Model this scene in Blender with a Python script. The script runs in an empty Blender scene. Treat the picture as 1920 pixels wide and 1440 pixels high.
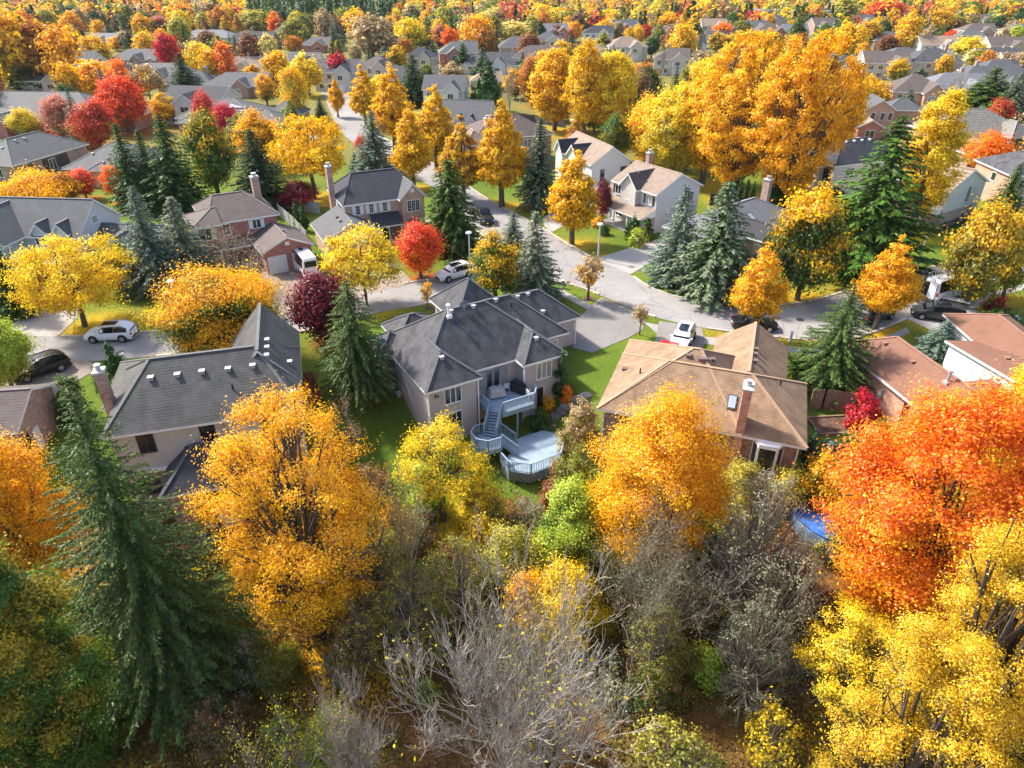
HAZE = True
import bpy, bmesh, math, random
import numpy as np
from mathutils import Vector, Matrix
C = bpy.context.scene.collection
SC = bpy.context.scene
R = math.radians
# ------------------------------------------------------------------ camera, sky, sun, exposure
CAM_H, PITCH, FOC = 32.0, R(31.0), 1297.0          # FOC in photograph pixels (1920 wide)
cd = bpy.data.cameras.new('camera'); cam = bpy.data.objects.new('camera', cd); C.objects.link(cam)
cam.location = (0, 0, CAM_H); cam.rotation_euler = (R(90) - PITCH, 0, 0)
cd.sensor_width = 36; cd.lens = 36 * FOC / 1920; cd.clip_end = 6000; cd.clip_start = 0.5
SC.camera = cam
SUN_EL, SUN_AZ = R(45), R(-58)                      # azimuth measured from +Y, negative = towards -X
w = bpy.data.worlds.new('World'); SC.world = w; w.use_nodes = True
nt = w.node_tree; bg = nt.nodes['Background']
sky = nt.nodes.new('ShaderNodeTexSky'); sky.sky_type = 'NISHITA'; sky.sun_disc = False
sky.sun_elevation = SUN_EL; sky.sun_rotation = SUN_AZ; sky.air_density = 1.0; sky.dust_density = 2.0; sky.ozone_density = 0.6
nt.links.new(sky.outputs[0], bg.inputs[0]); bg.inputs[1].default_value = 0.15
sd = bpy.data.lights.new('sun', 'SUN'); sd.energy = 3.7; sd.angle = R(4.0); sd.color = (1.0, 0.94, 0.85)
so = bpy.data.objects.new('sun', sd); C.objects.link(so); so.location = (-60, 20, 80)
sv = Vector((math.sin(SUN_AZ) * math.cos(SUN_EL), math.cos(SUN_AZ) * math.cos(SUN_EL), math.sin(SUN_EL)))
so.rotation_euler = (-sv).to_track_quat('-Z', 'Y').to_euler()
SC.view_settings.view_transform = 'Standard'; SC.view_settings.look = 'None'
SC.view_settings.exposure = 1.27; SC.view_settings.gamma = 1.0
SC.render.engine = 'CYCLES'
SC.cycles.max_bounces = 6; SC.cycles.diffuse_bounces = 3; SC.cycles.glossy_bounces = 2; SC.cycles.transmission_bounces = 3
SC.cycles.transparent_max_bounces = 4; SC.cycles.sample_clamp_indirect = 6
SC.cycles.use_denoising = True
try: SC.cycles.denoiser = 'OPENIMAGEDENOISE'
except Exception: pass

# ------------------------------------------------------------------ projection helpers (photo pixel <-> world)
def ray(px, py):
    u = (px - 960) / FOC; v = (py - 720) / FOC
    return np.array((u, math.cos(PITCH) - v * math.sin(PITCH), -math.sin(PITCH) - v * math.cos(PITCH)))
def G(px, py, z=0.0):
    d = ray(px, py); t = (z - CAM_H) / d[2]
    return (d[0] * t, d[1] * t)
def proj(X, Y, Z):
    dz = Z - CAM_H
    zc = Y * math.cos(PITCH) - dz * math.sin(PITCH); yc = -(Y * math.sin(PITCH) + dz * math.cos(PITCH))
    return 960 + FOC * X / zc, 720 + FOC * yc / zc, zc
_TX = [-200, -45, -27, -17, -12, -5, 3, 6, 9, 14, 22, 45, 200]
_TY = [42, 42, 45, 49, 56, 57, 58, 54, 48, 42.5, 40.5, 41, 41]
_TW = [8, 8, 8, 8, 9, 9, 7, 7, 7, 8, 8, 8, 8]
def T(x, y):
    """ground height: level street side, falling to the wooded ravine behind the houses"""
    yt = np.interp(x, _TX, _TY); wd = np.interp(x, _TX, _TW)
    t = np.clip((yt - y) / wd, 0, 1)
    z = -2.7 * t * t * (3 - 2 * t) - 0.11 * np.clip(yt - wd - y, 0, 60)
    return z + 0.10 * np.sin(x * .23 + y * .31) * np.clip(t * 2, 0, 1)
def GT(px, py):
    z = 0.0
    for _ in range(25):
        x, y = G(px, py, z); z = .5 * z + .5 * float(T(x, y))
    return x, y, float(T(x, y))

# ------------------------------------------------------------------ scene helpers
def tag(o, label=None, cat=None, group=None, kind=None):
    if label: o['label'] = label
    if cat: o['category'] = cat
    if group: o['group'] = group
    if kind: o['kind'] = kind
    return o
def empty(name, loc, rz=0.0, label=None, cat=None, group=None):
    o = bpy.data.objects.new(name, None); C.objects.link(o); o.location = loc; o.rotation_euler = (0, 0, rz)
    o.empty_display_size = .3
    return tag(o, label, cat, group)
class MB:
    """collects polygons; build() links them as ONE mesh object"""
    def __init__(s): s.v = []; s.f = []; s.m = []
    def add(s, vs, fs, mi=0):
        b = len(s.v); s.v += [tuple(p) for p in vs]
        for f in fs: s.f.append([b + i for i in f]); s.m.append(mi)
        return s
    def box(s, x0, x1, y0, y1, z0, z1, mi=0):
        return s.add([(x0,y0,z0),(x1,y0,z0),(x1,y1,z0),(x0,y1,z0),(x0,y0,z1),(x1,y0,z1),(x1,y1,z1),(x0,y1,z1)],
                     [(3,2,1,0),(4,5,6,7),(0,1,5,4),(1,2,6,5),(2,3,7,6),(3,0,4,7)], mi)
    def prism(s, poly, z0, z1, mi=0):
        n = len(poly)
        a = sum(poly[i][0]*poly[(i+1)%n][1]-poly[(i+1)%n][0]*poly[i][1] for i in range(n))
        if a < 0: poly = poly[::-1]
        return s.add([(p[0],p[1],z0) for p in poly] + [(p[0],p[1],z1) for p in poly],
                     [tuple(range(n))[::-1], tuple(range(n, 2*n))] + [(i,(i+1)%n,n+(i+1)%n,n+i) for i in range(n)], mi)
    def bar(s, a, b, w, h, mi=0):
        """rectangular bar from a to b, width w, height h (centred)"""
        a = Vector(a); b = Vector(b); d = (b - a).normalized()
        side = d.cross(Vector((0,0,1)))
        if side.length < 1e-4: side = Vector((1,0,0))
        side.normalize(); up = side.cross(d)
        vs = []
        for p in (a, b):
            for i, j in ((-1,-1),(1,-1),(1,1),(-1,1)): vs.append(p + side*(w/2*i) + up*(h/2*j))
        return s.add(vs, [(0,1,2,3)[::-1],(4,5,6,7),(0,1,5,4),(1,2,6,5),(2,3,7,6),(3,0,4,7)], mi)
    def tube(s, pts, rad, n=6, mi=0, cap=True):
        pts = [Vector(p) for p in pts]; b = len(s.v)
        for i, p in enumerate(pts):
            d = (pts[min(i+1,len(pts)-1)] - pts[max(i-1,0)]).normalized()
            a = d.cross(Vector((0,0,1)));
            if a.length < .05: a = d.cross(Vector((1,0,0)))
            a.normalize(); c = d.cross(a)
            r = rad[i] if hasattr(rad, '__len__') else rad
            for k in range(n):
                t = 2*math.pi*k/n; s.v.append(tuple(p + a*(r*math.cos(t)) + c*(r*math.sin(t))))
        for i in range(len(pts)-1):
            for k in range(n):
                s.f.append([b+i*n+k, b+i*n+(k+1)%n, b+(i+1)*n+(k+1)%n, b+(i+1)*n+k]); s.m.append(mi)
        if cap:
            s.f.append([b+k for k in range(n)][::-1]); s.m.append(mi)
            e = b+(len(pts)-1)*n; s.f.append([e+k for k in range(n)]); s.m.append(mi)
        return s
    def mesh(s, name, mats, smooth=False, recalc=False):
        me = bpy.data.meshes.new(name); me.from_pydata(s.v, [], s.f)
        for m in (mats if isinstance(mats, (list, tuple)) else [mats]): me.materials.append(m)
        me.polygons.foreach_set('material_index', s.m)
        if smooth: me.polygons.foreach_set('use_smooth', [True]*len(s.f))
        if recalc:
            bm = bmesh.new(); bm.from_mesh(me); bmesh.ops.recalc_face_normals(bm, faces=bm.faces); bm.to_mesh(me); bm.free()
        me.update(); return me
    def build(s, name, mats, parent=None, loc=(0,0,0), rz=0, smooth=False, bevel=0, recalc=False):
        me = s.mesh(name, mats, smooth, recalc)
        if bevel:
            bm = bmesh.new(); bm.from_mesh(me)
            bmesh.ops.remove_doubles(bm, verts=bm.verts, dist=1e-4)
            bmesh.ops.bevel(bm, geom=list(bm.edges), offset=bevel, segments=2, affect='EDGES', clamp_overlap=True)
            bm.to_mesh(me); bm.free(); me.update()
        o = bpy.data.objects.new(name, me); C.objects.link(o); o.location = loc; o.rotation_euler = (0,0,rz)
        if parent: o.parent = parent
        return o
def link(name, me, parent=None, loc=(0,0,0)):
    o = bpy.data.objects.new(name, me); C.objects.link(o); o.location = loc
    if parent: o.parent = parent
    return o

# ------------------------------------------------------------------ materials
def _new(name):
    m = bpy.data.materials.new(name); m.use_nodes = True
    n = m.node_tree.nodes; l = m.node_tree.links
    return m, n, l, n['Principled BSDF']
def _math(n, l, op, a, b=None, c=None):
    x = n.new('ShaderNodeMath'); x.operation = op
    for i, v in enumerate((a, b, c)):
        if v is None: continue
        if isinstance(v, (int, float)): x.inputs[i].default_value = v
        else: l.new(v, x.inputs[i])
    return x.outputs[0]
def _mix(n, l, fac, a, b, blend='MIX'):
    x = n.new('ShaderNodeMix'); x.data_type = 'RGBA'; x.blend_type = blend
    for i, v in ((0, fac), (6, a), (7, b)):
        if isinstance(v, (int, float)): x.inputs[i].default_value = v
        elif isinstance(v, tuple): x.inputs[i].default_value = (*v[:3], 1)
        else: l.new(v, x.inputs[i])
    return x.outputs[2]
def _noise(n, l, vec, scale, detail=3, rough=.6):
    x = n.new('ShaderNodeTexNoise'); x.inputs['Scale'].default_value = scale; x.inputs['Detail'].default_value = detail
    x.inputs['Roughness'].default_value = rough; l.new(vec, x.inputs['Vector']); return x.outputs[0]
def _ramp(n, l, fac, lo, hi):
    x = n.new('ShaderNodeMapRange'); x.inputs[1].default_value = lo; x.inputs[2].default_value = hi; l.new(fac, x.inputs[0]); return x.outputs[0]
def _vmul(n, l, vec, s):
    x = n.new('ShaderNodeMapping'); x.inputs['Scale'].default_value = s; l.new(vec, x.inputs['Vector']); return x.outputs[0]
def _coord(n, kind='Object'):
    return n.new('ShaderNodeTexCoord').outputs[kind]
_mc = {}
def plain(name, col, rough=.7, amt=.12, scale=3.0, metal=0.0, spec=.3, coat=0.0):
    if name in _mc: return _mc[name]
    m, n, l, b = _new(name)
    v = _coord(n); f = _noise(n, l, v, scale)
    k = _ramp(n, l, f, .3, .7)
    l.new(_mix(n, l, k, tuple(c*(1-amt) for c in col), tuple(min(1, c*(1+amt)) for c in col)), b.inputs['Base Color'])
    b.inputs['Roughness'].default_value = rough; b.inputs['Metallic'].default_value = metal
    b.inputs['Specular IOR Level'].default_value = spec; b.inputs['Coat Weight'].default_value = coat
    _mc[name] = m; return m
def shingle(name, col, row=.11, contrast=.35, stain=.25):
    if name in _mc: return _mc[name]
    m, n, l, b = _new(name); v = _coord(n)
    sx = n.new('ShaderNodeSeparateXYZ'); l.new(v, sx.inputs[0])
    saw = _math(n, l, 'FRACT', _math(n, l, 'MULTIPLY', sx.outputs[2], 1/row))
    course = _math(n, l, 'LESS_THAN', saw, .36)
    rowid = _math(n, l, 'FLOOR', _math(n, l, 'MULTIPLY', sx.outputs[2], 1/row))
    cmb = n.new('ShaderNodeCombineXYZ')
    l.new(_math(n, l, 'FLOOR', _math(n, l, 'MULTIPLY', _math(n, l, 'ADD', sx.outputs[0], _math(n, l, 'MULTIPLY', rowid, .37)), 4.5)), cmb.inputs[0])
    l.new(_math(n, l, 'FLOOR', _math(n, l, 'MULTIPLY', _math(n, l, 'ADD', sx.outputs[1], _math(n, l, 'MULTIPLY', rowid, .53)), 4.5)), cmb.inputs[1]); l.new(rowid, cmb.inputs[2])
    wn = n.new('ShaderNodeTexWhiteNoise'); l.new(cmb.outputs[0], wn.inputs[0])
    big = _ramp(n, l, _noise(n, l, v, .45, 5), .36, .62)
    streak = _ramp(n, l, _noise(n, l, _vmul(n, l, v, (1.1, 1.1, .12)), 1.0, 3), .35, .65)
    c0 = _mix(n, l, wn.outputs[0], tuple(c*(1-contrast*.32) for c in col), tuple(c*(1+contrast*.32) for c in col))
    c1 = _mix(n, l, _math(n, l, 'MULTIPLY', course, min(1, contrast*1.5)), c0, tuple(c*.25 for c in col))
    mot = _ramp(n, l, _noise(n, l, _vmul(n, l, v, (2.2, 2.2, 5)), 1.6, 4, .75), .38, .64)
    c1 = _mix(n, l, _math(n, l, 'MULTIPLY', mot, contrast*.9), c1, tuple(c*.5 for c in col))
    c2 = _mix(n, l, _math(n, l, 'MULTIPLY', big, stain), c1, tuple(c*.55 for c in col))
    c3 = _mix(n, l, _math(n, l, 'MULTIPLY', streak, stain*.9), c2, tuple(min(1, c*1.5+.01) for c in col))
    l.new(c3, b.inputs['Base Color']); b.inputs['Roughness'].default_value = .78; b.inputs['Specular IOR Level'].default_value = .25
    bp = n.new('ShaderNodeBump'); bp.inputs['Strength'].default_value = .35; bp.inputs['Distance'].default_value = .03
    l.new(_math(n, l, 'ADD', saw, wn.outputs[0]), bp.inputs['Height']); l.new(bp.outputs[0], b.inputs['Normal'])
    _mc[name] = m; return m
def brick(name, a, bcol, mortar=(.45,.41,.37)):
    if name in _mc: return _mc[name]
    m, n, l, b = _new(name); v = _coord(n)
    sx = n.new('ShaderNodeSeparateXYZ'); l.new(v, sx.inputs[0])
    cb = n.new('ShaderNodeCombineXYZ'); l.new(_math(n, l, 'ADD', sx.outputs[0], sx.outputs[1]), cb.inputs[0]); l.new(sx.outputs[2], cb.inputs[1])
    bt = n.new('ShaderNodeTexBrick'); l.new(cb.outputs[0], bt.inputs['Vector']); bt.inputs['Scale'].default_value = 1.0
    bt.inputs['Brick Width'].default_value = .42; bt.inputs['Row Height'].default_value = .15; bt.inputs['Mortar Size'].default_value = .012
    bt.inputs['Color1'].default_value = (*a, 1); bt.inputs['Color2'].default_value = (*bcol, 1); bt.inputs['Mortar'].default_value = (*mortar, 1)
    f = _ramp(n, l, _noise(n, l, _vmul(n, l, v, (1, 1, 2.4)), 2.6, 2), .52, .62)
    c = _mix(n, l, _math(n, l, 'MULTIPLY', f, .6), bt.outputs[0], tuple(x*.45 for x in a))
    l.new(_mix(n, l, _math(n, l, 'MULTIPLY', _ramp(n, l, _noise(n, l, v, .5), .4, .7), .25), c, tuple(min(1, x*1.5) for x in bcol)), b.inputs['Base Color'])
    b.inputs['Roughness'].default_value = .85
    _mc[name] = m; return m
def siding(name, col, row=.2):
    if name in _mc: return _mc[name]
    m, n, l, b = _new(name); v = _coord(n)
    sx = n.new('ShaderNodeSeparateXYZ'); l.new(v, sx.inputs[0])
    saw = _math(n, l, 'FRACT', _math(n, l, 'MULTIPLY', sx.outputs[2], 1/row))
    k = _math(n, l, 'MULTIPLY', _math(n, l, 'LESS_THAN', saw, .2), .28)
    c = _mix(n, l, k, col, tuple(x*.5 for x in col))
    c = _mix(n, l, _math(n, l, 'MULTIPLY', _ramp(n, l, _noise(n, l, v, .8), .4, .75), .2), c, tuple(x*.75 for x in col))
    l.new(c, b.inputs['Base Color']); b.inputs['Roughness'].default_value = .6
    _mc[name] = m; return m
def foliage_mat(name, trans):
    m, n, l, b = _new(name); n.remove(b)
    oi = n.new('ShaderNodeObjectInfo')
    t2 = n.new('ShaderNodeAttribute'); t2.attribute_type = 'OBJECT'; t2.attribute_name = 'tint2'
    mx = n.new('ShaderNodeAttribute'); mx.attribute_name = 'mixv'
    rn = n.new('ShaderNodeAttribute'); rn.attribute_name = 'rnd'
    mo = n.new('ShaderNodeAttribute'); mo.attribute_type = 'OBJECT'; mo.attribute_name = 'turned'
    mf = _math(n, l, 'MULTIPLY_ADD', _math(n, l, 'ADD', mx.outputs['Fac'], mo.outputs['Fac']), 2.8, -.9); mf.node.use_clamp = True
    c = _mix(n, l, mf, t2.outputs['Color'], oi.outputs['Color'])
    hs = n.new('ShaderNodeHueSaturation')
    l.new(_math(n, l, 'MULTIPLY_ADD', rn.outputs['Fac'], .035, .4825), hs.inputs['Hue'])
    l.new(_math(n, l, 'MULTIPLY_ADD', rn.outputs['Fac'], .9, .55), hs.inputs['Value'])
    hs.inputs['Saturation'].default_value = 1.0; l.new(c, hs.inputs['Color'])
    d = n.new('ShaderNodeBsdfDiffuse'); tr = n.new('ShaderNodeBsdfTranslucent'); ms = n.new('ShaderNodeMixShader')
    l.new(hs.outputs[0], d.inputs[0]); l.new(hs.outputs[0], tr.inputs[0]); ms.inputs[0].default_value = trans
    l.new(d.outputs[0], ms.inputs[1]); l.new(tr.outputs[0], ms.inputs[2])
    gl = n.new('ShaderNodeBsdfGlossy'); gl.inputs['Roughness'].default_value = .45; gl.inputs[0].default_value = (.8,.8,.8,1)
    m2 = n.new('ShaderNodeMixShader'); m2.inputs[0].default_value = .025
    l.new(ms.outputs[0], m2.inputs[1]); l.new(gl.outputs[0], m2.inputs[2])
    l.new(m2.outputs[0], n['Material Output'].inputs[0]); return m
LEAF = foliage_mat('autumn_leaves', .5); NEEDLE = foliage_mat('needles', .22)
BARK = plain('bark', (.11,.085,.065), .9, .35, 6); PALEBARK = plain('pale_bark', (.37,.325,.27), .9, .35, 6); GREYBARK = plain('grey_bark', (.25,.215,.165), .9, .3, 6)
WHITE = plain('white_trim', (.78,.78,.77), .45, .03); CURTAIN = plain('curtained_glass', (.30,.29,.27), .15, .25, 2, spec=.9); GLASS = plain('window_glass', (.022,.026,.032), .06, .3, .6, spec=.9)
GALV = plain('vent_metal', (.45,.46,.48), .4, .08, metal=.4); BLACK = plain('black_plastic', (.02,.02,.022), .5, .2)
RUBBER = plain('tyre_rubber', (.018,.018,.018), .85, .2); CONC = plain('concrete', (.42,.40,.375), .9, .1, 1.2)
ALLOY = plain('alloy_metal', (.45,.45,.47), .3, .05, metal=.8)
# ------------------------------------------------------------------ ground, road, drives (the setting)
TREES_LITTER = []     # (x, y, radius, strength) filled from the tree table before the ground is built
def pts(*px): return [G(x, y) for x, y in px]
def flat(name, poly, z, m, kind='structure', th=.0):
    """sheet following the ground: triangulated polygon draped at +z"""
    bm = bmesh.new(); vs = [bm.verts.new((x, y, 0)) for x, y in poly]; f = bm.faces.new(vs)
    bmesh.ops.triangulate(bm, faces=[f])
    for v in bm.verts: v.co.z = float(T(v.co.x, v.co.y)) + z
    bmesh.ops.recalc_face_normals(bm, faces=bm.faces)
    if sum(fc.normal.z for fc in bm.faces) < 0: bmesh.ops.reverse_faces(bm, faces=bm.faces)
    me = bpy.data.meshes.new(name); bm.to_mesh(me); bm.free(); me.materials.append(m)
    return tag(link(name, me), kind=kind)
def smoothline(p, k=6):
    """Catmull-Rom through world points"""
    p = [np.array(q, float) for q in p]; out = []
    q = [2*p[0]-p[1]] + p + [2*p[-1]-p[-2]]
    for i in range(1, len(q)-2):
        for j in range(k):
            t = j/k
            out.append(tuple(.5*((2*q[i]) + (-q[i-1]+q[i+1])*t + (2*q[i-1]-5*q[i]+4*q[i+1]-q[i+2])*t*t + (-q[i-1]+3*q[i]-3*q[i+1]+q[i+2])*t**3)))
    out.append(tuple(p[-1])); return out
def asphalt_mat(name, col, worn=.5, crack=.5):
    m, n, l, b = _new(name); v = _coord(n)
    big = _ramp(n, l, _noise(n, l, v, .12, 4), .35, .65); mid = _ramp(n, l, _noise(n, l, v, 1.1, 4), .3, .7); fine = _noise(n, l, v, 18, 2)
    c = _mix(n, l, big, tuple(x*(1-.18*worn) for x in col), tuple(x*(1+.14*worn) for x in col))
    c = _mix(n, l, _math(n, l, 'MULTIPLY', mid, .42*worn), c, tuple(x*.7 for x in col))
    c = _mix(n, l, _math(n, l, 'MULTIPLY', fine, .35), c, tuple(x*.65 for x in col))
    vo = n.new('ShaderNodeTexVoronoi'); vo.feature = 'DISTANCE_TO_EDGE'; vo.inputs['Scale'].default_value = .35; l.new(_mix(n, l, .45, v, _noisecol(n, l, v, .6)), vo.inputs['Vector'])
    ck = _math(n, l, 'LESS_THAN', vo.outputs['Distance'], .012)
    c = _mix(n, l, _math(n, l, 'MULTIPLY', ck, crack), c, tuple(x*.4 for x in col))
    l.new(c, b.inputs['Base Color']); b.inputs['Roughness'].default_value = .9; b.inputs['Specular IOR Level'].default_value = .2
    return m
def _noisecol(n, l, v, s):
    x = n.new('ShaderNodeTexNoise'); x.inputs['Scale'].default_value = s; l.new(v, x.inputs['Vector']); return x.outputs['Color']
ROAD = asphalt_mat('street_asphalt', (.30,.282,.268), 1.1, .35); DRIVE = asphalt_mat('drive_asphalt', (.26,.24,.22), 1.1, .2)
PALEC = asphalt_mat('pale_concrete', (.38,.355,.325), .6, .15); WALK = asphalt_mat('sidewalk_concrete', (.34,.315,.285), .6, .15)
PAVER = asphalt_mat('paver_drive', (.29,.235,.195), .6, .15); MULCH = plain('bark_mulch', (.10,.055,.035), .95, .5, 3)
KERB = plain('kerb_concrete', (.43,.38,.31), .9, .15, .8)

# far-side (house side) and near-side kerb lines of the curving street
NORTH_A = smoothline(pts((-260,628),(-60,627),(100,630),(165,631),(300,621),(420,612),(530,590),(640,560),(740,536),(820,521),(872,506),(905,480),(925,462)))
UPL = smoothline(pts((925,462),(905,442),(880,420),(868,400),(848,372),(800,345),(745,318),(700,290),(655,262),(632,235),(618,205),(605,178),(585,150)))
UPR = smoothline(pts((640,150),(655,178),(672,205),(690,235),(735,268),(800,300),(850,330),(905,368),(955,396),(1010,424),(1060,455),(1115,486)))
NORTH_B = smoothline(pts((1115,486),(1150,500),(1182,516),(1215,537),(1255,553),(1300,563),(1350,570),(1420,574),(1480,571),(1540,560),(1600,541),(1660,524),(1720,509),(1790,490),(1890,470),(2050,445)))
SOUTH = smoothline(pts((-260,690),(-60,686),(60,680),(180,677),(293,668),(420,655),(535,630),(600,613),(690,590),(762,577),(847,560),(930,543),(1000,531),(1040,528),(1085,538),(1130,556),(1180,578),(1240,598),(1313,614),(1400,626),(1500,637),(1570,640),(1630,626),(1690,602),(1740,577),(1790,556),(1850,535),(1930,512),(2100,482)))
road_poly = NORTH_A + UPL[1:] + UPR + NORTH_B[1:] + SOUTH[::-1]
def build_ground():
    # one terrain sheet, fine near the camera, reaching the horizon
    xs = np.unique(np.round(np.concatenate([np.linspace(-2600,-300,14), np.linspace(-300,-90,43), np.arange(-90,110,.7), np.linspace(110,300,40), np.linspace(300,2600,14)]), 3))
    ys = np.unique(np.round(np.concatenate([np.linspace(-120,8,12), np.arange(8,118,.6), np.linspace(118,330,90), np.linspace(330,900,60), np.linspace(900,4500,14)]), 3))
    X, Y = np.meshgrid(xs, ys); Z = T(X, Y)
    nx, ny = len(xs), len(ys)
    idx = np.arange(nx*ny).reshape(ny, nx)
    F = np.stack([idx[:-1,:-1], idx[:-1,1:], idx[1:,1:], idx[1:,:-1]], -1).reshape(-1, 4)
    me = bpy.data.meshes.new('ground'); me.vertices.add(nx*ny); me.vertices.foreach_set('co', np.stack([X, Y, Z], -1).astype('f4').ravel())
    me.loops.add(F.size); me.loops.foreach_set('vertex_index', F.ravel().astype('i4'))
    me.polygons.add(len(F)); me.polygons.foreach_set('loop_start', np.arange(0, F.size, 4, dtype='i4'))
    me.update(calc_edges=True)
    # woodland floor amount (behind the gardens) and fallen leaves under each crown: what lies on the ground
    yt = np.interp(X, _TX, _TY); wd = np.interp(X, _TX, _TW)
    edge = np.where(X < -14, yt-wd+1.5, np.where(X < -8, np.interp(X, [-14,-8], [38,40.5]), np.where(X < 6, 41.5, np.where(X<10, np.interp(X,[6,10],[41.5,38.5]), np.interp(X,[10,20,30,200],[38.5,35,36,36])))))
    wood = np.clip((edge - Y)/3.5 + .5, 0, 1)
    lit = np.zeros_like(X); col = np.zeros((*X.shape, 3)); ws = np.full_like(X, 1e-6)
    for (tx, ty, tr, st, c) in TREES_LITTER:
        ix = (xs > tx-2.2*tr) & (xs < tx+2.6*tr); iy = (ys > ty-2.4*tr) & (ys < ty+2.2*tr)
        if not ix.any() or not iy.any(): continue
        sub = np.ix_(iy, ix)
        d2 = ((X[sub]-tx-.25*tr)**2 + (Y[sub]-ty+.1*tr)**2)/(tr*tr)
        wgt = st*np.exp(-d2*1.1)
        lit[sub] = np.maximum(lit[sub], wgt)
        ws[sub] += wgt
        for k in range(3): col[..., k][sub] += wgt*c[k]
    far = np.clip((Y-105)/40, 0, 1)*.62; lit = np.maximum(lit, far*(Y > 105)); ws += far*.5
    for k in range(3): col[..., k] += far*.5*(.20,.145,.055)[k]
    col /= ws[..., None]; col = np.where(lit[..., None] > .01, col, np.array((.5,.25,.03)))
    a = me.attributes.new('wood', 'FLOAT', 'POINT'); a.data.foreach_set('value', wood.astype('f4').ravel())
    a = me.attributes.new('litter', 'FLOAT', 'POINT'); a.data.foreach_set('value', np.clip(lit, 0, 1).astype('f4').ravel())
    a = me.attributes.new('littercol', 'FLOAT_COLOR', 'POINT'); a.data.foreach_set('color', np.concatenate([col, np.ones((*X.shape,1))], -1).astype('f4').ravel())
    m, n, l, b = _new('lawn_and_woodland_floor'); v = _coord(n)
    def attr(nm, out):
        x = n.new('ShaderNodeAttribute'); x.attribute_name = nm; return x.outputs[out]
    g1 = _ramp(n, l, _noise(n, l, v, .07, 5), .38, .62); g2 = _ramp(n, l, _noise(n, l, v, 2.2, 4), .3, .7); g3 = _noise(n, l, v, 14, 2)
    grass = _mix(n, l, g1, (.058,.125,.010), (.145,.185,.016))
    grass = _mix(n, l, _math(n, l, 'MULTIPLY', g2, .65), grass, (.055,.11,.010))
    grass = _mix(n, l, _math(n, l, 'MULTIPLY', g3, .45), grass, (.15,.17,.03))
    w1 = _ramp(n, l, _noise(n, l, v, 1.3, 5), .35, .65); w2 = _ramp(n, l, _noise(n, l, v, 7, 3), .42, .6); w3 = _ramp(n, l, _noise(n, l, v, .35, 3), .4, .6)
    fl = _mix(n, l, w1, (.075,.038,.018), (.17,.085,.030))
    fl = _mix(n, l, _math(n, l, 'MULTIPLY', w3, .55), fl, (.045,.055,.012))
    fl = _mix(n, l, _math(n, l, 'MULTIPLY', w2, .45), fl, (.26,.13,.035))
    wf = _math(n, l, 'GREATER_THAN', _math(n, l, 'ADD', attr('wood', 'Fac'), _math(n, l, 'MULTIPLY', _math(n, l, 'SUBTRACT', w1, .5), .6)), .5)
    base = _mix(n, l, wf, grass, fl)
    spk = _noise(n, l, v, 5.5, 3, .7)
    amt = _math(n, l, 'MULTIPLY', attr('litter', 'Fac'), .62)
    thr = _math(n, l, 'SUBTRACT', .70, _math(n, l, 'MULTIPLY', amt, .62))
    lf = _math(n, l, 'GREATER_THAN', spk, thr)
    base = _mix(n, l, _math(n, l, 'MULTIPLY', lf, .85), base, attr('littercol', 'Color'))
    sp2 = n.new('ShaderNodeTexVoronoi'); sp2.inputs['Scale'].default_value = 3.0; l.new(v, sp2.inputs['Vector'])
    dot = _math(n, l, 'LESS_THAN', sp2.outputs['Distance'], .13)
    base = _mix(n, l, _math(n, l, 'MULTIPLY', dot, .7), base, (.42,.26,.06))
    l.new(base, b.inputs['Base Color']); b.inputs['Roughness'].default_value = .95; b.inputs['Specular IOR Level'].default_value = .1
    bp = n.new('ShaderNodeBump'); bp.inputs['Strength'].default_value = .5; bp.inputs['Distance'].default_value = .08
    l.new(_math(n, l, 'ADD', g3, w1), bp.inputs['Height']); l.new(bp.outputs[0], b.inputs['Normal'])
    me.materials.append(m); tag(link('ground', me), kind='structure')
def kerb(name, line):
    """concrete kerb 0.13 m high along a line"""
    mb = MB(); L = [np.array(p) for p in line]; nrm = []
    for i in range(len(L)):
        d = L[min(i+1, len(L)-1)] - L[max(i-1, 0)]; d = d/np.linalg.norm(d); nrm.append(np.array((-d[1], d[0])))
    vs = []
    for p, nn in zip(L, nrm):
        for o, z in ((-.16, -.05), (-.14, .13), (.14, .13), (.18, -.05)): q = p + nn*o; vs.append((q[0], q[1], z))
    fs = []
    for i in range(len(L)-1):
        for k in range(3): fs.append((4*i+k, 4*i+k+1, 4*i+4+k+1, 4*i+4+k)[::-1])
    fs += [(0,1,2,3), tuple(4*(len(L)-1)+k for k in (3,2,1,0))]
    mb.add(vs, fs); return tag(mb.build(name, KERB, recalc=True), kind='structure')
def cut(line, a, b):
    """part of a line whose photo x lies between a and b"""
    return [p for p in line if a <= proj(p[0], p[1], 0)[0] <= b]
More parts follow.
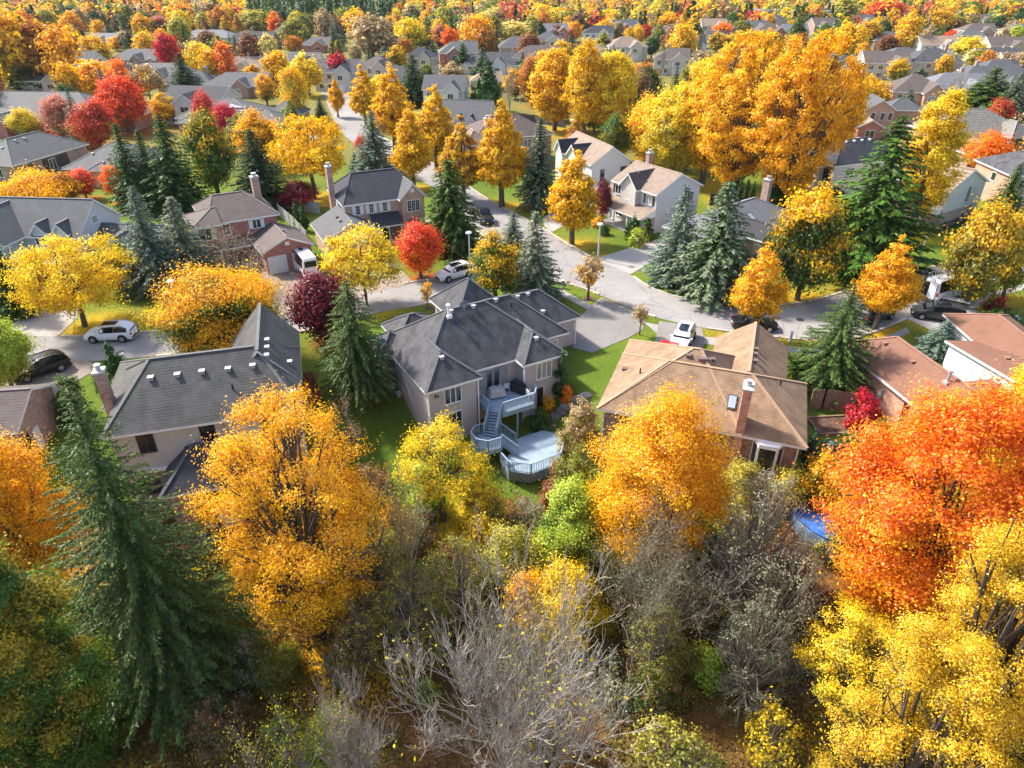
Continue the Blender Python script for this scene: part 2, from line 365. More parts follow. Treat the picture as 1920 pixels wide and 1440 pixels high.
def build_roads():
    flat('road', road_poly, .03, ROAD)
    for a, b, ln in ((-300,22,NORTH_A),(108,488,NORTH_A),(742,930,NORTH_A)): kerb('kerb', cut(ln, a, b))
    kerb('kerb', UPL[1:30]); kerb('kerb', [p for p in UPR if proj(*p,0)[0] > 700][:-1])
    for a, b in ((1183,1960),): kerb('kerb', cut(NORTH_B, a, b))
    for a, b in ((-300,20),(282,338),(528,726),(760,838),(1036,1128),(1204,1236),(1314,1508),(1585,1702),(1772,1990)): kerb('kerb', cut(SOUTH, a, b))
    # private drives
    for nm, p, m in (
        ('driveway', ((-20,700),(95,670),(182,680),(170,700),(110,735),(70,800),(-60,800)), PAVER),
        ('driveway', ((20,630),(108,632),(146,595),(150,540),(60,540),(30,585)), PALEC),
        ('driveway', ((285,673),(400,660),(402,690),(360,720),(250,712)), PALEC),
        ('driveway', ((488,603),(612,570),(640,540),(600,510),(560,486),(480,500),(500,560)), PAVER),
        ('driveway', ((640,562),(775,532),(752,505),(728,480),(630,482),(622,510),(664,535)), PAVER),
        ('driveway', ((1128,558),(1210,592),(1206,618),(1178,634),(1110,662),(1072,652),(1078,602)), DRIVE),
        ('driveway', ((1236,602),(1316,616),(1322,640),(1300,690),(1215,690),(1228,640)), DRIVE),
        ('driveway', ((1115,486),(1182,515),(1246,478),(1262,446),(1222,452)), PALEC),
        ('driveway', ((1016,412),(1028,440),(1062,420),(1075,395),(1040,392)), PALEC),
        ('driveway', ((1700,598),(1780,562),(1835,585),(1885,606),(1900,640),(1800,650),(1762,628)), PALEC),
        ('driveway', ((596,250),(640,262),(560,300),(520,290)), PALEC),
    ): flat(nm, pts(*p), .042, m)
    # sidewalks
    for p in (
        ((890,446),(900,440),(922,462),(950,474),(962,500),(950,500)),
        ((1036,546),(1048,540),(1112,574),(1128,584),(1118,590)),
        ((1206,604),(1236,610),(1322,632),(1420,642),(1500,652),(1560,655),(1640,640),(1700,614),(1706,624),(1640,655),(1560,670),(1490,664),(1410,654),(1316,645),(1230,624)),
        ((1785,590),(1850,550),(1930,530),(1990,518),(1990,528),(1930,541),(1862,558),(1800,600)),
        ((738,594),(762,588),(768,596),(746,604)),
        ((740,383),(800,420),(870,440),(880,436),(800,408),(748,378)),
    ): flat('sidewalk', pts(*p), .036, WALK)
    for c, r in (((845,468),3.6),((1275,526),2.6),((1345,550),3.3),((325,540),2.4),((1105,560),.7),((808,577),.6),((793,520),.8),((1610,500),3.2)):
        x, y = G(*c); rng = random.Random(int(x*10)); ring = []
        for k in range(18):
            t = 2*math.pi*k/18; q = r*(1+.16*math.sin(3*t+x)+.08*rng.random()); ring.append((x+q*math.cos(t), y+q*math.sin(t)))
        flat('mulch_bed', ring, .02, MULCH)
    for i, (px, py) in enumerate(((1500,600),(1085,500),(225,662),(985,505),(1455,597),(560,600))):
        x, y = G(px, py); o = MB().tube([(0,0,0),(0,0,.012)], .42, 16).build('manhole_cover', DARKMETAL_, None, (x, y, .032))
        tag(o, ('dark round manhole cover on the curve behind the parked black car','dark round manhole cover at the street junction','dark round manhole cover below the white street SUV','dark round manhole cover near the street corner spruce','second dark manhole cover close to the parked black car','dark round manhole cover at the mouth of the brick garage drive')[i], 'manhole cover', 'manhole covers in the street')
DARKMETAL_ = plain('cast_iron', (.07,.065,.06), .7, .2)
# ------------------------------------------------------------------ houses
HOUSES = []            # (nick, x, y) landmarks for labels
class House:
    def __init__(s, label, O, az, nick=None, name='house', cat='house', group=None, z0=0.0):
        s.O = O; s.az = R(az); s.n = 0; s.roofs = []; s.roofo = None
        s.root = empty(name, (O[0], O[1], z0), R(90) - R(az), label, cat, group)
        s.U = np.array((math.sin(s.az), math.cos(s.az))); s.V = np.array((-s.U[1], s.U[0]))
        if nick: s.nick = nick
    def world(s, u, v): p = np.array(s.O[:2]) + s.U*u + s.V*v; return float(p[0]), float(p[1])
    def local(s, px, py, z):
        g = np.array(G(px, py, z)) - np.array(s.O[:2]); return float(g@s.U), float(g@s.V)
    def onroof(s, px, py, z=5.0):
        for _ in range(40):
            u, v = s.local(px, py, z); q = s.rz(u, v)
            if q > 0: z = .6*z+.4*q
        return u, v
    def landmark(s, u=6, v=5): HOUSES.append((s.nick, *s.world(u, v)))
    def rz(s, u, v):
        """height of the topmost roof above (u, v)"""
        best = 0
        for (u0,u1,v0,v1,ze,pu,pv,rl,rr,axis) in s.roofs:
            if not (u0 <= u <= u1 and v0 <= v <= v1): continue
            if axis == 'u': h = min((v-v0)*pv, (v1-v)*pv); e = min((u-u0)*(pu[0] or 99), (u1-u)*(pu[1] or 99))
            else: h = min((u-u0)*pv, (u1-u)*pv); e = min((v-v0)*(pu[0] or 99), (v1-v)*(pu[1] or 99))
            best = max(best, ze + min(h, e))
        return best
    def wing(s, u0, u1, v0, v1, ze, rise, wall, roof, ends='hh', ridge='u', zb=-3.2, inset=.42, hl=None, hr=None, gable=None, caps=True, trim=None, open_wall=False):
        """one block: walls plus a hip ('h') or gable ('g') roof at either end of its ridge; the ridge runs along u or v"""
        eps = .007*s.n; s.n += 1; ze += eps; trim = trim or WHITE
        sw = ridge == 'v'
        a0, a1, b0, b1 = (v0, v1, u0, u1) if sw else (u0, u1, v0, v1)
        P = (lambda a, b, z: (b, a, z)) if sw else (lambda a, b, z: (a, b, z))
        bm_ = (b0+b1)/2; half = (b1-b0)/2; zr = ze + rise; pitch = rise/half
        rl = (hl or half) if ends[0] == 'h' else 0; rr = (hr or half) if ends[1] == 'h' else 0
        if a0+rl > a1-rr: m = (a0+rl+a1-rr)/2; rl = m-a0; rr = a1-m-.02
        s.roofs.append((u0,u1,v0,v1,ze,(rise/rl if rl else None, rise/rr if rr else None),pitch,rl,rr,ridge))
        r = MB(); th = .2
        lo = .0
        V = [P(a0,b0,ze),P(a1,b0,ze),P(a1,b1,ze),P(a0,b1,ze),P(a0+rl,bm_,zr),P(a1-rr,bm_,zr)]
        Bt = [P(a0,b0,ze-th),P(a1,b0,ze-th),P(a1,b1,ze-th),P(a0,b1,ze-th)]
        if ends[0] == 'h' and ends[1] == 'h':
            r.add(V+Bt, [(0,1,5,4),(2,3,4,5),(3,0,4),(1,2,5)], 0)
            r.add(V[:4]+Bt, [(0,4,5,1),(1,5,6,2),(2,6,7,3),(3,7,4,0),(4,7,6,5)], 1)
        else:
            # slabs with a rake overhang at the gable end(s)
            k0 = [P(a0+rl,bm_,zr-th),P(a1-rr,bm_,zr-th)]
            r.add(V+Bt+k0, [(0,1,5,4),(2,3,4,5)] + ([(3,0,4)] if ends[0]=='h' else []) + ([(1,2,5)] if ends[1]=='h' else []), 0)
            W_ = V+Bt+k0; fs = [(0,6,7,1),(2,8,9,3),(6,10,11,7),(8,11,10,9)]
            fs += [(3,9,6,0),(6,9,10)] if ends[0]=='h' else [(0,4,10,6),(4,3,9,10)]
            fs += [(1,7,8,2),(7,11,8)] if ends[1]=='h' else [(1,7,11,5),(5,11,8,2)]
            r.add(W_, fs, 1)
        ro = r.build('roof', [roof, trim], s.root, recalc=False)
        if caps:
            c = MB(); capm = _capmat(roof)
            lines = [(V[4], V[5])]
            if ends[0] == 'h': lines += [(V[0], V[4]), (V[3], V[4])]
            if ends[1] == 'h': lines += [(V[1], V[5]), (V[2], V[5])]
            for p, q in lines:
                if (Vector(p)-Vector(q)).length > .1: c.bar(p, q, .24, .07)
            c.build('ridge_cap', capm, ro)
        # walls
        i = inset + eps
        w_ = MB(); c0, c1, d0, d1 = a0+i, a1-i, b0+i, b1-i
        zt = ze - th - .004
        if ends[0] == 'g': c0 = a0+.3+eps
        if ends[1] == 'g': c1 = a1-.3-eps
        if not open_wall: 
            if ridge == 'u': w_.box(c0,c1,d0,d1,zb,zt)
            else: w_.box(d0,d1,c0,c1,zb,zt)
        wo = w_.build('wall', wall, s.root) if not open_wall else None
        for e, a in (('0', c0), ('1', c1)):
            if ends[int(e)] == 'g':
                g = MB(); q = pitch*i
                t0, t1 = (a, a+.12) if e == '0' else (a-.12, a)
                pr = [(t0,d0,zt),(t0,d1,zt),(t0,d1,zt+q),(t0,bm_,zr-th-.01),(t0,d0,zt+q),(t1,d0,zt),(t1,d1,zt),(t1,d1,zt+q),(t1,bm_,zr-th-.01),(t1,d0,zt+q)]
                g.add([P(*x) for x in pr], [(0,1,2,3,4),(9,8,7,6,5),(0,5,6,1),(1,6,7,2),(2,7,8,3),(3,8,9,4),(4,9,5,0)])
                g.build('gable', gable or wall, s.root, recalc=True)
        s.roofo = ro; return ro
    def win(s, face, pos, s0, s1, z0, z1, n=2, frame=None, grid=0, shutter=None, sill=True, pane=None):
        """window on the wall plane face ('v-','v+','u-','u+') at pos; n panes"""
        out = -1 if face[1] == '-' else 1
        def Pt(a, d, z): return (a, pos+out*d, z) if face[0] == 'v' else (pos+out*d, a, z)
        f = MB(); fr = .07
        def bx(a0, a1, d0, d1, zz0, zz1, mb):
            p, q = Pt(a0, d0, zz0), Pt(a1, d1, zz1)
            mb.box(min(p[0],q[0]),max(p[0],q[0]),min(p[1],q[1]),max(p[1],q[1]),zz0,zz1)
        bx(s0-fr,s1+fr,-.05,.07,z1,z1+fr+.02,f); bx(s0-fr,s1+fr,-.05,.12 if sill else .07,z0-fr-.02,z0,f)
        bx(s0-fr,s0,-.05,.068,z0,z1,f); bx(s1,s1+fr,-.05,.068,z0,z1,f)
        st = (s1-s0)/n
        for k in range(1, n): bx(s0+k*st-.035,s0+k*st+.035,-.05,.062,z0,z1,f)
        if grid:
            for k in range(n):
                for g in range(1, 2): bx(s0+(k+.5)*st-.012,s0+(k+.5)*st+.012,.02,.045,z0,z1,f)
                for g in range(1, grid): zz = z0+(z1-z0)*g/grid; bx(s0+k*st+.036,s0+(k+1)*st-.036,.02,.044,zz-.012,zz+.012,f)
        fo = f.build('window', frame or WHITE, s.root)
        for k in range(n):
            g = MB(); bx(s0+k*st+(.036 if k else 0), s0+(k+1)*st-(.036 if k<n-1 else 0), -.03, .025, z0, z1, g); g.build('pane', pane or (CURTAIN if (int(abs(s0*37+z0*11+k*5+pos*3)) % 5) == 0 else GLASS), fo)
        if shutter:
            for a0, a1 in ((s0-fr-.42, s0-fr-.03), (s1+fr+.03, s1+fr+.42)):
                h = MB(); bx(a0,a1,-.02,.05,z0-.05,z1+.05,h); h.build('shutter', shutter, s.root)
        return fo
    def slab(s, name, m, face, pos, s0, s1, z0, z1, d0=-.03, d1=.05, parent=None):
        out = -1 if face[1] == '-' else 1; mb = MB()
        a = pos+out*d0; b = pos+out*d1; lo, hi = min(a,b), max(a,b)
        if face[0] == 'v': mb.box(s0,s1,lo,hi,z0,z1)
        else: mb.box(lo,hi,s0,s1,z0,z1)
        return mb.build(name, m, parent or s.root)
    def garage(s, face, pos, s0, s1, z1=2.2, m=None):
        d = s.slab('garage_door', m or GDOOR, face, pos, s0, s1, -.05, z1, -.03, .04)
        for k in range(1, 4):
            s.slab('door_panel', m or GDOOR, face, pos, s0+.08, s1-.08, z1*k/4-.22 , z1*k/4+.2-.03, .0, .065, d)
    def vent(s, u, v, kind='box', m=None, parent=None):
        z = s.rz(u, v); mb = MB()
        if kind == 'box':
            mb.box(u-.16,u+.16,v-.16,v+.16,z-.25,z+.12); mb.box(u-.21,u+.21,v-.21,v+.21,z+.12,z+.18)
            mb.build('roof_vent', m or GALV, parent or s.roofo)
        elif kind == 'pipe':
            mb.tube([(u,v,z-.3),(u,v,z+.45)], .06, 8); mb.build('vent_pipe', m or BLACK, parent or s.roofo)
        elif kind == 'tall':
            mb.tube([(u,v,z-.3),(u,v,z+.9)], .11, 10); mb.tube([(u,v,z+.92),(u,v,z+1.05)], .19, 10); mb.box(u-.25,u+.25,v-.25,v+.25,z-.2,z+.08); mb.build('flue_pipe', m or GALV, parent or s.roofo)
    def skylight(s, u, v, du, dv, parent=None):
        zs = [(u-du,v-dv),(u+du,v-dv),(u+du,v+dv),(u-du,v+dv)]; mb = MB()
        mb.add([(a,b,s.rz(a,b)-.1) for a,b in zs]+[(a,b,s.rz(a,b)+.12) for a,b in zs], [(3,2,1,0),(4,5,6,7),(0,1,5,4),(1,2,6,5),(2,3,7,6),(3,0,4,7)])
        o = mb.build('skylight', DARKMETAL, parent or s.roofo)
        g = MB(); k = .82
        zz = [(u-du*k,v-dv*k),(u+du*k,v-dv*k),(u+du*k,v+dv*k),(u-du*k,v+dv*k)]
        g.add([(a,b,s.rz(a,b)+.10) for a,b in zz]+[(a,b,s.rz(a,b)+.14) for a,b in zz], [(3,2,1,0),(4,5,6,7),(0,1,5,4),(1,2,6,5),(2,3,7,6),(3,0,4,7)])
        g.build('pane', SKYGLASS, o)
    def chimney(s, u, v, du, dv, zt, m, zb=0, parent=None):
        mb = MB(); mb.box(u-du,u+du,v-dv,v+dv,zb,zt); o = mb.build('chimney', m, parent or s.root)
        c = MB(); c.box(u-du-.08,u+du+.08,v-dv-.08,v+dv+.08,zt,zt+.14); c.build('chimney_cap', CONC, o)
        f = MB(); f.tube([(u,v,zt+.14),(u,v,zt+.5)], min(du,dv)*.55, 8); f.tube([(u,v,zt+.5),(u,v,zt+.56)], min(du,dv)*.8, 8); f.build('flue', GALV, o)
    def pipe(s, u, v, z0, z1):
        mb = MB(); mb.box(u-.05,u+.05,v-.05,v+.05,z0,z1); mb.build('downspout', WHITE, s.root)
    def prism(s, name, poly, z0, z1, m, parent=None):
        mb = MB(); mb.prism(poly, z0, z1); return mb.build(name, m, parent or s.root)
    def shed(s, u0, u1, v0, v1, z0, z1, m, posts=0, floor=None):
        """lean-to porch roof: eave at v0 height z0, top at v1 height z1"""
        mb = MB(); th = .18
        mb.add([(u0,v0,z0),(u1,v0,z0),(u1,v1,z1),(u0,v1,z1),(u0,v0,z0-th),(u1,v0,z0-th),(u1,v1,z0-th),(u0,v1,z0-th)], [(0,1,2,3)], 0)
        b = len(mb.v)-8
        for f in ((0,4,5,1),(1,5,6,2),(3,7,4,0),(4,7,6,5)): mb.f.append([b+i for i in f]); mb.m.append(1)
        o = mb.build('porch_roof', [m, WHITE], s.root)
        for k in range(posts):
            u = u0+.25+(u1-u0-.5)*k/max(1,posts-1); p = MB(); p.box(u-.08,u+.08,v0+.2,v0+.36,-.05,z0-th-.005); p.build('porch_post', WHITE, s.root)
        if floor is not None:
            f = MB(); f.box(u0,u1,v0+.1,v1,-.3,floor); f.build('porch_floor', CONC, s.root)
        return o
_cap = {}
def _capmat(roof):
    if roof.name not in _cap:
        c = ROOFCOL.get(roof.name, (.2,.2,.2)); _cap[roof.name] = plain('ridge_of_'+roof.name, tuple(min(1, x*1.25+.02) for x in c), .85, .2, 4)
    return _cap[roof.name]
ROOFCOL = {}
def roofm(name, col, **k): ROOFCOL[name] = col; return shingle(name, col, **k)
SLATE = roofm('charcoal_shingles', (.066,.065,.069), stain=.75, row=.10); DKGREY = roofm('dark_grey_shingles', (.086,.083,.077), row=.125, contrast=.5, stain=.4); BROWNR = roofm('tan_shingles', (.275,.175,.105), contrast=.5, stain=.45, row=.085)
REDBR = roofm('red_brown_shingles', (.205,.10,.064), stain=.2, contrast=.2); MUD = roofm('mud_brown_shingles', (.125,.095,.085)); BLACKR = roofm('black_shingles', (.045,.045,.055)); GREYR = roofm('grey_shingles', (.105,.105,.108)); LTGREY = roofm('pale_grey_shingles', (.175,.175,.185)); TANR = roofm('weathered_tan_shingles', (.27,.20,.15)); COMPLEX = roofm('ash_grey_shingles', (.125,.125,.12)); CEDARR = roofm('cedar_shake', (.235,.22,.19), row=.24, contrast=.7); TILE = roofm('clay_tile', (.34,.24,.17), row=.35, contrast=.6)
STUCCO = plain('pink_grey_stucco', (.47,.41,.405), .9, .06, 1.0); CREAM = plain('cream_stucco', (.55,.51,.46), .9, .07, 1.0); WHITES = siding('white_siding', (.58,.58,.585)); BLUEW = siding('blue_white_siding', (.52,.57,.63)); BEIGES = siding('beige_siding', (.55,.48,.39))
BR_PINK = brick('pink_brown_brick', (.32,.175,.13), (.42,.27,.21)); BR_RED = brick('red_brick', (.36,.095,.065), (.42,.13,.095)); BR_TAN = brick('tan_brick', (.46,.28,.19), (.55,.36,.26)); BR_BROWN = brick('brown_brick', (.25,.15,.12), (.33,.21,.17)); BR_ORANGE = brick('orange_brick', (.50,.24,.15), (.58,.30,.20)); 
GDOOR = plain('garage_door_paint', (.66,.65,.64), .5, .03); DARKMETAL = plain('dark_metal', (.06,.055,.055), .4, .1, metal=.3); SKYGLASS = plain('skylight_glass', (.30,.34,.38), .08, .1, spec=.9)
DECKB = plain('blue_grey_deck_boards', (.25,.32,.385), .7, .15, 2); RAILB = plain('blue_grey_rail_paint', (.24,.32,.40), .6, .08); BROWNFR = plain('bronze_window_frame', (.06,.045,.04), .5, .1); WOOD = plain('weathered_wood', (.24,.16,.105), .85, .25, 3); BLUEDOOR = plain('blue_door_paint', (.03,.22,.36), .5, .05); STONE = plain('flagstone', (.22,.20,.18), .9, .3, 2); ROOFV = plain('brown_vent', (.15,.10,.09), .6, .1)

def rail(mb, a, b, z0, z1, step=.16, w=.04):
    """baluster run between two plan points"""
    a = np.array(a, float); b = np.array(b, float); L = np.linalg.norm(b[:2]-a[:2]); n = max(2, int(L/step))
    az_, bz_ = (a[2], b[2]) if len(a) > 2 else (0, 0)
    mb.bar((*a[:2], z1+az_), (*b[:2], z1+bz_), .10, .05); mb.bar((*a[:2], z0+.1+az_), (*b[:2], z0+.1+bz_), .05, .06)
    for k in range(n+1):
        t = k/n; p = a + (b-a)*t; zz = az_+(bz_-az_)*t; q = .09 if k in (0, n) else w
        mb.box(p[0]-q/2,p[0]+q/2,p[1]-q/2,p[1]+q/2,z0+zz+(.0 if k in (0,n) else .1),z1+zz)

def build_main_house():
    O = G(798, 737.5, 3.1)
    h = House('pink-grey stucco bungalow with charcoal stepped hip roofs and blue-grey rear decks', O, 60, 'charcoal-roofed stucco bungalow'); h.landmark(8,7)
    m = h.wing(0, 13.48, 1.24, 10.98, 3.1, 3.70, STUCCO, SLATE)
    h.wing(0, 5.13, 0, 5.2, 3.1, 1.94, STUCCO, SLATE, ridge='v', ends='hg', hr=None)
    rw = h.wing(8.96, 13.48, -.1, 5.0, 3.1, 1.72, STUCCO, SLATE, ridge='v', ends='hg')
    h.wing(-.85, 2.4, 7.82, 11.2, 3.1, 1.2, STUCCO, SLATE)
    g2 = h.wing(9.0, 15.95, 3.2, 11.4, 3.1, 3.1, STUCCO, SLATE, ends='gh')
    g3 = h.wing(11.5, 18.78, 5.4, 11.5, 3.1, 2.36, STUCCO, SLATE, ends='gh')
    h.wing(7.7, 13.7, 10.4, 16.6, 3.1, 2.75, STUCCO, SLATE, ridge='v', ends='hh')
    h.wing(1.4, 6.2, 9.5, 13.7, 3.0, 1.4, STUCCO, SLATE)
    W0 = .42
    h.win('v-', W0, 1.82, 3.25, 1.25, 2.62, 3); h.win('v-', W0, 1.80, 3.22, -1.37, .22, 3)
    h.win('v-', .32, 10.6, 12.05, 1.08, 2.62, 3); h.slab('rear_door', BLACK, 'v-', .32, 10.7, 11.3, -2.3, .1, -.03, .05)
    h.slab('door_frame', WHITE, 'v-', .32, 11.32, 11.4, -2.3, .18, -.03, .06)
    for a, b in ((5.55,6.1),(6.35,6.85),(7.05,7.55),(7.75,8.3)): h.win('v-', 1.66, a, b, .35 if a > 6.2 else .9, 2.45, 1, RAILB, sill=False)
    h.win('u-', 9.38, .55, 1.1, 1.1, 2.5, 1, RAILB)
    h.win('u-', -.43, 9.4, 10.2, 1.0, 2.3, 1)
    h.win('v-', 3.7, 14.1, 14.9, 1.6, 2.4, 1)
    for u, v in ((.33,.33),(4.85,.33),(9.3,.28),(18.4,5.75)): h.pipe(u, v, -3, 2.95)
    for (px,py,z,par) in ((845,584,6.4,m),(887,575,6.6,m),(828,671,4.4,m),(1005,635,4.3,rw),(929,563,6,g2),(970,557,5.2,g3),(989,552,5.2,g3)):
        u, v = h.onroof(px, py, z); h.vent(u, v, 'box', None, par)
    u, v = h.onroof(841,592); h.vent(u, v, 'tall', WHITE, m)
    u, v = h.onroof(959,575); h.vent(u, v, 'pipe', None, g2)
    u, v = h.onroof(1018,585); h.vent(u, v, 'box', None, g3)
    for px, py, z in ((740,663,4.0),(729,649,4.0)): u, v = h.onroof(px, py, z); h.vent(u, v, 'box', None, m)
    # wall lamps at the rear corners
    for u in (1.0, 12.9): 
        mb = MB(); mb.box(u-.06,u+.06,.25,.36,2.3,2.45); mb.tube([(u-.1,.22,2.4),(u-.16,.08,2.3)],.06,8); mb.tube([(u+.1,.22,2.4),(u+.16,.08,2.3)],.06,8); mb.build('flood_light', DARKMETAL, h.root)
    for px, py, z, lab in ((870,582,6.6,'round blue-grey satellite dish near the main ridge of the charcoal roof'),(716,652,3.6,'round blue-grey satellite dish at the corner eave of the stucco bungalow')):
        u, v = h.onroof(px, py, z); zz = h.rz(u, v); x, y = h.world(u, v)
        d = MB(); n = 16; ring = []
        t = empty('satellite_dish', (x, y, zz), R(200), lab, 'satellite dish', 'satellite dishes on the charcoal roof')
        d.v.append((0,-.12,.62))
        for k in range(n): a = 2*math.pi*k/n; d.v.append((.42*math.cos(a), .05+.12*math.sin(a), .62+.38*math.sin(a)))
        for k in range(n): d.f.append([0,1+k,1+(k+1)%n]); d.m.append(0)
        o = d.build('dish', plain('dish_paint', (.20,.27,.36), .5, .05), t); mo = o.modifiers.new('s','SOLIDIFY'); mo.thickness = .02
        MB().tube([(0,0,-.2),(0,.05,.6)], .03, 6).build('mast', GALV, t)
        MB().tube([(0,-.1,.3),(0,.5,.55)], .02, 6).build('feed_arm', GALV, t)
    # ---- upper deck
    D = empty('upper_deck', (O[0], O[1], 0), R(30), 'blue-grey raised deck with white-lit railings against the stucco bungalow', 'deck')
    outer = [(5.25,1.6),(5.25,-.75),(6.05,-1.68),(9.15,-1.68),(9.85,-.85),(9.85,-.15),(9.0,.3),(9.0,1.6)]
    MB().prism(outer, .02, .16).build('deck_floor', DECKB, D)
    fa = MB()
    for p, q in ((outer[0],outer[1]),(outer[1],(5.28,-.95)),(outer[2],outer[3]),(outer[3],outer[4]),(outer[4],outer[5])): fa.bar((*p,-.1),(*q,-.1),.06,.34)
    fa.build('fascia', RAILB, D)
    r1 = MB(); rail(r1, (5.25,.3), (5.25,-.85), .16, 1.2); rail(r1, (6.1,-1.68), (9.15,-1.68), .16, 1.2); rail(r1, (9.15,-1.68), (9.85,-.85), .16, 1.2); rail(r1, (9.85,-.85), (9.85,-.2), .16, 1.2)
    r1.build('railing', RAILB, D)
    for p in ((5.4,-.6),(7.6,-1.45),(9.5,-1.1),(8.9,-.1)): MB().box(p[0]-.08,p[0]+.08,p[1]-.08,p[1]+.08,-3.1,.02).build('post', RAILB, D)
    # ---- stairs down to the landing
    S = empty('deck_staircase', (O[0], O[1], 0), R(30), 'blue-grey stairs dropping from the raised deck to the middle landing', 'stairs')
    top = np.array((5.65,-1.15)); dirn = np.array((-.72,-.69)); side = np.array((.69,-.72)); run = .2; hw = .5
    for k in range(8):
        c = top + dirn*(run*(k+.5)); z = .0 - .165*k
        q = [tuple(c+side*hw*i+dirn*.13*j) for i, j in ((-1,-1),(1,-1),(1,1),(-1,1))]; MB().prism(q, z-.06, z-.02).build('tread', RAILB, S)
    for i in (-1, 1):
        a = top+side*hw*1.06*i; b = a+dirn*run*8
        mb = MB(); mb.bar((*a,-.05),(*b,-1.38),.06,.28); mb.build('stringer', RAILB, S)
        mb = MB(); rail(mb, (*a, 0), (*b, -1.33), .1, .95, .14); mb.build('railing', RAILB, S)
    # ---- landing
    Ld = empty('deck_landing', (O[0], O[1], 0), R(30), 'small blue-grey octagonal landing between the two flights of deck stairs', 'deck')
    oc = [(4.55,-1.5),(3.45,-1.5),(2.8,-2.15),(2.8,-3.2),(3.45,-3.9),(4.6,-3.98),(5.3,-3.3),(5.75,-1.9),(5.2,-1.9)]
    MB().prism(oc, -1.5, -1.36).build('deck_floor', DECKB, Ld)
    r2 = MB()
    for i in range(5): rail(r2, oc[i] if i else (4.3,-1.5), oc[i+1], -1.36, -.35)
    rail(r2, (5.45,-1.75), (5.75,-1.9), -1.36, -.35); r2.build('railing', RAILB, Ld)
    sk = MB()
    for i in range(6): sk.bar((*oc[i],-1.62),(*oc[i+1],-1.62),.05,.3)
    sk.build('fascia', RAILB, Ld)
    for p in ((3.0,-2.3),(3.6,-3.7),(4.6,-3.7),(5.5,-2.2)): MB().box(p[0]-.07,p[0]+.07,p[1]-.07,p[1]+.07,-3.8,-1.5).build('post', WOOD, Ld)
    S2 = empty('deck_staircase', (O[0], O[1], 0), R(30), 'short blue-grey flight from the landing down to the lowest deck', 'stairs')
    a0 = np.array((5.6,-2.0)); b0 = np.array((4.9,-3.6)); dv = np.array((.62,-.78))*.26
    for k in range(5):
        q = [tuple(a0+dv*(k+.1)), tuple(b0+dv*(k+.1)), tuple(b0+dv*(k+1.15)), tuple(a0+dv*(k+1.15))]
        MB().prism(q, -1.62-.15*k, -1.56-.15*k).build('tread', RAILB, S2)
    for p in (a0, b0):
        mb = MB(); q = p+dv*5.6; mb.bar((*p,-1.45),(*q,-2.25),.06,.26); rail(mb, (*p, 0), (*q, -.8), -1.36, -.42, .13); mb.build('railing', RAILB, S2)
    # ---- low deck
    L2 = empty('lower_deck', (O[0], O[1], 0), R(30), 'wide pale blue-grey deck lowest in the garden with railing towards the shrubs', 'deck')
    pl = [(6.6,-2.55),(9.5,-2.55),(10.3,-3.6),(10.0,-5.2),(8.3,-7.15),(5.5,-7.2),(4.15,-6.0),(4.2,-4.7),(5.2,-4.2)]
    MB().prism(pl, -2.36, -2.22).build('deck_floor', DECKB, L2)
    r3 = MB()
    for i in (3,4,5,6): rail(r3, pl[i], pl[i+1], -2.22, -1.25)
    r3.build('railing', RAILB, L2)
    s3 = MB()
    for i in (3,4,5,6):
        p = np.array(pl[i]); q = np.array(pl[i+1]); n = int(np.linalg.norm(q-p)/.14)
        for k in range(n): c = p+(q-p)*(k+.5)/n; d = (q-p)/np.linalg.norm(q-p)*.05; s3.bar((*(c-d),-2.75),(*(c+d),-2.75),.03,.76)
    s3.build('skirt', plain('grey_skirt_boards', (.27,.30,.33), .8, .15), L2)
    for p in ((4.5,-5.9),(5.7,-6.9),(8.1,-6.8),(9.7,-5.0)): MB().box(p[0]-.08,p[0]+.08,p[1]-.08,p[1]+.08,-4.2,-2.36).build('post', WOOD, L2)
    # ---- things on the deck
    def wl(u, v): return h.world(u, v)
    x, y = wl(6.9, .95); mb = MB()
    c = [(-1.0,-.55),(1.0,-.55),(1.0,.55),(-1.0,.55)]
    t = empty('covered_table', (x, y, .16), R(22), 'grey-beige tarpaulin draped over a table on the raised deck', 'covered table')
    n = 14; vs = []; fs = []; rg = random.Random(4)
    for j in range(n+1):
        for i in range(n+1):
            a, b = i/n*2-1, j/n*2-1; e = max(abs(a), abs(b)); zz = .86 - max(0, e-.72)*2.6 + .05*math.sin(7*a)*math.cos(5*b) + .05*rg.random()
            fl = 1 + .05*math.sin(11*(a+b)); vs.append((a*.80*fl, b*.52*fl, max(.02, zz)))
    for j in range(n):
        for i in range(n): q = j*(n+1)+i; fs.append((q,q+1,q+n+2,q+n+1))
    MB().add(vs, fs).build('cover', plain('tarp_cloth', (.42,.39,.38), .85, .15, 4), t, smooth=True)
    tb = MB(); tb.box(-.6,.6,-.34,.34,.66,.70)
    for i in (-1,1):
        for j in (-1,1): tb.box(i*.5-.03,i*.5+.03,j*.28-.03,j*.28+.03,0,.66)
    tb.build('table', DARKMETAL, t)
    x, y = wl(8.85, .55); t = empty('covered_grill', (x, y, .16), R(-38), 'black covered barbecue grill on the raised deck by the railing', 'grill')
    MB().box(-.75,.75,-.32,.32,.04,1.0).build('cover', plain('grill_cover', (.025,.03,.038), .55, .3, 5), t, bevel=.1)
    MB().box(-.55,.55,-.26,.26,.95,1.16).build('lid', plain('grill_cover', (.025,.03,.038)), t, bevel=.08)
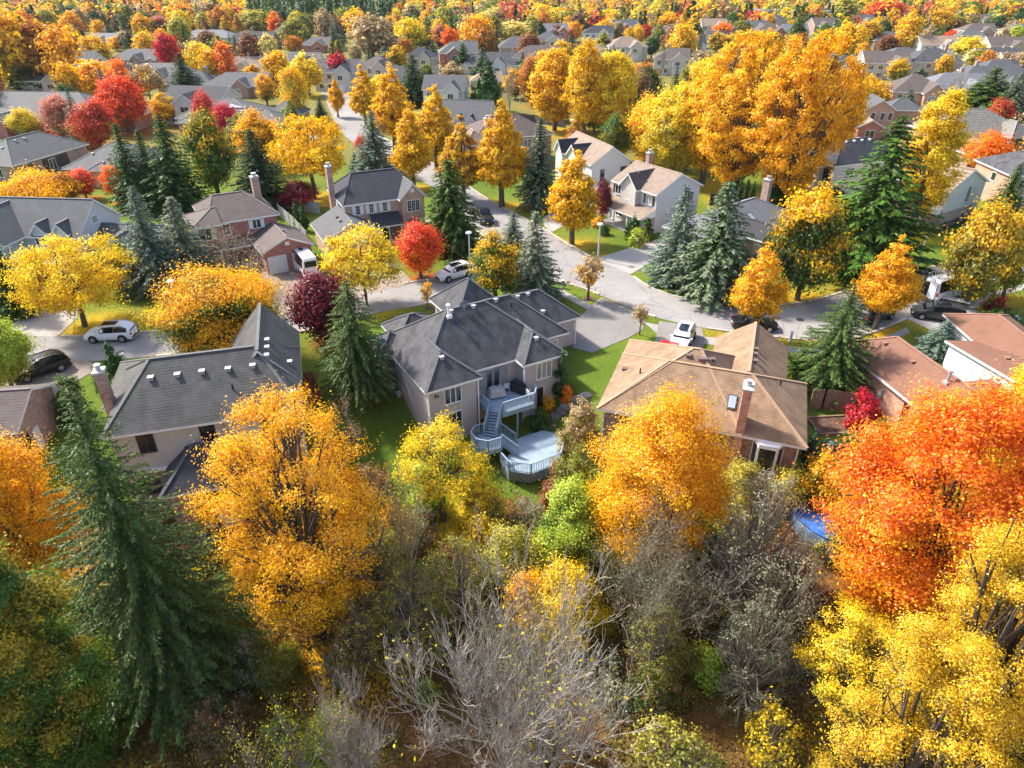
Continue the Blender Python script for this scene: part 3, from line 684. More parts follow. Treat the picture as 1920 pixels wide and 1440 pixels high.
    for lab, u, v, rz in (('white plastic chair between the tarp table and the grill on the deck', 8.05, 1.3, 200), ('white plastic armchair tucked in the railing corner of the deck', 9.25, -.75, 120)):
        x, y = wl(u, v); t = empty('garden_chair', (x, y, .16), R(rz), lab, 'chair', 'white chairs on the deck')
        MB().box(-.24,.24,-.24,.24,.40,.44).build('seat', WHITE, t, bevel=.015)
        b = MB()
        for k in range(5): b.box(-.22+.1*k-.025+.02,-.22+.1*k+.025+.02,.22,.25,.46,.85)
        b.box(-.25,.25,.215,.255,.83,.9); b.build('backrest', WHITE, t)
        for i in (-1,1):
            for j in (-1,1): MB().bar((i*.22,j*.22,.41),(i*.25,j*.26,0),.04,.04).build('leg', WHITE, t)
            MB().bar((i*.26,-.24,.63),(i*.26,.24,.66),.05,.03).build('armrest', WHITE, t)
    x, y = wl(4.5, -5.3); t = empty('stool', (x, y, -2.22), R(20), 'tiny white step stool on the corner of the lowest deck', 'stool')
    MB().box(-.25,.25,-.18,.18,.26,.3).build('seat', WHITE, t)
    for i in (-1,1): MB().box(i*.2-.02,i*.2+.02,-.15,.15,0,.26).build('leg', WHITE, t)
    # ---- air conditioner
    x, y, z = GT(712, 722); t = empty('air_conditioner', (x, y, z), R(30), 'dark round-cornered air conditioner beside the stucco wall and the weeping spruce', 'air conditioner')
    b = MB(); b.box(-.42,.42,-.42,.42,.08,.85); b.build('casing', plain('ac_grey', (.07,.075,.085), .5, .15, 20), t, bevel=.06)
    MB().tube([(0,0,.85),(0,0,.89)], .36, 18).build('fan_guard', BLACK, t); MB().box(-.5,.5,-.5,.5,0,.08).build('pad', CONC, t)
    # patio under the deck, stone steps
    pz = -2.85
    po = [(5.3,1.5),(5.3,-1.6),(6.6,-2.5),(9.6,-2.5),(10.8,-1.2),(9.6,.2),(9.0,1.5)]
    mb = MB(); mb.prism([wl(*p) for p in po], pz-.4, pz+.06); tag(mb.build('patio', asphalt_mat('patio_stone', (.20,.17,.145), 1, .6)), kind='structure')
    st = [(1100,742),(1085,748),(1070,758),(1058,768),(1046,778),(1032,789),(1024,800)]
    for i, p in enumerate(st):
        x, y, z = GT(*p); rg = random.Random(i+3); q = []
        for k in range(7): a = 2*math.pi*k/7; rr = .75*(.75+.4*rg.random()); q.append((rr*1.25*math.cos(a), rr*.8*math.sin(a)))
        words_ = ('highest','second highest','third highest','middle','third lowest','second lowest','lowest')
        s_ = MB().prism(q, -.25, .14).build('step_stone', STONE, None, (x, y, z), R(30), bevel=.03)
        tag(s_, f'{words_[i]} flat grey step stone on the path beside the stucco bungalow', 'step stone', 'flagstone steps down the garden')

def build_left_house():
    O = G(188, 822, 5.4)
    h = House('two-storey stucco and brick house with dark grey shingle roof and leaning brick chimney', O, 74, 'dark grey hip-roofed house'); h.landmark(7,5)
    m = h.wing(0, 12.95, 0, 9.6, 5.4, 3.0, CREAM, DKGREY, hl=3.0, hr=2.9, zb=1.9)
    fw = h.wing(7.6, 12.97, 4.0, 12.6, 5.4, 3.0, CREAM, DKGREY, ridge='v', ends='gg', zb=1.9)
    lo = h.wing(-2.3, 5.6, 8.5, 16.2, 2.8, 1.9, BR_PINK, DKGREY, zb=-3)
    mb = MB(); mb.box(.5,12.4,.52,9.0,-3.4,1.9); mb.build('wall', BR_PINK, h.root)
    mb = MB(); mb.box(.3,12.6,.3,.5,1.86,2.1); mb.build('trim_band', WHITE, h.root)
    h.win('v-', .44, 1.98, 2.92, 3.55, 4.92, 2, BROWNFR); h.win('v-', .44, 5.98, 6.86, 3.5, 4.92, 2, BROWNFR)
    h.win('v-', .44, 10.0, 11.0, 3.5, 4.9, 2, BROWNFR)
    # sunroom at the back with black hip roof
    sr = h.wing(3.2, 9.4, -3.0, 2.4, 2.0, 2.0, BR_PINK, BLACKR, ends='hh', zb=-3.4, hl=2.2, hr=2.2)
    u, v = 6.6, -1.0; h.vent(6.9, -.6, 'box', DARKMETAL, sr)
    h.win('v-', .5, 1.2, 2.4, -.6, 1.2, 2, BROWNFR)
    # bay under the sunroom roof
    h.prism('bay', [(5.6,-2.6),(6.0,-3.0),(7.6,-3.0),(8.0,-2.6)], -1.5, 0.0, WHITE); h.win('v-', -2.6, 5.7, 7.9, 0.05, 1.5, 3, BROWNFR)
    h.prism('balcony_floor', [(1.2,-1.6),(3.4,-1.6),(3.4,.5),(1.2,.5)], -.3, -.12, WOOD)
    for u, v in ((1.3,-1.5),(3.3,-1.5)): MB().box(u-.07,u+.07,v-.07,v+.07,-3.4,-.3).build('post', WOOD, h.root)
    mb = MB(); rail(mb, (1.2,-1.6), (3.4,-1.6), -.12, .85); mb.build('railing', WOOD, h.root)
    h.chimney(-.25, 4.55, .30, .42, 8.0, BR_PINK, -2)
    for px, py in ((283,710),(333,704),(379,698),(428,693),(474,687)): u, v = h.onroof(px, py); h.vent(u, v, 'box', None, m)
    u, v = h.onroof(437,730); h.vent(u, v, 'pipe', None, m)
    for px, py, z in ((500,639,7.9),(500,653,7.8),(500,671,7.7)): u, v = h.onroof(px, py, z); h.vent(u, v, 'box', None, fw)
    for px, py, z in ((543,680,6.4),(550,736,6.0)): u, v = h.onroof(px, py, z); h.vent(u, v, 'box', None, fw)
    u, v = h.onroof(281,690); h.vent(u, v, 'box', None, lo)
    h.pipe(12.6, .38, -3, 5.1)

def build_right_house():
    O = G(1119, 765, 3.4)
    h = House('brown brick bungalow with broad tan shingle roof, skylight and brick chimney', O, 110, 'tan-roofed brick bungalow'); h.landmark(8,5)
    m = h.wing(0, 15.0, 0, 9.3, 3.4, 2.55, BR_BROWN, BROWNR, hl=4.4, hr=4.4)
    t = h.wing(0, 10.6, .012, 12.0, 3.4, 3.25, BR_BROWN, BROWNR, hl=6.0, hr=4.0)
    g = h.wing(7.3, 13.45, 6.0, 15.25, 3.4, 2.0, BR_BROWN, BROWNR, ridge='v', ends='gg')
    h.win('v-', .42, 8.5, 9.55, 2.05, 2.98, 2, plain('cream_frame', (.6,.57,.5))); h.win('v-', .42, 1.85, 2.15, 2.3, 2.95, 1, BROWNFR); h.win('v-', .42, 4.4, 6.0, 1.6, 2.9, 2, WHITE)
    b = h.prism('bay_window', [(11.45,.44),(11.85,-.35),(13.15,-.35),(13.6,.44)], .35, 1.05, WHITE)
    h.prism('bay_top', [(11.45,.44),(11.85,-.35),(13.15,-.35),(13.6,.44)], 2.92, 3.18, WHITE)
    f = h.win('v-', -.3, 11.95, 13.05, 1.08, 2.88, 1)
    for (p, q) in (((11.5,.38),(11.82,-.28)),((13.18,-.28),(13.55,.38))):
        mb = MB(); mb.bar((*p,2.0),(*q,2.0),.04,1.84); mb.build('pane', GLASS, b)
        for e in (p, q): MB().box(e[0]-.05,e[0]+.05,e[1]-.05,e[1]+.05,1.05,2.92).build('mullion', WHITE, b)
    for k in range(7):                                # cutouts of the scalloped bay trim, their shade painted as grey slabs
        MB().box(11.95+.17*k,12.03+.17*k,-.37,-.34,.5,.8).build('cutout_shade', plain('bay_shadow_grey', (.35,.35,.34)), b)
    h.slab('dark_opening', BLACK, 'v-', .42, 11.7, 13.3, -.6, .2, -.03, .03)
    ch = h.local(1397, 768, 4.0)
    h.chimney(10.42, .75, .30, .62, 7.0, BR_ORANGE, 0)
    h.skylight(9.55, 2.2, .32, .55, m)
    for px, py, z in ((1314,675,6.3),(1321,675,6.3),(1328,676,6.3),(1291,668,6.3),(1336,675,6.3)): u, v = h.onroof(px, py, z); h.vent(u, v+.0, 'box', ROOFV, t)
    for px, py in ((1417,656),(1416,665),(1415,678)): u, v = h.onroof(px, py); h.vent(u, v, 'box', ROOFV, g)
    u, v = h.onroof(1200,700); h.vent(u, v, 'pipe', None, t); u, v = h.onroof(1171,693); h.vent(u, v, 'box', ROOFV, t)
    u, v = h.onroof(1372,794); h.vent(u, v, 'box', ROOFV, m); u, v = h.onroof(1463,722); h.vent(u, v, 'pipe', None, m)
    h.pipe(14.5, .36, -3, 3.2); h.pipe(.5, .36, -3, 3.2)
    for k in range(6):                                # timber side steps
        x, y = h.world(-.9, 1.2-.5*k+2.0); z = float(T(x, y)); o = MB().box(-.6,.6,-.2,.2,-.3,.12).build('garden_step', WOOD, None, (x, y, z), R(-20))
        tag(o, ('top','second','third','fourth','fifth','bottom')[k]+' timber step beside the brick wall under the tan roof', 'garden step', 'timber steps beside the brick bungalow')
def house_anchor(label, nick, px, ze, az, lm=(6,5), **k):
    h = House(label, G(*px, ze), az, nick, **k); h.landmark(*lm); return h
def build_mid_houses():
    # red brick house with mud-brown roof
    h = house_anchor('red brick house with mud-brown hip roof and double garage in front', 'red brick house', (411.7,418.3), 5.4, 59)
    m = h.wing(-1.6, 7.3, 0, 9.6, 5.4, 2.2, BR_RED, MUD, hl=2.0, hr=3.2, zb=-.4)
    g = h.wing(3.0, 9.5, -6.3, 1.0, 2.9, 1.5, BR_RED, MUD, ridge='v', ends='gg', zb=-.4)
    h.wing(-3.4, .2, -.6, 5.6, 5.4, 1.3, BR_RED, MUD, ends='hg', zb=-.4)
    h.shed(-1.0, 3.6, -1.5, .3, 2.6, 3.2, MUD, 2, .15)
    h.win('v-', .4, 3.9, 4.8, 4.0, 5.0, 2, None, 0, WHITE); h.win('v-', .4, .3, 1.1, 3.7, 5.0, 1)
    h.win('v-', -.2, -2.6, -1.2, 3.6, 5.0, 2, None, 0, WHITE)
    h.garage('v-', -6.0, 3.6, 5.9); h.garage('v-', -6.0, 6.6, 8.9); h.slab('gable_vent', WHITE, 'v-', -6.0, 6.0, 6.5, 3.3, 3.7)
    h.chimney(6.0, 5.2, .45, .45, 9.0, BR_PINK, 5); h.vent(6.5, -3.5, 'box', ROOFV, g)
    # tan brick two-storey
    h = house_anchor('tan brick two-storey house with black hip roof, shuttered windows and side garage', 'tan brick two-storey house', (642,386), 5.6, 64)
    m = h.wing(0, 11.4, 0, 9.2, 5.6, 2.9, BR_TAN, BLACKR, hl=2.6, hr=2.7, zb=-.4)
    gw = h.wing(7.45, 11.35, -.95, 5.0, 5.6, 2.0, BR_TAN, GREYR, ridge='v', ends='gg', zb=-.4)
    ga = h.wing(-3.9, 3.7, -5.0, 3.2, 2.9, 1.9, BR_TAN, GREYR, ridge='v', ends='gg', zb=-.4)
    h.slab('white_side_wall', WHITES, 'u-', .42, .6, 8.6, 2.9, 5.3, -.02, .04)
    h.shed(3.4, 7.5, -1.9, .3, 2.75, 3.9, BLACKR, 3, .25)
    for a, b in ((1.78,2.3),(3.6,4.12),(5.45,6.0)): h.win('v-', .4, a, b, 4.1, 5.2, 1, None, 3, WHITE)
    h.win('v-', -.62, 8.55, 10.2, 3.9, 5.3, 3, None, 4); h.slab('gable_vent', WHITE, 'v-', -.62, 9.1, 9.6, 6.4, 6.9)
    b = h.prism('bay_window', [(8.4,-.62),(8.75,-1.2),(9.85,-1.2),(10.2,-.62)], .7, 2.4, WHITE); h.win('v-', -1.18, 8.8, 9.8, 1.0, 2.3, 2, None, 3)
    mb = MB(); mb.add([(8.3,-.6,2.4),(8.7,-1.3,2.4),(9.9,-1.3,2.4),(10.3,-.6,2.4),(9.3,-.6,3.2)], [(0,1,4),(1,2,4),(2,3,4),(3,2,1,0),(0,4,3)]); mb.build('bay_roof', DARKMETAL, b)
    h.slab('front_door', BLACK, 'v-', .4, 5.2, 6.1, .2, 2.3); h.garage('v-', -4.7, -3.2, -.4); h.garage('v-', -4.7, .3, 3.0); h.slab('gable_vent', WHITE, 'v-', -4.7, -.3, .2, 3.6, 4.0)
    h.chimney(-.25, 4.6, .35, .45, 9.6, BR_PINK, 0)
    for v in (-.6, -2.4): h.vent(-1.0, v, 'box', ROOFV, ga)
    # white house with teal door
    h = house_anchor('white-sided house with tan gable roof and teal front door', 'white house with teal door', (1145,337.5), 5.6, 146)
    m = h.wing(0, 9.45, 0, 9.2, 5.6, 2.2, WHITES, TANR, ends='gg', zb=-.3)
    h.wing(2.5, 6.3, -.8, 4.7, 5.6, 2.0, CREAM, MUD, ridge='v', ends='gg', zb=2.8)
    h.shed(.6, 9.3, -2.4, .35, 2.6, 3.5, TANR, 4, .2)
    h.win('v-', .4, .8, 1.9, 3.9, 5.1, 2, None, 0, DARKMETAL); h.win('v-', -.4, 3.8, 4.9, 3.9, 5.9, 2); h.win('v-', .4, 7.2, 8.3, 3.9, 5.1, 2, None, 0, DARKMETAL)
    h.slab('front_door', BLUEDOOR, 'v-', .4, 5.3, 6.3, .2, 2.4); h.win('v-', .4, 1.2, 2.6, .8, 2.1, 2); h.win('v-', .4, 7.2, 8.6, .8, 2.1, 2)
    h.win('u+', 9.15, 6.4, 7.6, 3.7, 4.9, 1); h.chimney(.4, 7.0, .35, .45, 8.6, BR_PINK, 0); h.vent(4.4, 1.0, 'box')
    h.wing(-5.5, .2, 0, 7.0, 2.9, 1.5, WHITES, TANR, ends='hg', zb=-.3)
    # neighbour behind it
    h = house_anchor('white-sided house with tan gable roof and dark cross gables', 'white house with dark cross gables', (1041.7,276.7), 5.6, 159)
    m = h.wing(0, 13.4, 0, 7.6, 5.6, 2.5, WHITES, TANR, ends='gg', zb=-.3)
    h.wing(1.0, 4.4, -.9, 4, 5.6, 1.9, WHITES, BLACKR, ridge='v', ends='gg', zb=-.3); h.wing(5.2, 9.6, -.6, 4, 5.6, 2.0, WHITES, BLACKR, ridge='v', ends='gg', zb=-.3)
    h.win('v-', -.5, 2.1, 3.3, 3.8, 5.1, 2); h.win('v-', -.2, 6.6, 8.2, 3.8, 5.1, 2); h.win('u+', 13.1, 2.0, 2.6, 3.0, 4.6, 1, BROWNFR); h.win('u+', 13.1, 5.6, 6.8, 2.0, 4.8, 1, BROWNFR)
    # brick and stucco gable house on the right
    h = house_anchor('brick and cream gable-end house with clay-toned ribbed roof', 'brick and cream gable-end house', (1782.5,358.7), 5.6, 58)
    h.wing(0, 10.2, 0, 11, 5.6, 2.3, CREAM, TILE, ridge='v', ends='gg', zb=2.4)
    mb = MB(); mb.box(.44,9.76,.32,10.6,-.6,2.4); mb.build('wall', BR_PINK, h.root)
    h.win('v-', .3, 5.6, 6.0, 3.4, 5.2, 1, BROWNFR); h.win('v-', .32, 5.6, 6.4, .5, 1.7, 1); h.win('v-', .32, 8.6, 9.2, .6, 2.0, 1); h.win('u-', .43, 1.0, 2.2, 3.6, 4.9, 2); h.slab('eave_box', WHITE, 'u-', .42, .6, 4.2, 2.2, 2.9, -.02, 1.0)
    # red-brown roofed pair on the right
    h = house_anchor('orange brick bungalow with plain red-brown roof behind the orange maple', 'red-brown roofed brick bungalow', (1605,672.5), 3.0, 170)
    m = h.wing(-3, 12, 0, 6.4, 3.0, 1.95, BR_ORANGE, REDBR, ends='hg')
    h.wing(5.0, 12.0, 3.4, 9.0, 2.95, 1.5, BR_ORANGE, REDBR, ends='hg')
    h.win('u-', 90, 0, 1, 0, 1, 1) if False else None
    for a, z0, z1 in ((6.3,-.2,2.3),(7.6,.6,2.2)): h.win('v-', .42, a, a+.5, z0, z1, 1, BROWNFR)
    mb = MB(); mb.tube([(3.6,.3,1.2),(3.6,.3,2.0)], .12, 8); mb.box(3.45,3.75,.1,.42,1.3,1.6); mb.build('wall_vent', GALV, h.root)
    h.pipe(-2.5, .36, -.5, 2.8)
    for u, v in ((.2,2.2),(3.6,2.3)): h.vent(u, v, 'box', plain('copper_vent', (.3,.15,.11)), m)
    h.vent(7.2, 2.6, 'tall', GALV, m)
    h = House('white-walled bungalow with wide shallow red-brown roof at the photo edge', (38.9, 34.6), 93, 'white-walled red-brown bungalow'); h.landmark(7, 16)
    h.wing(0, 16, 0, 22.4, 2.5, 1.85, WHITES, REDBR, ends='gh', zb=-4); h.wing(2.6, 9, 15, 28.4, 2.45, 1.5, WHITES, REDBR, ridge='v', ends='gh', zb=-1)
    h.vent(2.6, 17.5, 'box', plain('copper_vent', (.3,.15,.11))); h.vent(4.4, 17.4, 'pipe'); h.garage('v+', 27.98, 3.4, 6.2); h.pipe(.4, 21.8, -.5, 2.3)
    # blue-white house with dormers, left
    h = house_anchor('pale blue-white house with slate roof, two gabled dormers and white end gable', 'blue-white dormered house', (148,446.7), 5.0, 95)
    h.O = h.world(-25, 0); h.root.location = (*h.O, 0); HOUSES[-1] = (h.nick, *h.world(15, 4))
    m = h.wing(0, 25, 0, 9.0, 5.0, 3.3, BLUEW, GREYR, ends='gg', zb=-.3, gable=WHITES)
    h.wing(10.5, 18.3, -3.4, 4.5, 5.0, 3.0, BLUEW, GREYR, ridge='v', ends='gg', zb=-.3)
    for u in (19.0, 21.6):
        h.wing(u, u+2.2, -.1, 3.6, 5.35, 1.25, BLUEW, GREYR, ridge='v', ends='gg', zb=3.2, inset=.12); h.win('v-', .2, u+.35, u+1.85, 4.1, 5.1, 2, None, 3)
    h.win('v-', -3.1, 12.6, 13.6, 3.5, 4.8, 2, None, 3); h.win('v-', -3.1, 15.2, 16.2, 3.5, 4.8, 2, None, 3)
    h.shed(17.8, 24.8, -1.8, .3, 2.6, 3.3, GREYR, 3, .2)
    g = h.wing(23.5, 33, .8, 9.2, 3.0, 2.2, BLUEW, GREYR, ends='gg', zb=-.3, gable=WHITES); h.wing(26, 31, -1.8, 5, 3.0, 1.8, BLUEW, GREYR, ridge='v', ends='hg', zb=-.3)
    h.vent(26.0, 2.6, 'box', None, g); h.vent(27.6, 3.4, 'box', None, g); h.win('u+', 24.7, 3.5, 4.5, 5.6, 6.4, 1); h.garage('v-', -1.38, 27, 30)
    # near-left brick house
    h = house_anchor('pink-brown brick house with mud-brown roof in the near corner', 'mud-brown roofed corner house', (32,810), 3.2, 82)
    h.O = h.world(-16, 0); h.root.location = (*h.O, 0); HOUSES[-1] = (h.nick, *h.world(12, 3))
    h.wing(0, 16, 0, 7.0, 3.2, 1.6, BR_PINK, MUD, ends='hg', zb=-4.5); h.win('v-', .42, 13.6, 14.2, .6, 2.0, 1, BROWNFR); h.slab('side_door', WHITE, 'u+', 15.7, 2.0, 2.9, -.4, 1.9); h.win('u+', 15.7, .8, 1.4, .9, 2.1, 1, BROWNFR)
    h.skylight(9.6, 2.4, .4, .5)
    # ranch house right of centre
    h = house_anchor('grey-roofed ranch house with tan gable front behind two spruces', 'grey-roofed ranch house', (1400,443), 3.0, 50)
    m = h.wing(-5, 13, 0, 9.5, 3.0, 2.4, BR_TAN, LTGREY, zb=-.3)
    h.wing(-.2, 3.6, -2.4, 4, 3.0, 1.7, BR_TAN, BLACKR, ridge='v', ends='gg', zb=-.3); h.win('v-', -2.1, .6, 1.3, .8, 2.4, 1); h.win('v-', -2.1, 1.9, 2.7, .8, 2.4, 1)
    h.win('v-', .4, 5, 6.5, .9, 2.2, 2); h.chimney(11.2, 4.9, .4, .5, 7.2, BR_PINK, 3); h.skylight(4.0, 2.2, .45, .6, m)
    # brown brick house beyond the golden row
    h = house_anchor('brown-roofed brick house half hidden behind the golden pyramid trees', 'brown-roofed brick house', (907,262), 5.6, 68)
    h.wing(-2, 14, 0, 11, 5.6, 3.0, BR_PINK, MUD, zb=-.3); h.wing(-4.5, 1.0, -2.2, 5, 5.3, 2.0, BR_PINK, TANR, ridge='v', ends='hh', zb=-.3)
    for a in (-3.6, -2.2, -.8): h.win('v-', -1.78, a, a+.8, 3.3, 4.9, 1)
    h.win('v-', .4, 4, 5.4, 3.6, 4.9, 2); h.win('v-', .4, 8, 9.4, 3.6, 4.9, 2); h.chimney(1.8, 3.0, .5, .5, 8.6, BR_ORANGE, 5)
    # white gable house with dark roof and small dormers
    h = house_anchor('white gable house with dark blue-grey roof and two small dormers', 'white dormered gable house', (846,228), 5.4, 100)
    h.wing(-4, 7.6, 0, 11, 5.4, 3.4, WHITES, GREYR, ends='gg', zb=-.3); h.wing(-6, -.5, 2, 9, 5.4, 2.8, WHITES, BLACKR, ends='gg', zb=-.3)
    for u in (.6, 3.0): h.wing(u, u+1.9, -.2, 3.0, 5.6, 1.1, WHITES, BLACKR, ridge='v', ends='gg', zb=3.4, inset=.12); h.win('v-', .06, u+.5, u+1.4, 4.3, 5.3, 1)
    h.shed(-2, 7.4, -2.2, .3, 2.6, 3.4, BLACKR, 3, .2)
    h.win('u+', 7.3, 3.4, 4.4, 3.6, 5.0, 1); h.win('u+', 7.3, 6.6, 7.6, 3.6, 5.0, 1)
    # grey complex on the left
    h = house_anchor('long brick bungalow with ash-grey hip roof and glass skylight', 'ash-grey roofed brick bungalow with skylight', (328,230), 3.0, 92)
    m = h.wing(0, 19, 0, 17, 3.0, 3.9, BR_PINK, COMPLEX, zb=-.3); h.wing(15, 24, -1.5, 9, 3.0, 2.2, BR_PINK, COMPLEX, zb=-.3); h.wing(17, 25, 6, 18, 3.0, 2.8, BR_PINK, COMPLEX, zb=-.3); h.wing(-2.5, 4, 5, 12, 3.0, 1.6, BR_PINK, COMPLEX, zb=-.3)
    h.skylight(12.2, 5.6, 2.2, .8, m); h.win('v-', .4, 3, 4.4, .9, 2.2, 2); h.win('v-', -1.1, 18, 19.4, .9, 2.3, 2); h.win('v-', -1.1, 21.2, 22.6, .9, 2.3, 2)
    for u in (6, 16.5): h.vent(u, 4.0, 'box', None, m)
    h = house_anchor('brown brick bungalow with ash-grey hip roof and dark balcony recess', 'ash-grey roofed house with balcony', (22,311), 3.0, 13)
    h.wing(0, 18, 0, 11, 3.0, 3.1, BR_PINK, COMPLEX, zb=-3); h.win('v-', .4, 1.0, 2.0, .6, 2.2, 1, BROWNFR); h.win('v-', .4, 3.6, 4.6, .6, 2.2, 1, BROWNFR); h.slab('balcony_recess', BROWNFR, 'v-', .4, 6.6, 12.6, -.2, 2.5, -.02, .03)
    mb = MB(); rail(mb, (6.4,-1.2), (13.2,-1.2), -.2, .8, .25); mb.box(6.4,13.2,-1.2,.4,-.4,-.2); mb.build('balcony', plain('grey_balcony', (.28,.30,.33)), h.root); h.win('v-', .38, 8.0, 9.4, .0, 2.2, 2)
    for u in (3.5, 6.5, 8.5): h.vent(u, 4.6, 'box')
    h.win('u-', .42, 3, 4.4, .8, 2.2, 2)
    h = house_anchor('brick bungalow with square ash-grey roof and small front gable by the spruces', 'square ash-grey roofed bungalow', (115,316), 3.0, 95)
    h.wing(0, 13, 0, 13, 3.0, 3.3, BR_PINK, COMPLEX, zb=-2); h.wing(5, 9.6, -.8, 5, 3.0, 1.4, BR_PINK, COMPLEX, ridge='v', ends='hh', zb=-2); h.win('v-', -.3, 6.4, 8.0, .6, 2.2, 2, BROWNFR); h.vent(7.3, .8, 'box'); h.vent(4.0, 3.4, 'box')
    h = house_anchor('long low brick building with pale ash-grey roof left of the red maples', 'long ash-grey roofed building', (60,228), 3.0, 95)
    h.O = h.world(-26, 0); h.root.location = (*h.O, 0); HOUSES[-1] = (h.nick, *h.world(18, 6))
    h.wing(0, 40, 2, 20, 3.0, 4.6, BR_PINK, COMPLEX, zb=-.3); h.wing(8, 24, -1, 9, 3.0, 2.2, BR_PINK, COMPLEX, zb=-.3); h.wing(17, 22, -3, 5, 3.0, 1.6, BR_RED, COMPLEX, ridge='v', ends='gg', zb=-.3); h.wing(34, 46, 6, 20, 3.0, 2.8, BR_PINK, COMPLEX, zb=-.3)
    for u in (19, 23, 36): h.vent(u, 4.4, 'box')
    # right side, further
    h = house_anchor('cream and white house with black hip roof behind the huge golden maple', 'black-roofed cream house', (1566,311.8), 5.6, 69)
    m = h.wing(0, 15, 0, 9, 5.6, 2.8, WHITES, BLACKR, zb=-.3); h.wing(-1.5, 3, 2, 8, 5.2, 2.0, CREAM, MUD, zb=-.3); h.win('u-', .42, 1.0, 2.4, 3.2, 5.0, 2, BROWNFR); h.win('v-', .42, 3, 4.4, 3.4, 4.9, 2)
    h.win('v-', .42, 8, 9.4, 3.4, 4.9, 2)
    for u in (5.2, 6.8, 8.4, 10): h.vent(u, 4.0, 'box', WHITE, m)
    h = house_anchor('orange brick house with white-trimmed front gable beside the blue spruce', 'orange brick gable house', (1622,206), 5.6, 98)
    h.wing(0, 6.8, 0, 9, 5.6, 2.1, BR_ORANGE, GREYR, ridge='v', ends='gg', zb=-.3); h.wing(5, 13, 2, 9, 5.4, 2.0, BR_ORANGE, GREYR, zb=-.3); h.wing(-1.8, 4.0, -3.6, 3, 2.6, 1.5, BR_RED, TANR, ridge='v', ends='gg', zb=-.3)
    for a in (1.6, 3.6, 5.2): h.win('v-', .3, a, a+.8, 3.6, 5.0, 1)
    h.win('v-', -3.3, .2, 2.0, .5, 1.9, 2)
    h = house_anchor('brown stone house with big weathered cedar shake roof', 'cedar-shake roofed house', (1787,258), 5.0, 79)
    m = h.wing(0, 17.5, 0, 13, 5.0, 3.8, BR_BROWN, CEDARR, zb=-.3, hl=5); h.wing(10.5, 16, -2.2, 5, 5.0, 2.4, BR_BROWN, CEDARR, ridge='v', ends='hh', zb=-.3); h.wing(1.0, 6.5, -4, 5, 2.8, 2.2, BR_PINK, CEDARR, ridge='v', ends='gg', zb=-.3)
    h.win('v-', -1.78, 12.4, 13.4, 3.2, 4.6, 1, BROWNFR); h.win('v-', -3.7, 2.6, 4.6, .6, 2.2, 2)
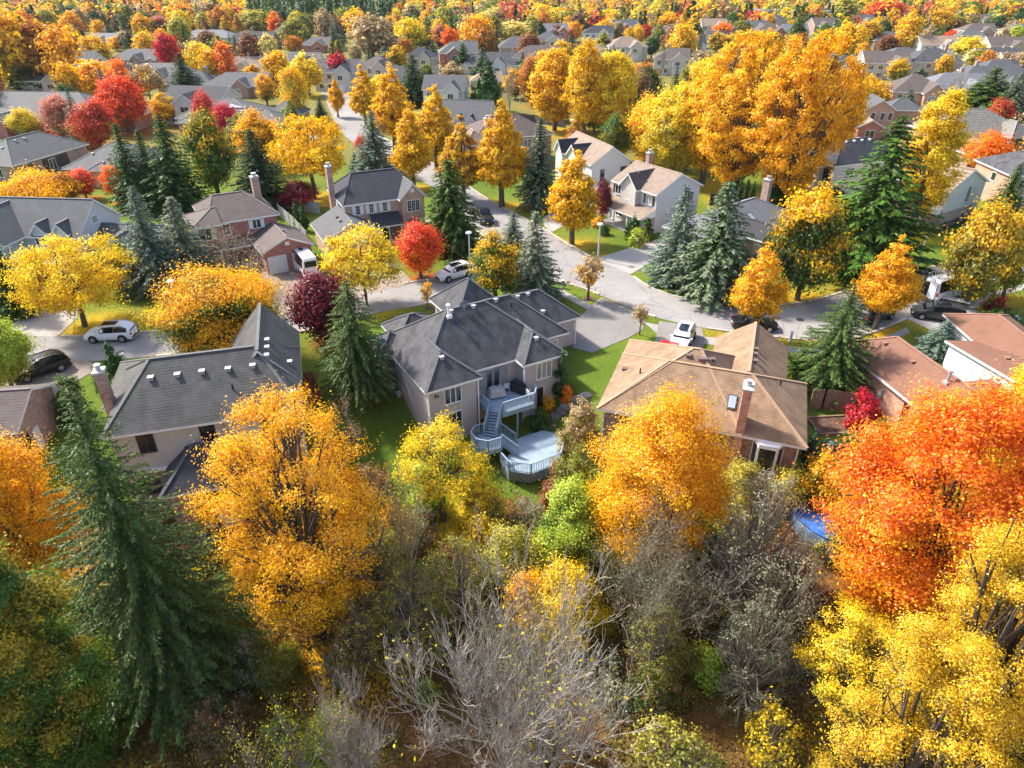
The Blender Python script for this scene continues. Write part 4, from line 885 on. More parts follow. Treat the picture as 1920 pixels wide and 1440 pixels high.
    # more distant houses: (px, py of the near eave corner, eave height, az, length, depth, rise, wall, roof, ends, label, nick)
    FAR = [
     (790,168,5.4,95,9,8,2.6,WHITES,GREYR,'gg','white two-storey house with grey gable roof and black garage roof beside the dark spruce','white house with black garage roof'),
     (864,122,3.0,92,17,10,3.2,WHITES,SLATE,'hg','white house with long slate-blue roof beyond the green cedar','long slate-roofed white house'),
     (935,88,5.2,88,12,10,3.0,BR_PINK,GREYR,'hh','brick house with dark grey hip roof behind the rust tree','dark hip-roofed brick house'),
     (1022,58,5.6,80,10,9,2.6,BR_RED,LTGREY,'gg','tall red brick house with white gable by the brown tree','tall red brick gable house'),
     (1092,62,5.4,95,12,9,2.6,WHITES,BLACKR,'hg','white house with black hip roof and dormer beside the golden dome tree','black hip-roofed white house'),
     (1142,88,5.2,85,13,10,2.8,CREAM,TANR,'hh','cream house with tan hip roof behind the yellow grove','tan hip-roofed cream house'),
     (880,152,2.8,90,8,7,2.0,BR_PINK,TANR,'hg','low brick garage with tan roof behind the green cedar','low tan-roofed garage'),
     (532,118,5.2,100,9,8,2.6,CREAM,GREYR,'gg','cream gable house with grey roof behind the yellow maples','grey gable-roofed cream house'),
     (585,135,5.4,96,11,9,2.8,CREAM,SLATE,'gg','cream house with navy roof beside the hot-pink maple','navy-roofed cream house'),
     (668,125,5.0,100,9,9,2.6,BEIGES,MUD,'hh','beige house with brown hip roof behind the tan oak','brown hip-roofed beige house'),
     (420,78,3.2,95,18,10,3.4,BR_PINK,BLACKR,'hg','brick house with black and pale roof behind the brown tree','black-roofed brick house'),
     (440,118,3.0,92,16,8,2.2,WHITES,COMPLEX,'hh','low white house with pale roof between the orange and brown trees','low pale-roofed white house'),
     (200,112,3.0,95,15,10,2.8,BR_PINK,GREYR,'hg','brick bungalow with grey roof beside the small dark spruce','grey-roofed brick bungalow'),
     (222,142,3.0,95,18,10,2.8,BR_PINK,COMPLEX,'hh','brick bungalow with ash roof behind the orange round maple','ash-roofed brick bungalow'),
     (290,158,3.0,95,14,9,2.6,BR_PINK,SLATE,'hh','brick bungalow with slate roof beside the tall dark spruce','slate-roofed brick bungalow'),
     (378,160,3.0,96,15,9,2.6,BR_PINK,GREYR,'hg','brick bungalow with dark grey roof near the parked cars','dark grey bungalow near parked cars'),
     (333,70,3.0,95,22,11,2.6,BEIGES,LTGREY,'hh','beige low building with pale grey roof behind the crimson tree','pale grey roofed low building'),
     (140,78,3.0,95,16,10,2.8,BEIGES,LTGREY,'hg','beige low house with pale roof under the orange cone tree','pale-roofed beige house'),
     (1316,48,5.2,95,11,9,2.8,CREAM,TANR,'gg','cream house with tan roof by the tall dark cypress','tan-roofed cream house'),
     (1322,70,3.0,100,10,8,2.4,WHITES,SLATE,'gg','white shed-like house with navy roof beside the dark cypress','navy-roofed white house'),
     (1390,52,5.0,92,12,9,2.8,BR_PINK,GREYR,'gg','brick house with grey gable and dark dormer behind the gold hedge row','grey gabled brick house'),
     (1418,60,5.4,90,14,10,3.0,BR_RED,MUD,'hg','red brick house with white gable and brown roof behind the gold hedge row','brown-roofed red brick house'),
     (1470,60,5.4,92,10,9,2.8,WHITES,LTGREY,'gg','white house with light roof by the green-gold columns','light-roofed white house'),
     (1560,122,3.0,95,12,9,2.4,CREAM,SLATE,'hg','cream bungalow with slate roof right of the huge golden maple','slate-roofed cream bungalow'),
     (1622,118,5.0,98,12,10,2.8,CREAM,MUD,'gg','cream house with mud-brown roof and white front gable','mud-brown gabled cream house'),
     (1660,112,4.0,90,14,11,3.0,BEIGES,GREYR,'hh','beige house with wide grey hip roof beside the golden cone','wide grey hip-roofed beige house'),
     (1708,116,5.2,96,14,11,3.2,BEIGES,SLATE,'hh','beige house with dark slate hip roof left of the yellow globe tree','dark slate hip-roofed beige house'),
     (1728,84,5.0,94,13,9,2.6,CREAM,TILE,'gg','cream house with ribbed clay roof beside the scarlet tree','clay-roofed cream house'),
     (1768,100,3.4,105,11,9,2.4,WHITES,LTGREY,'gg','white gable house with pale roof below the scarlet tree','pale-roofed white gable house'),
     (1808,58,5.0,95,13,10,2.8,BR_PINK,MUD,'hg','brick house with brown roof and white gable beyond the scarlet tree','brown-roofed brick gable house'),
     (1815,38,5.0,95,13,10,2.6,BEIGES,MUD,'gg','beige house with brown roof close to the skyline','brown-roofed beige house'),
     (1858,86,5.0,95,12,10,2.6,BEIGES,MUD,'gg','beige house with flat brown roof beyond the dark globe tree','flat brown-roofed beige house'),
     (1892,58,5.0,95,12,10,2.6,CREAM,GREYR,'hg','cream house with grey roof beside the lime tree','grey-roofed cream house'),
     (1674,172,5.0,98,11,10,3.0,BR_ORANGE,MUD,'hh','orange brick house with mauve-brown pyramid roof behind the blue spruce','mauve-brown pyramid-roofed house'),
     (1738,166,5.2,96,14,10,2.8,WHITES,LTGREY,'hg','white house with pale grey roof behind the bare willow','pale grey roofed white house'),
     (1800,150,5.0,96,13,9,2.8,BEIGES,GREYR,'hg','beige house with grey roof beside the big green fir','grey-roofed beige house'),
     (1898,330,5.2,92,12,9,2.6,BR_ORANGE,SLATE,'hg','brick house with slate roof cut by the photo edge near the small fir','slate-roofed house at the edge'),
     (1362,20,9.0,92,60,18,.6,WHITES,LTGREY,'hh','large white apartment block with grid windows on the skyline','white apartment block'),
     (1225,110,5.2,100,10,9,2.6,CREAM,MUD,'hg','cream house with brown roof in the trees behind the bare tree','brown-roofed cream house'),
     (1345,58,5.0,95,9,8,2.6,BR_PINK,MUD,'hh','brick house with brown roof below the red narrow tree','brown hip-roofed brick house'),
     (1185,32,5.0,95,12,9,2.6,WHITES,SLATE,'gg','white house with steep slate gable among orange trees','steep slate-gabled white house'),
     (1000,75,5.0,95,10,9,2.6,BEIGES,GREYR,'hh','beige house with grey roof beside the small rust tree','small grey-roofed beige house'),
     (755,108,5.0,95,9,8,2.6,BEIGES,BLACKR,'hh','beige house with black roof under the bright yellow tree','black-roofed beige house'),
    ]
    rng = random.Random(5); FAR = [(a[:4]+(a[4]*1.25, a[5]*1.2, a[6]*1.15)+a[7:]) for a in FAR]
    for (px,py,ze,az,L,D,rise,wm,rm,ends,lab,nick) in FAR:
        nm = 'apartment_block' if 'apartment' in lab else 'house'
        h = house_anchor(lab, nick, (px,py), ze, az, (L/2, D/2), name=nm, cat='apartment block' if nm != 'house' else 'house')
        m = h.wing(0, L, 0, D, ze, rise, wm, rm, ends=ends, zb=-.5, caps=False)
        n = 12 if nm != 'house' else 3
        if nm == 'house':
            h.wing(L*.5, L*.5+min(5.5,L*.42), -2.0, D*.5, ze-.1, rise*.72, wm, rm, ridge='v', ends='gg', zb=-.5, caps=False)
            for k in range(2):
                s0 = L*.12+k*L*.2
                h.win('v-', .42, s0, s0+1.2, ze-1.9, ze-.7, 2)
                if ze > 4.5: h.win('v-', .42, s0, s0+1.2, .8, 2.1, 2)
            h.win('v-', -1.7, L*.5+1.4, L*.5+2.8, ze-1.9, ze-.7, 2)
            if ze > 4.5: h.garage('v-', -1.7, L*.5+.7, L*.5+3.3)
            if rng.random() < .5: h.chimney(L*rng.uniform(.2,.8), D*.6, .4, .4, ze+rise+.9, BR_PINK, ze)
            h.win('u+' if px < 960 else 'u-', (L-.3 if ends[1]=='g' else L-.42) if px < 960 else (.3 if ends[0]=='g' else .42), D*.4, D*.4+1.1, ze-1.9, ze-.7, 1)
        else:
            for r_ in range(3):
                for k in range(14): h.win('v-', .42, 2+k*4.1, 4.4+k*4.1, .8+r_*2.9, 2.5+r_*2.9, 2)

    XS = [(30,96),(70,118),(250,84),(110,140),(160,152),(30,152),(300,190),(395,128),(330,96),(505,62),(700,82),(720,150),(822,100),(960,108),(1075,100),(1110,110),(1045,36),(1150,52),(1235,60),(1262,84),(1500,112),(1432,40),(1528,48),(1590,60),(1640,76),(1690,70),(1745,52),(1790,76),(1840,112),(1890,120),(1760,34),(1860,30),(1905,24),(1600,40),(1690,30),(960,62),(1010,44),(560,84),(1885,176),(1838,140)]
    WM = [('brick',BR_PINK),('cream',CREAM),('red brick',BR_RED),('beige',BEIGES),('white',WHITES),('brown brick',BR_BROWN)]
    RM = [('grey',GREYR),('ash-grey',COMPLEX),('brown',MUD),('slate',SLATE),('tan',TANR),('black',BLACKR)]
    seen = set()
    for i, (px, py) in enumerate(XS):
        (wn, wm), (rn, rm) = WM[rng.randrange(6)], RM[rng.randrange(6)]; ends = rng.choice(['hh','gg','hg']); two = rng.random() < .6
        ze = 5.3 if two else 3.0; L = rng.uniform(13, 18); D = rng.uniform(10, 13); az = rng.uniform(80, 104)
        near = sorted(HOUSES, key=lambda q: (proj(q[1], q[2], 5)[0]-px)**2+4*(proj(q[1], q[2], 5)[1]-py)**2)
        for q in near[:6]:
            rel = 'right of' if px > proj(q[1], q[2], 5)[0] else 'left of'
            lab = f"far {wn} house with {rn} {'gable' if ends == 'gg' else 'hip'} roof {rel} the {q[0]}"
            if lab not in seen and not q[0].startswith('far '): break
        seen.add(lab)
        h = house_anchor(lab, f"far {wn} {rn}-roofed house", (px,py), ze, az, (L/2, D/2), group='houses among the far trees')
        h.wing(0, L, 0, D, ze, rng.uniform(2.6, 3.6), wm, rm, ends=ends, zb=-.5, caps=False); a = L*rng.uniform(.1, .5)
        h.wing(a, a+6.5, -2.4, D*.5, ze-.1, 2.2, wm, rm, ridge='v', ends='gg', zb=-.5, caps=False)
        h.win('v-', -2.1, a+2, a+4, ze-1.9, ze-.7, 2); b = a-2.4 if a > 4 else a+8
        for zz in ((ze-1.9,) if not two else (ze-1.9, .8)): h.win('v-', .42, b, b+1.4, zz, zz+1.2, 2)
        if rng.random() < .5: h.chimney(L*.7, D*.6, .4, .4, ze+3.8, BR_PINK, ze)
# ------------------------------------------------------------------ vehicles
def paint(name, col, metal=.0): return plain('paint_'+name, col, .28, .02, 1, metal=metal, spec=.4, coat=.35)
PW, PB, PG, PR = paint('white', (.80,.80,.80)), paint('black', (.012,.012,.014)), paint('dark_grey', (.04,.042,.045)), paint('red', (.45,.015,.02))
CARGLASS = plain('car_glass', (.006,.007,.009), .08, .2, spec=.5); TAIL = plain('tail_light_red', (.42,.01,.01), .2, .1, spec=.6); HEAD = plain('head_light_lens', (.6,.62,.65), .1, .05, spec=.9)
PLATE = plain('licence_plate', (.6,.62,.68), .4, .05)
KIND = {  # stations: x, belt z, roof z, half width ; x=0 rear -> L front
 'suv':    dict(L=4.7, st=[(0,.62,.66,.80),(.06,1.0,1.05,.90),(.35,1.06,1.50,.93),(.75,1.06,1.66,.94),(1.6,1.05,1.70,.95),(2.5,1.03,1.66,.95),(3.0,1.01,1.45,.95),(3.45,1.0,1.06,.94),(4.2,.92,.95,.90),(4.6,.76,.78,.82),(4.7,.55,.57,.74)], glass=(2,7), wheels=(.95,3.75), r=.37),
 'van':    dict(L=5.9, st=[(0,.6,.9,.86),(.03,1.25,2.45,.98),(.2,1.28,2.62,1.0),(2.0,1.28,2.66,1.0),(4.1,1.26,2.62,1.0),(4.45,1.24,2.45,1.0),(5.15,1.20,1.55,.98),(5.3,1.15,1.22,.97),(5.75,1.02,1.06,.92),(5.9,.65,.68,.85)], glass=(1,7), wheels=(1.1,4.85), r=.38),
 'minivan':dict(L=5.1, st=[(0,.62,.66,.82),(.06,1.02,1.10,.92),(.32,1.08,1.62,.96),(.7,1.08,1.74,.97),(2.2,1.06,1.77,.98),(3.2,1.04,1.68,.98),(3.75,1.02,1.35,.97),(4.1,1.0,1.05,.96),(4.75,.84,.87,.90),(5.02,.66,.68,.82),(5.1,.5,.52,.76)], glass=(2,7), wheels=(1.0,4.1), r=.36),
 'pickup': dict(L=5.6, st=[(0,.7,.74,.88),(.05,1.08,1.10,.95),(1.7,1.08,1.10,.96),(1.8,1.1,1.66,.96),(2.1,1.1,1.86,.96),(3.1,1.1,1.86,.96),(3.45,1.1,1.62,.96),(4.0,1.1,1.16,.96),(5.2,1.02,1.06,.94),(5.5,.85,.87,.88),(5.6,.6,.62,.82)], glass=(3,7), wheels=(1.05,4.55), r=.40),
 'sedan':  dict(L=4.6, st=[(0,.6,.62,.78),(.08,.92,.95,.86),(.8,.96,1.0,.90),(1.35,.95,1.36,.90),(1.8,.94,1.43,.91),(2.4,.93,1.42,.91),(2.9,.92,1.22,.91),(3.3,.9,.94,.90),(4.2,.78,.80,.85),(4.5,.64,.66,.78),(4.6,.5,.52,.72)], glass=(2,7), wheels=(.9,3.65), r=.33),
}
def make_car(kind, label, P, az, body, name, roof_extra=None, cat=None, z=.045):
    K = KIND[kind]; L = K['L']; st = K['st']; gx0, gx1 = K['glass']
    t = empty(name, (P[0], P[1], z + float(T(*P))), R(90) - R(az), label, cat or name.replace('_', ' '))
    def ring(x, zb, zr, w):
        lo = .24; wr = w*(.80 if zr > zb+.2 else .86)
        h = [(w*.86,lo),(w*.97,lo+.12),(w,min(zb*.72,zb-.02)),(w*.965,zb),(wr,zr-.05 if zr>zb+.12 else zr-.01),(wr*.80,zr)]
        return [(x,-a,b) for a, b in h] + [(x,a,b) for a, b in h[::-1]]
    rs = [ring(x-L/2, zb, zr, w) for x, zb, zr, w in st]; N = 12
    mb = MB(); vs = [p for r in rs for p in r]; fs = []
    for i in range(len(rs)-1):
        for k in range(N): fs.append((i*N+k, i*N+(k+1)%N, (i+1)*N+(k+1)%N, (i+1)*N+k))
    fs += [tuple(range(N)), tuple((len(rs)-1)*N+k for k in range(N))[::-1]]
    mb.add(vs, fs); o = mb.build('body', body, t, smooth=True, recalc=True)
    bm = bmesh.new(); bm.from_mesh(o.data)
    for e in bm.edges:
        if len(e.link_faces) == 2 and e.calc_face_angle(0) > R(38): e.smooth = False
    bm.to_mesh(o.data); bm.free()
    def quad(a, b, c, d, nm, off=.012, m=CARGLASS, par=None, k=.10):
        q = [Vector(p) for p in (a, b, c, d)]; ctr = sum(q, Vector())/4
        n = (q[1]-q[0]).cross(q[3]-q[0]).normalized()
        if n.dot(ctr-Vector((0,0,.8))) < 0: n = -n
        e1 = (q[1]-q[0]).normalized(); e2 = (q[3]-q[0]).normalized()
        qq = [p + (ctr-p)*k + n*off for p in q]; g = MB(); g.add([tuple(p) for p in qq]+[tuple(p-n*.03) for p in qq], [(0,1,2,3),(7,6,5,4),(0,4,5,1),(1,5,6,2),(2,6,7,3),(3,7,4,0)])
        return g.build(nm, m, par or t, recalc=True)
    # side windows, windscreen, rear window
    for i in range(gx0, gx1-1):
        if kind == 'van' and i in (1,): continue
        for a, b in ((3,4),(8,7)): quad(rs[i][a], rs[i+1][a], rs[i+1][b], rs[i][b], 'side_window', .012, CARGLASS, None, .02)
    s_, e_ = gx1-1, gx1
    wf = [i for i in range(len(st)-1) if st[i][2]-st[i][1] > .3 and st[i+1][2]-st[i+1][1] < .2]
    if wf:
        i = wf[0]; j0 = i-1 if st[i][2] < max(s[2] for s in st)-.12 else i
        quad(rs[i+1][4], rs[i+1][7], rs[j0][7], rs[j0][4], 'windscreen', .05, CARGLASS, None, .04)
    if kind == 'van': quad((-L/2-.0,-.8,1.5),(-L/2-.0,.8,1.5),(-L/2+.02,.76,2.3),(-L/2+.02,-.76,2.3),'rear_window',.03)
    else:
        j = [i for i in range(len(st)-1) if st[i][2]-st[i][1] < .2 and st[i+1][2]-st[i+1][1] > .3][0]
        k2 = j+2 if kind in ('suv','minivan') else j+1
        quad(rs[j][4], rs[j][7], rs[k2][7], rs[k2][4], 'rear_window', .05, CARGLASS, None, .05)
    # wheels
    for x in K['wheels']:
        for sgn in (-1, 1):
            wy = sgn*(st[4][3]-.10); w_ = MB(); r = K['r']
            w_.tube([(x-L/2,wy-.13,r),(x-L/2,wy+.13,r)], r, 20); wo = w_.build('wheel', RUBBER, t)
            h = MB(); yy = wy+sgn*.135; h.tube([(x-L/2,yy-.012,r),(x-L/2,yy+.012,r)], r*.62, 14)
            h.build('rim', ALLOY, wo)
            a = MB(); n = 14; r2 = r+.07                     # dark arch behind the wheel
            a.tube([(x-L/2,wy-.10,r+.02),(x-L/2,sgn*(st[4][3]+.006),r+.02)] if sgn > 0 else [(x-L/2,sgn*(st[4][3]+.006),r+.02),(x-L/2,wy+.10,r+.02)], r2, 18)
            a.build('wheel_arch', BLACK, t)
            q = wo.location
    # move tyres proud of the arches
    for c in t.children:
        if c.name.startswith('wheel') and 'arch' not in c.name:
            sg = 1 if sum(v.co.y for v in c.data.vertices) > 0 else -1; c.location.y += sg*.06
    wy = st[-2][3]
    for sgn in (-1, 1):
        zb = st[-2][1]; xx = st[-2][0]-L/2
        MB().box(xx-.10,xx+.05,sgn*(wy-.12)-.16,sgn*(wy-.12)+.16,zb-.13,zb-.0).build('headlight', HEAD, t, bevel=.02)
        MB().box(-L/2-.02,-L/2+.12,sgn*(st[1][3]-.1)-.10,sgn*(st[1][3]-.1)+.10,st[1][1]-.22 if kind != 'van' else .9,st[1][1]-.02 if kind != 'van' else 1.35).build('tail_light', TAIL, t, bevel=.02)
        MB().box(st[gx1][0]-L/2-.12-.1,st[gx1][0]-L/2+.04-.1,sgn*(st[gx1][3]+.10)-.09,sgn*(st[gx1][3]+.10)+.09,st[gx1][1]-.02,st[gx1][1]+.14).build('mirror', body, t, bevel=.02)
    MB().box(-L/2-.03,-L/2+.1,-st[1][3]*.86,st[1][3]*.86,.30,.52).build('rear_bumper', BLACK if kind != 'sedan' else body, t, bevel=.03)
    MB().box(L/2-.12,L/2+.03,-st[-1][3]*.9,st[-1][3]*.9,.28,.46).build('front_bumper', BLACK, t, bevel=.03)
    MB().box(L/2-.05,L/2+.035,-.45,.45,.48,.60).build('grille', BLACK, t)
    MB().box(-L/2-.045,-L/2,-.26,.26,.56,.68).build('licence_plate', PLATE, t)
    if kind in ('suv', 'minivan'):
        zr = max(s[2] for s in st)
        MB().add([(-.9,-.45,zr+.012),(.5,-.45,zr+.004),(.5,.45,zr+.004),(-.9,.45,zr+.012),(-.9,-.45,zr-.03),(.5,-.45,zr-.03),(.5,.45,zr-.03),(-.9,.45,zr-.03)], [(0,1,2,3),(0,4,5,1),(1,5,6,2),(2,6,7,3),(3,7,4,0)]).build('sunroof', CARGLASS, t)
        for sgn in (-1, 1): MB().bar((-1.5,sgn*.70,zr+.0),(.7,sgn*.70,zr-.01),.05,.06).build('roof_rail', GALV if body is PW else BLACK, t)
    if kind == 'pickup': MB().box(-L/2+.15,-L/2+1.65,-.78,.78,1.085,1.115).build('bed_cover', BLACK, t)
    return t
def az_of(a, b):
    A, B = G(*a), G(*b); return math.degrees(math.atan2(B[0]-A[0], B[1]-A[1]))
def build_cars():
    def at(rear, front, frac=.5):
        A, B = np.array(G(*rear)), np.array(G(*front)); return tuple(A*(1-frac)+B*frac), az_of(rear, front)
    p, a = at((252,634),(170,637)); make_car('suv', 'white SUV with dark glass driving on the street by the yellow locust tree', p, a, PW, 'suv')
    p, a = at((589,527),(560,492)); v = make_car('van', 'white camper van with roof vents parked at the red brick garage', p, a, PW, 'camper_van')
    for x, y in ((-1.6,0),(.6,.1)): MB().box(x-.3,x+.3,y-.25,y+.25,2.63,2.74).build('roof_hatch', BLACK if x > 0 else WHITE, v, bevel=.02)
    MB().box(-2.93,-2.88,-.75,.75,.60,.95).build('spare_rack', GALV, v)
    p, a = at((882,513),(822,529)); make_car('suv', 'white SUV parked at the kerb beside the street lamp and the orange-red maple', p, a, PW, 'suv')
    p, a = at((893,399),(922,430)); make_car('pickup', 'black pickup truck parked on the side street by the weeping spruce', p, a, PB, 'pickup_truck')
    p, a = at((1380,614),(1446,617)); make_car('sedan', 'black car parked under the small orange maple on the curve', p, a, PB, 'car')
    p, a = at((1608,607),(1668,590)); make_car('suv', 'dark grey SUV half hidden between the drooping spruce and the golden street tree', p, a, PG, 'suv')
    p, a = at((1796,604),(1716,592)); make_car('minivan', 'black minivan standing in the driveway mouth near the small blue spruce', p, a, PG, 'minivan')
    p, a = at((1738,566),(1797,548)); v = make_car('van', 'white work van with roof ladder rack and open rear door', p, a, PW, 'work_van')
    for k in range(5):
        x = -2.7+.55*k; MB().bar((x,-.75,2.66),(x,.75,2.66),.05,.05).build('rack_bar', WHITE, v)
        MB().tube([(x,.75,2.66),(x-.1,.8,3.15),(x-.25,.55,3.3)], .03, 6).build('rack_hoop', WHITE, v)
    MB().box(-2.98,-2.94,-.98,-.1,.5,2.3).build('open_door', PW, v).rotation_euler = (0,0,R(-6))
    MB().box(-2.96,-2.92,.1,.9,.6,2.2).build('load_opening', BLACK, v)
    p, a = at((38,722),(92,704)); make_car('suv', 'black SUV in the paver driveway beside the yellow-green tree', (p[0], p[1]+1.2), a+180, PB, 'suv')
    p, a = at((1270,660),(1286,628)); make_car('suv', 'white SUV with glass sunroof facing the tan-roofed brick bungalow', (p[0], p[1]), a+180, PW, 'suv')
    p, a = at((1228,668),(1246,634)); make_car('sedan', 'red car mostly hidden behind the tan roof beside the white SUV', (p[0]-.1, p[1]-2.7), a+180, PR, 'car')
    p, a = at((1802,622),(1868,640)); make_car('sedan', 'dark car beside the red-brown garage roof and the black minivan', p, a, PB, 'car')
    p, a = at((452,152),(436,166)); make_car('suv', 'tiny dark blue SUV parked by the far pink maple', p, a, PB, 'suv')
    p, a = at((1600,275),(1622,268)); make_car('sedan', 'white car beyond the black hip roof by the orange gable house', p, a, PW, 'car')
# ------------------------------------------------------------------ street furniture, fences, small things
def street_lamp(px, top, label):
    x, y, z = GT(*px); lo, hi = 3, 14
    for _ in range(30):
        m = (lo+hi)/2
        if proj(x, y, z+m)[1] > top: lo = m
        else: hi = m
    h = lo; t = empty('street_lamp', (x, y, z), 0, label, 'street lamp', 'street lamps along the curving street')
    m = plain('lamp_pole_concrete', (.52,.51,.49), .7, .08)
    MB().tube([(0,0,-.3),(0,0,h*.5),(0,0,h-.25)], [.13,.10,.07], 10).build('pole', m, t)
    b = MB(); b.tube([(0,0,h-.28),(0,-.02,h-.1),(0,-.12,h)], .05, 8); b.build('arm', m, t)
    b = MB(); b.tube([(0,-.1,h-.06),(0,-.1,h+.06),(0,-.1,h+.2)], [.20,.42,.30], 12); b.build('lamp_head', plain('lamp_head_paint', (.70,.70,.70), .5, .05), t)
    b = MB(); b.tube([(0,-.1,h-.12),(0,-.1,h-.05)], [.12,.2], 10); b.build('lens', plain('lamp_lens', (.6,.58,.5), .2, .05, spec=.6), t)
def fence(name, pxs, h, label, m, gap=.0, post=2.4, picket=.14, world=None, boards=True):
    P = [GT(*p) for p in pxs] if world is None else world
    t = empty(name, P[0], 0, label, 'fence'); o = np.array(P[0]); bd = MB(); rl = MB(); k = 0
    for a, b in zip(P[:-1], P[1:]):
        a = np.array(a)-o; b = np.array(b)-o; L = np.linalg.norm(b-a); d = (b-a)/L; n = max(1, int(L/post))
        for i in range(n+1):
            q = a+(b-a)*i/n; mb = MB(); mb.box(q[0]-.06,q[0]+.06,q[1]-.06,q[1]+.06,q[2]-.3,q[2]+h+.12); mb.build('post', m, t)
        for zz in (.3, h-.2): rl.bar(a+(0,0,zz), b+(0,0,zz), .05, .09)
        nb = int(L/picket)
        for i in range(nb):
            q = a+(b-a)*(i+.5)/nb; u = d*picket*(.5-gap/2)
            bd.bar(q-u+(0,0,h/2+.03), q+u+(0,0,h/2+.03), .025, h+random.Random(i).uniform(-.03,.03))
    bd.build('boards', m, t); rl.build('rails', m, t); return t
def build_small():
    for px, top, l in (((881,494),437,'pale street lamp between the orange-red maple and the column tree'),((1121,487),421,'pale street lamp at the lawn corner in front of the teal-door house'),
        ((1720,500),435,'leaning-looking street lamp beside the huge dark spruce'),((336,585),528,'street lamp behind the orange-green maple and the spruces'),((975,195),163,'far street lamp beyond the brown-roofed brick house'),((1070,300),226,'thin lamp pole between the golden trees behind the white gable house')):
        street_lamp(px, top, l)
    G_ = plain('weathered_grey_boards', (.30,.31,.27), .85, .2, 2)
    fence('wooden_fence', ((1517,768),(1540,766),(1596,775)), 1.9, 'brown wooden fence with braced gate between the tan roof and the red bush', WOOD)
    fence('wooden_fence', ((524,405),(555,432),(578,458)), 1.8, 'grey-green board fence behind the red brick garage', G_)
    fence('wooden_fence', ((505,385),(545,392),(600,402)), 1.8, 'weathered back fence in front of the burgundy maple', G_)
    fence('iron_fence', ((1745,440),(1790,425),(1840,412)), 1.2, 'thin black iron fence below the brick and cream gable house', BLACK, .8, 2.4, .3)
    fence('wooden_fence', ((960,228),(1000,230),(1060,240)), 1.8, 'dark board fence behind the brown-roofed brick house', plain('dark_boards', (.08,.075,.07), .85, .2))
    fence('wooden_fence', ((1330,385),(1420,400),(1500,412)), 1.9, 'dark brown fence in the shade behind the grey ranch house', plain('dark_brown_boards', (.07,.05,.035), .85, .2))
    # raised garden frame, blue pool cover
    x, y, z = GT(1562,800); t = empty('garden_bed', (x, y, z), R(5), 'weathered timber-framed garden bed below the wooden fence', 'garden bed')
    for a in ((-1.7,-1.2,1.7,-1.2),(1.7,-1.2,1.7,1.2),(1.7,1.2,-1.7,1.2),(-1.7,1.2,-1.7,-1.2)): MB().bar((a[0],a[1],.12),(a[2],a[3],.12),.14,.3).build('timber', WOOD, t)
    MB().box(-1.62,1.62,-1.12,1.12,-.2,.14).build('soil', MULCH, t)
    c = GT(1555,1000); t = empty('pool', (c[0]+1.5, c[1], c[2]), R(-25), 'above-ground pool with crumpled blue cover behind the brushwood', 'swimming pool')
    n = 28; vs = [(0,0,.95)]; fs = []; rg = random.Random(2)
    for j in range(1, 9):
        for i in range(n): a = 2*math.pi*i/n; r = j/8; vs.append((4.2*r*math.cos(a), 2.9*r*math.sin(a), 1.0+.07*math.sin(9*a+5*r)+.08*rg.random()+.12*(r>.95)))
    for i in range(n): fs.append((0,1+i,1+(i+1)%n))
    for j in range(7):
        for i in range(n): fs.append((1+j*n+i,1+(j+1)*n+i,1+(j+1)*n+(i+1)%n,1+j*n+(i+1)%n))
    MB().add(vs, fs).build('pool_cover', plain('blue_tarp', (.045,.13,.42), .45, .35, 2.5), t)
    w_ = MB(); w_.tube([(0,0,-.6),(0,0,.98)], 1, 28); o = w_.build('pool_wall', plain('pool_wall', (.16,.25,.38), .5, .1), t); o.scale = (4.2, 2.9, 1)
    # hydrant, posts, boards by the work van
    x, y, z = GT(1018, 404); t = empty('fire_hydrant', (x, y, z), 0, 'small yellow fire hydrant on the lawn beside the side street', 'fire hydrant'); ym = plain('hydrant_yellow', (.75,.5,.03), .5, .1)
    MB().tube([(0,0,-.1),(0,0,.6),(0,0,.72),(0,0,.8)], [.14,.13,.16,.05], 10).build('barrel', ym, t); MB().tube([(-.24,0,.45),(.24,0,.45)], .08, 8).build('outlet', ym, t)
    for px, hh, l in (((1055,540),.9,'pale utility pedestal on the boulevard grass by the bare sapling'),((1481,640),1.1,'white marker post on the boulevard in front of the tan-roofed bungalow'),((232,676),.7,'white utility box on the grass by the slim cedar')):
        x, y, z = GT(*px); t = empty('utility_post', (x, y, z), 0, l, 'utility post')
        MB().box(-.13,.13,-.13,.13,-.1,hh).build('casing', plain('utility_grey', (.62,.64,.65), .5, .05), t, bevel=.03); MB().box(-.16,.16,-.16,.16,hh,hh+.07).build('cap', WHITE, t)
    A, B = G(1765,569), G(1793,575); t = empty('work_table', (*A, .05), math.atan2(B[1]-A[1], B[0]-A[0]), 'long white work board on trestles beside the white work van', 'work table')
    MB().box(-.2,2.6,-.4,.4,.72,.78).build('table_top', WHITE, t)
    for xx in (.1, 2.3):
        for s in (-1, 1): MB().bar((xx,s*.3,.72),(xx,s*.42,0),.06,.06).build('leg', WOOD, t)
    x, y, z = GT(1878, 600); rg = random.Random(8)
    for k, w_ in enumerate(('lowest','middle','top')):
        o = MB().box(-1.6,1.6,-.3,.3,0,.06).build('white_board', WHITE, None, (x+.25*k, y+.15*k, z+.02+.07*k), R(-25+14*k)); tag(o, w_+' of three white boards lying stacked by the red-brown garage', 'board', 'white boards stacked by the garage')
    x, y, z = GT(620, 655); t = empty('garden_globe', (x, y, z), 0, 'round rust-brown garden sphere on a post by the weeping spruce', 'garden ornament')
    MB().tube([(0,0,0),(0,0,1.4)], .05, 8).build('post', WOOD, t)
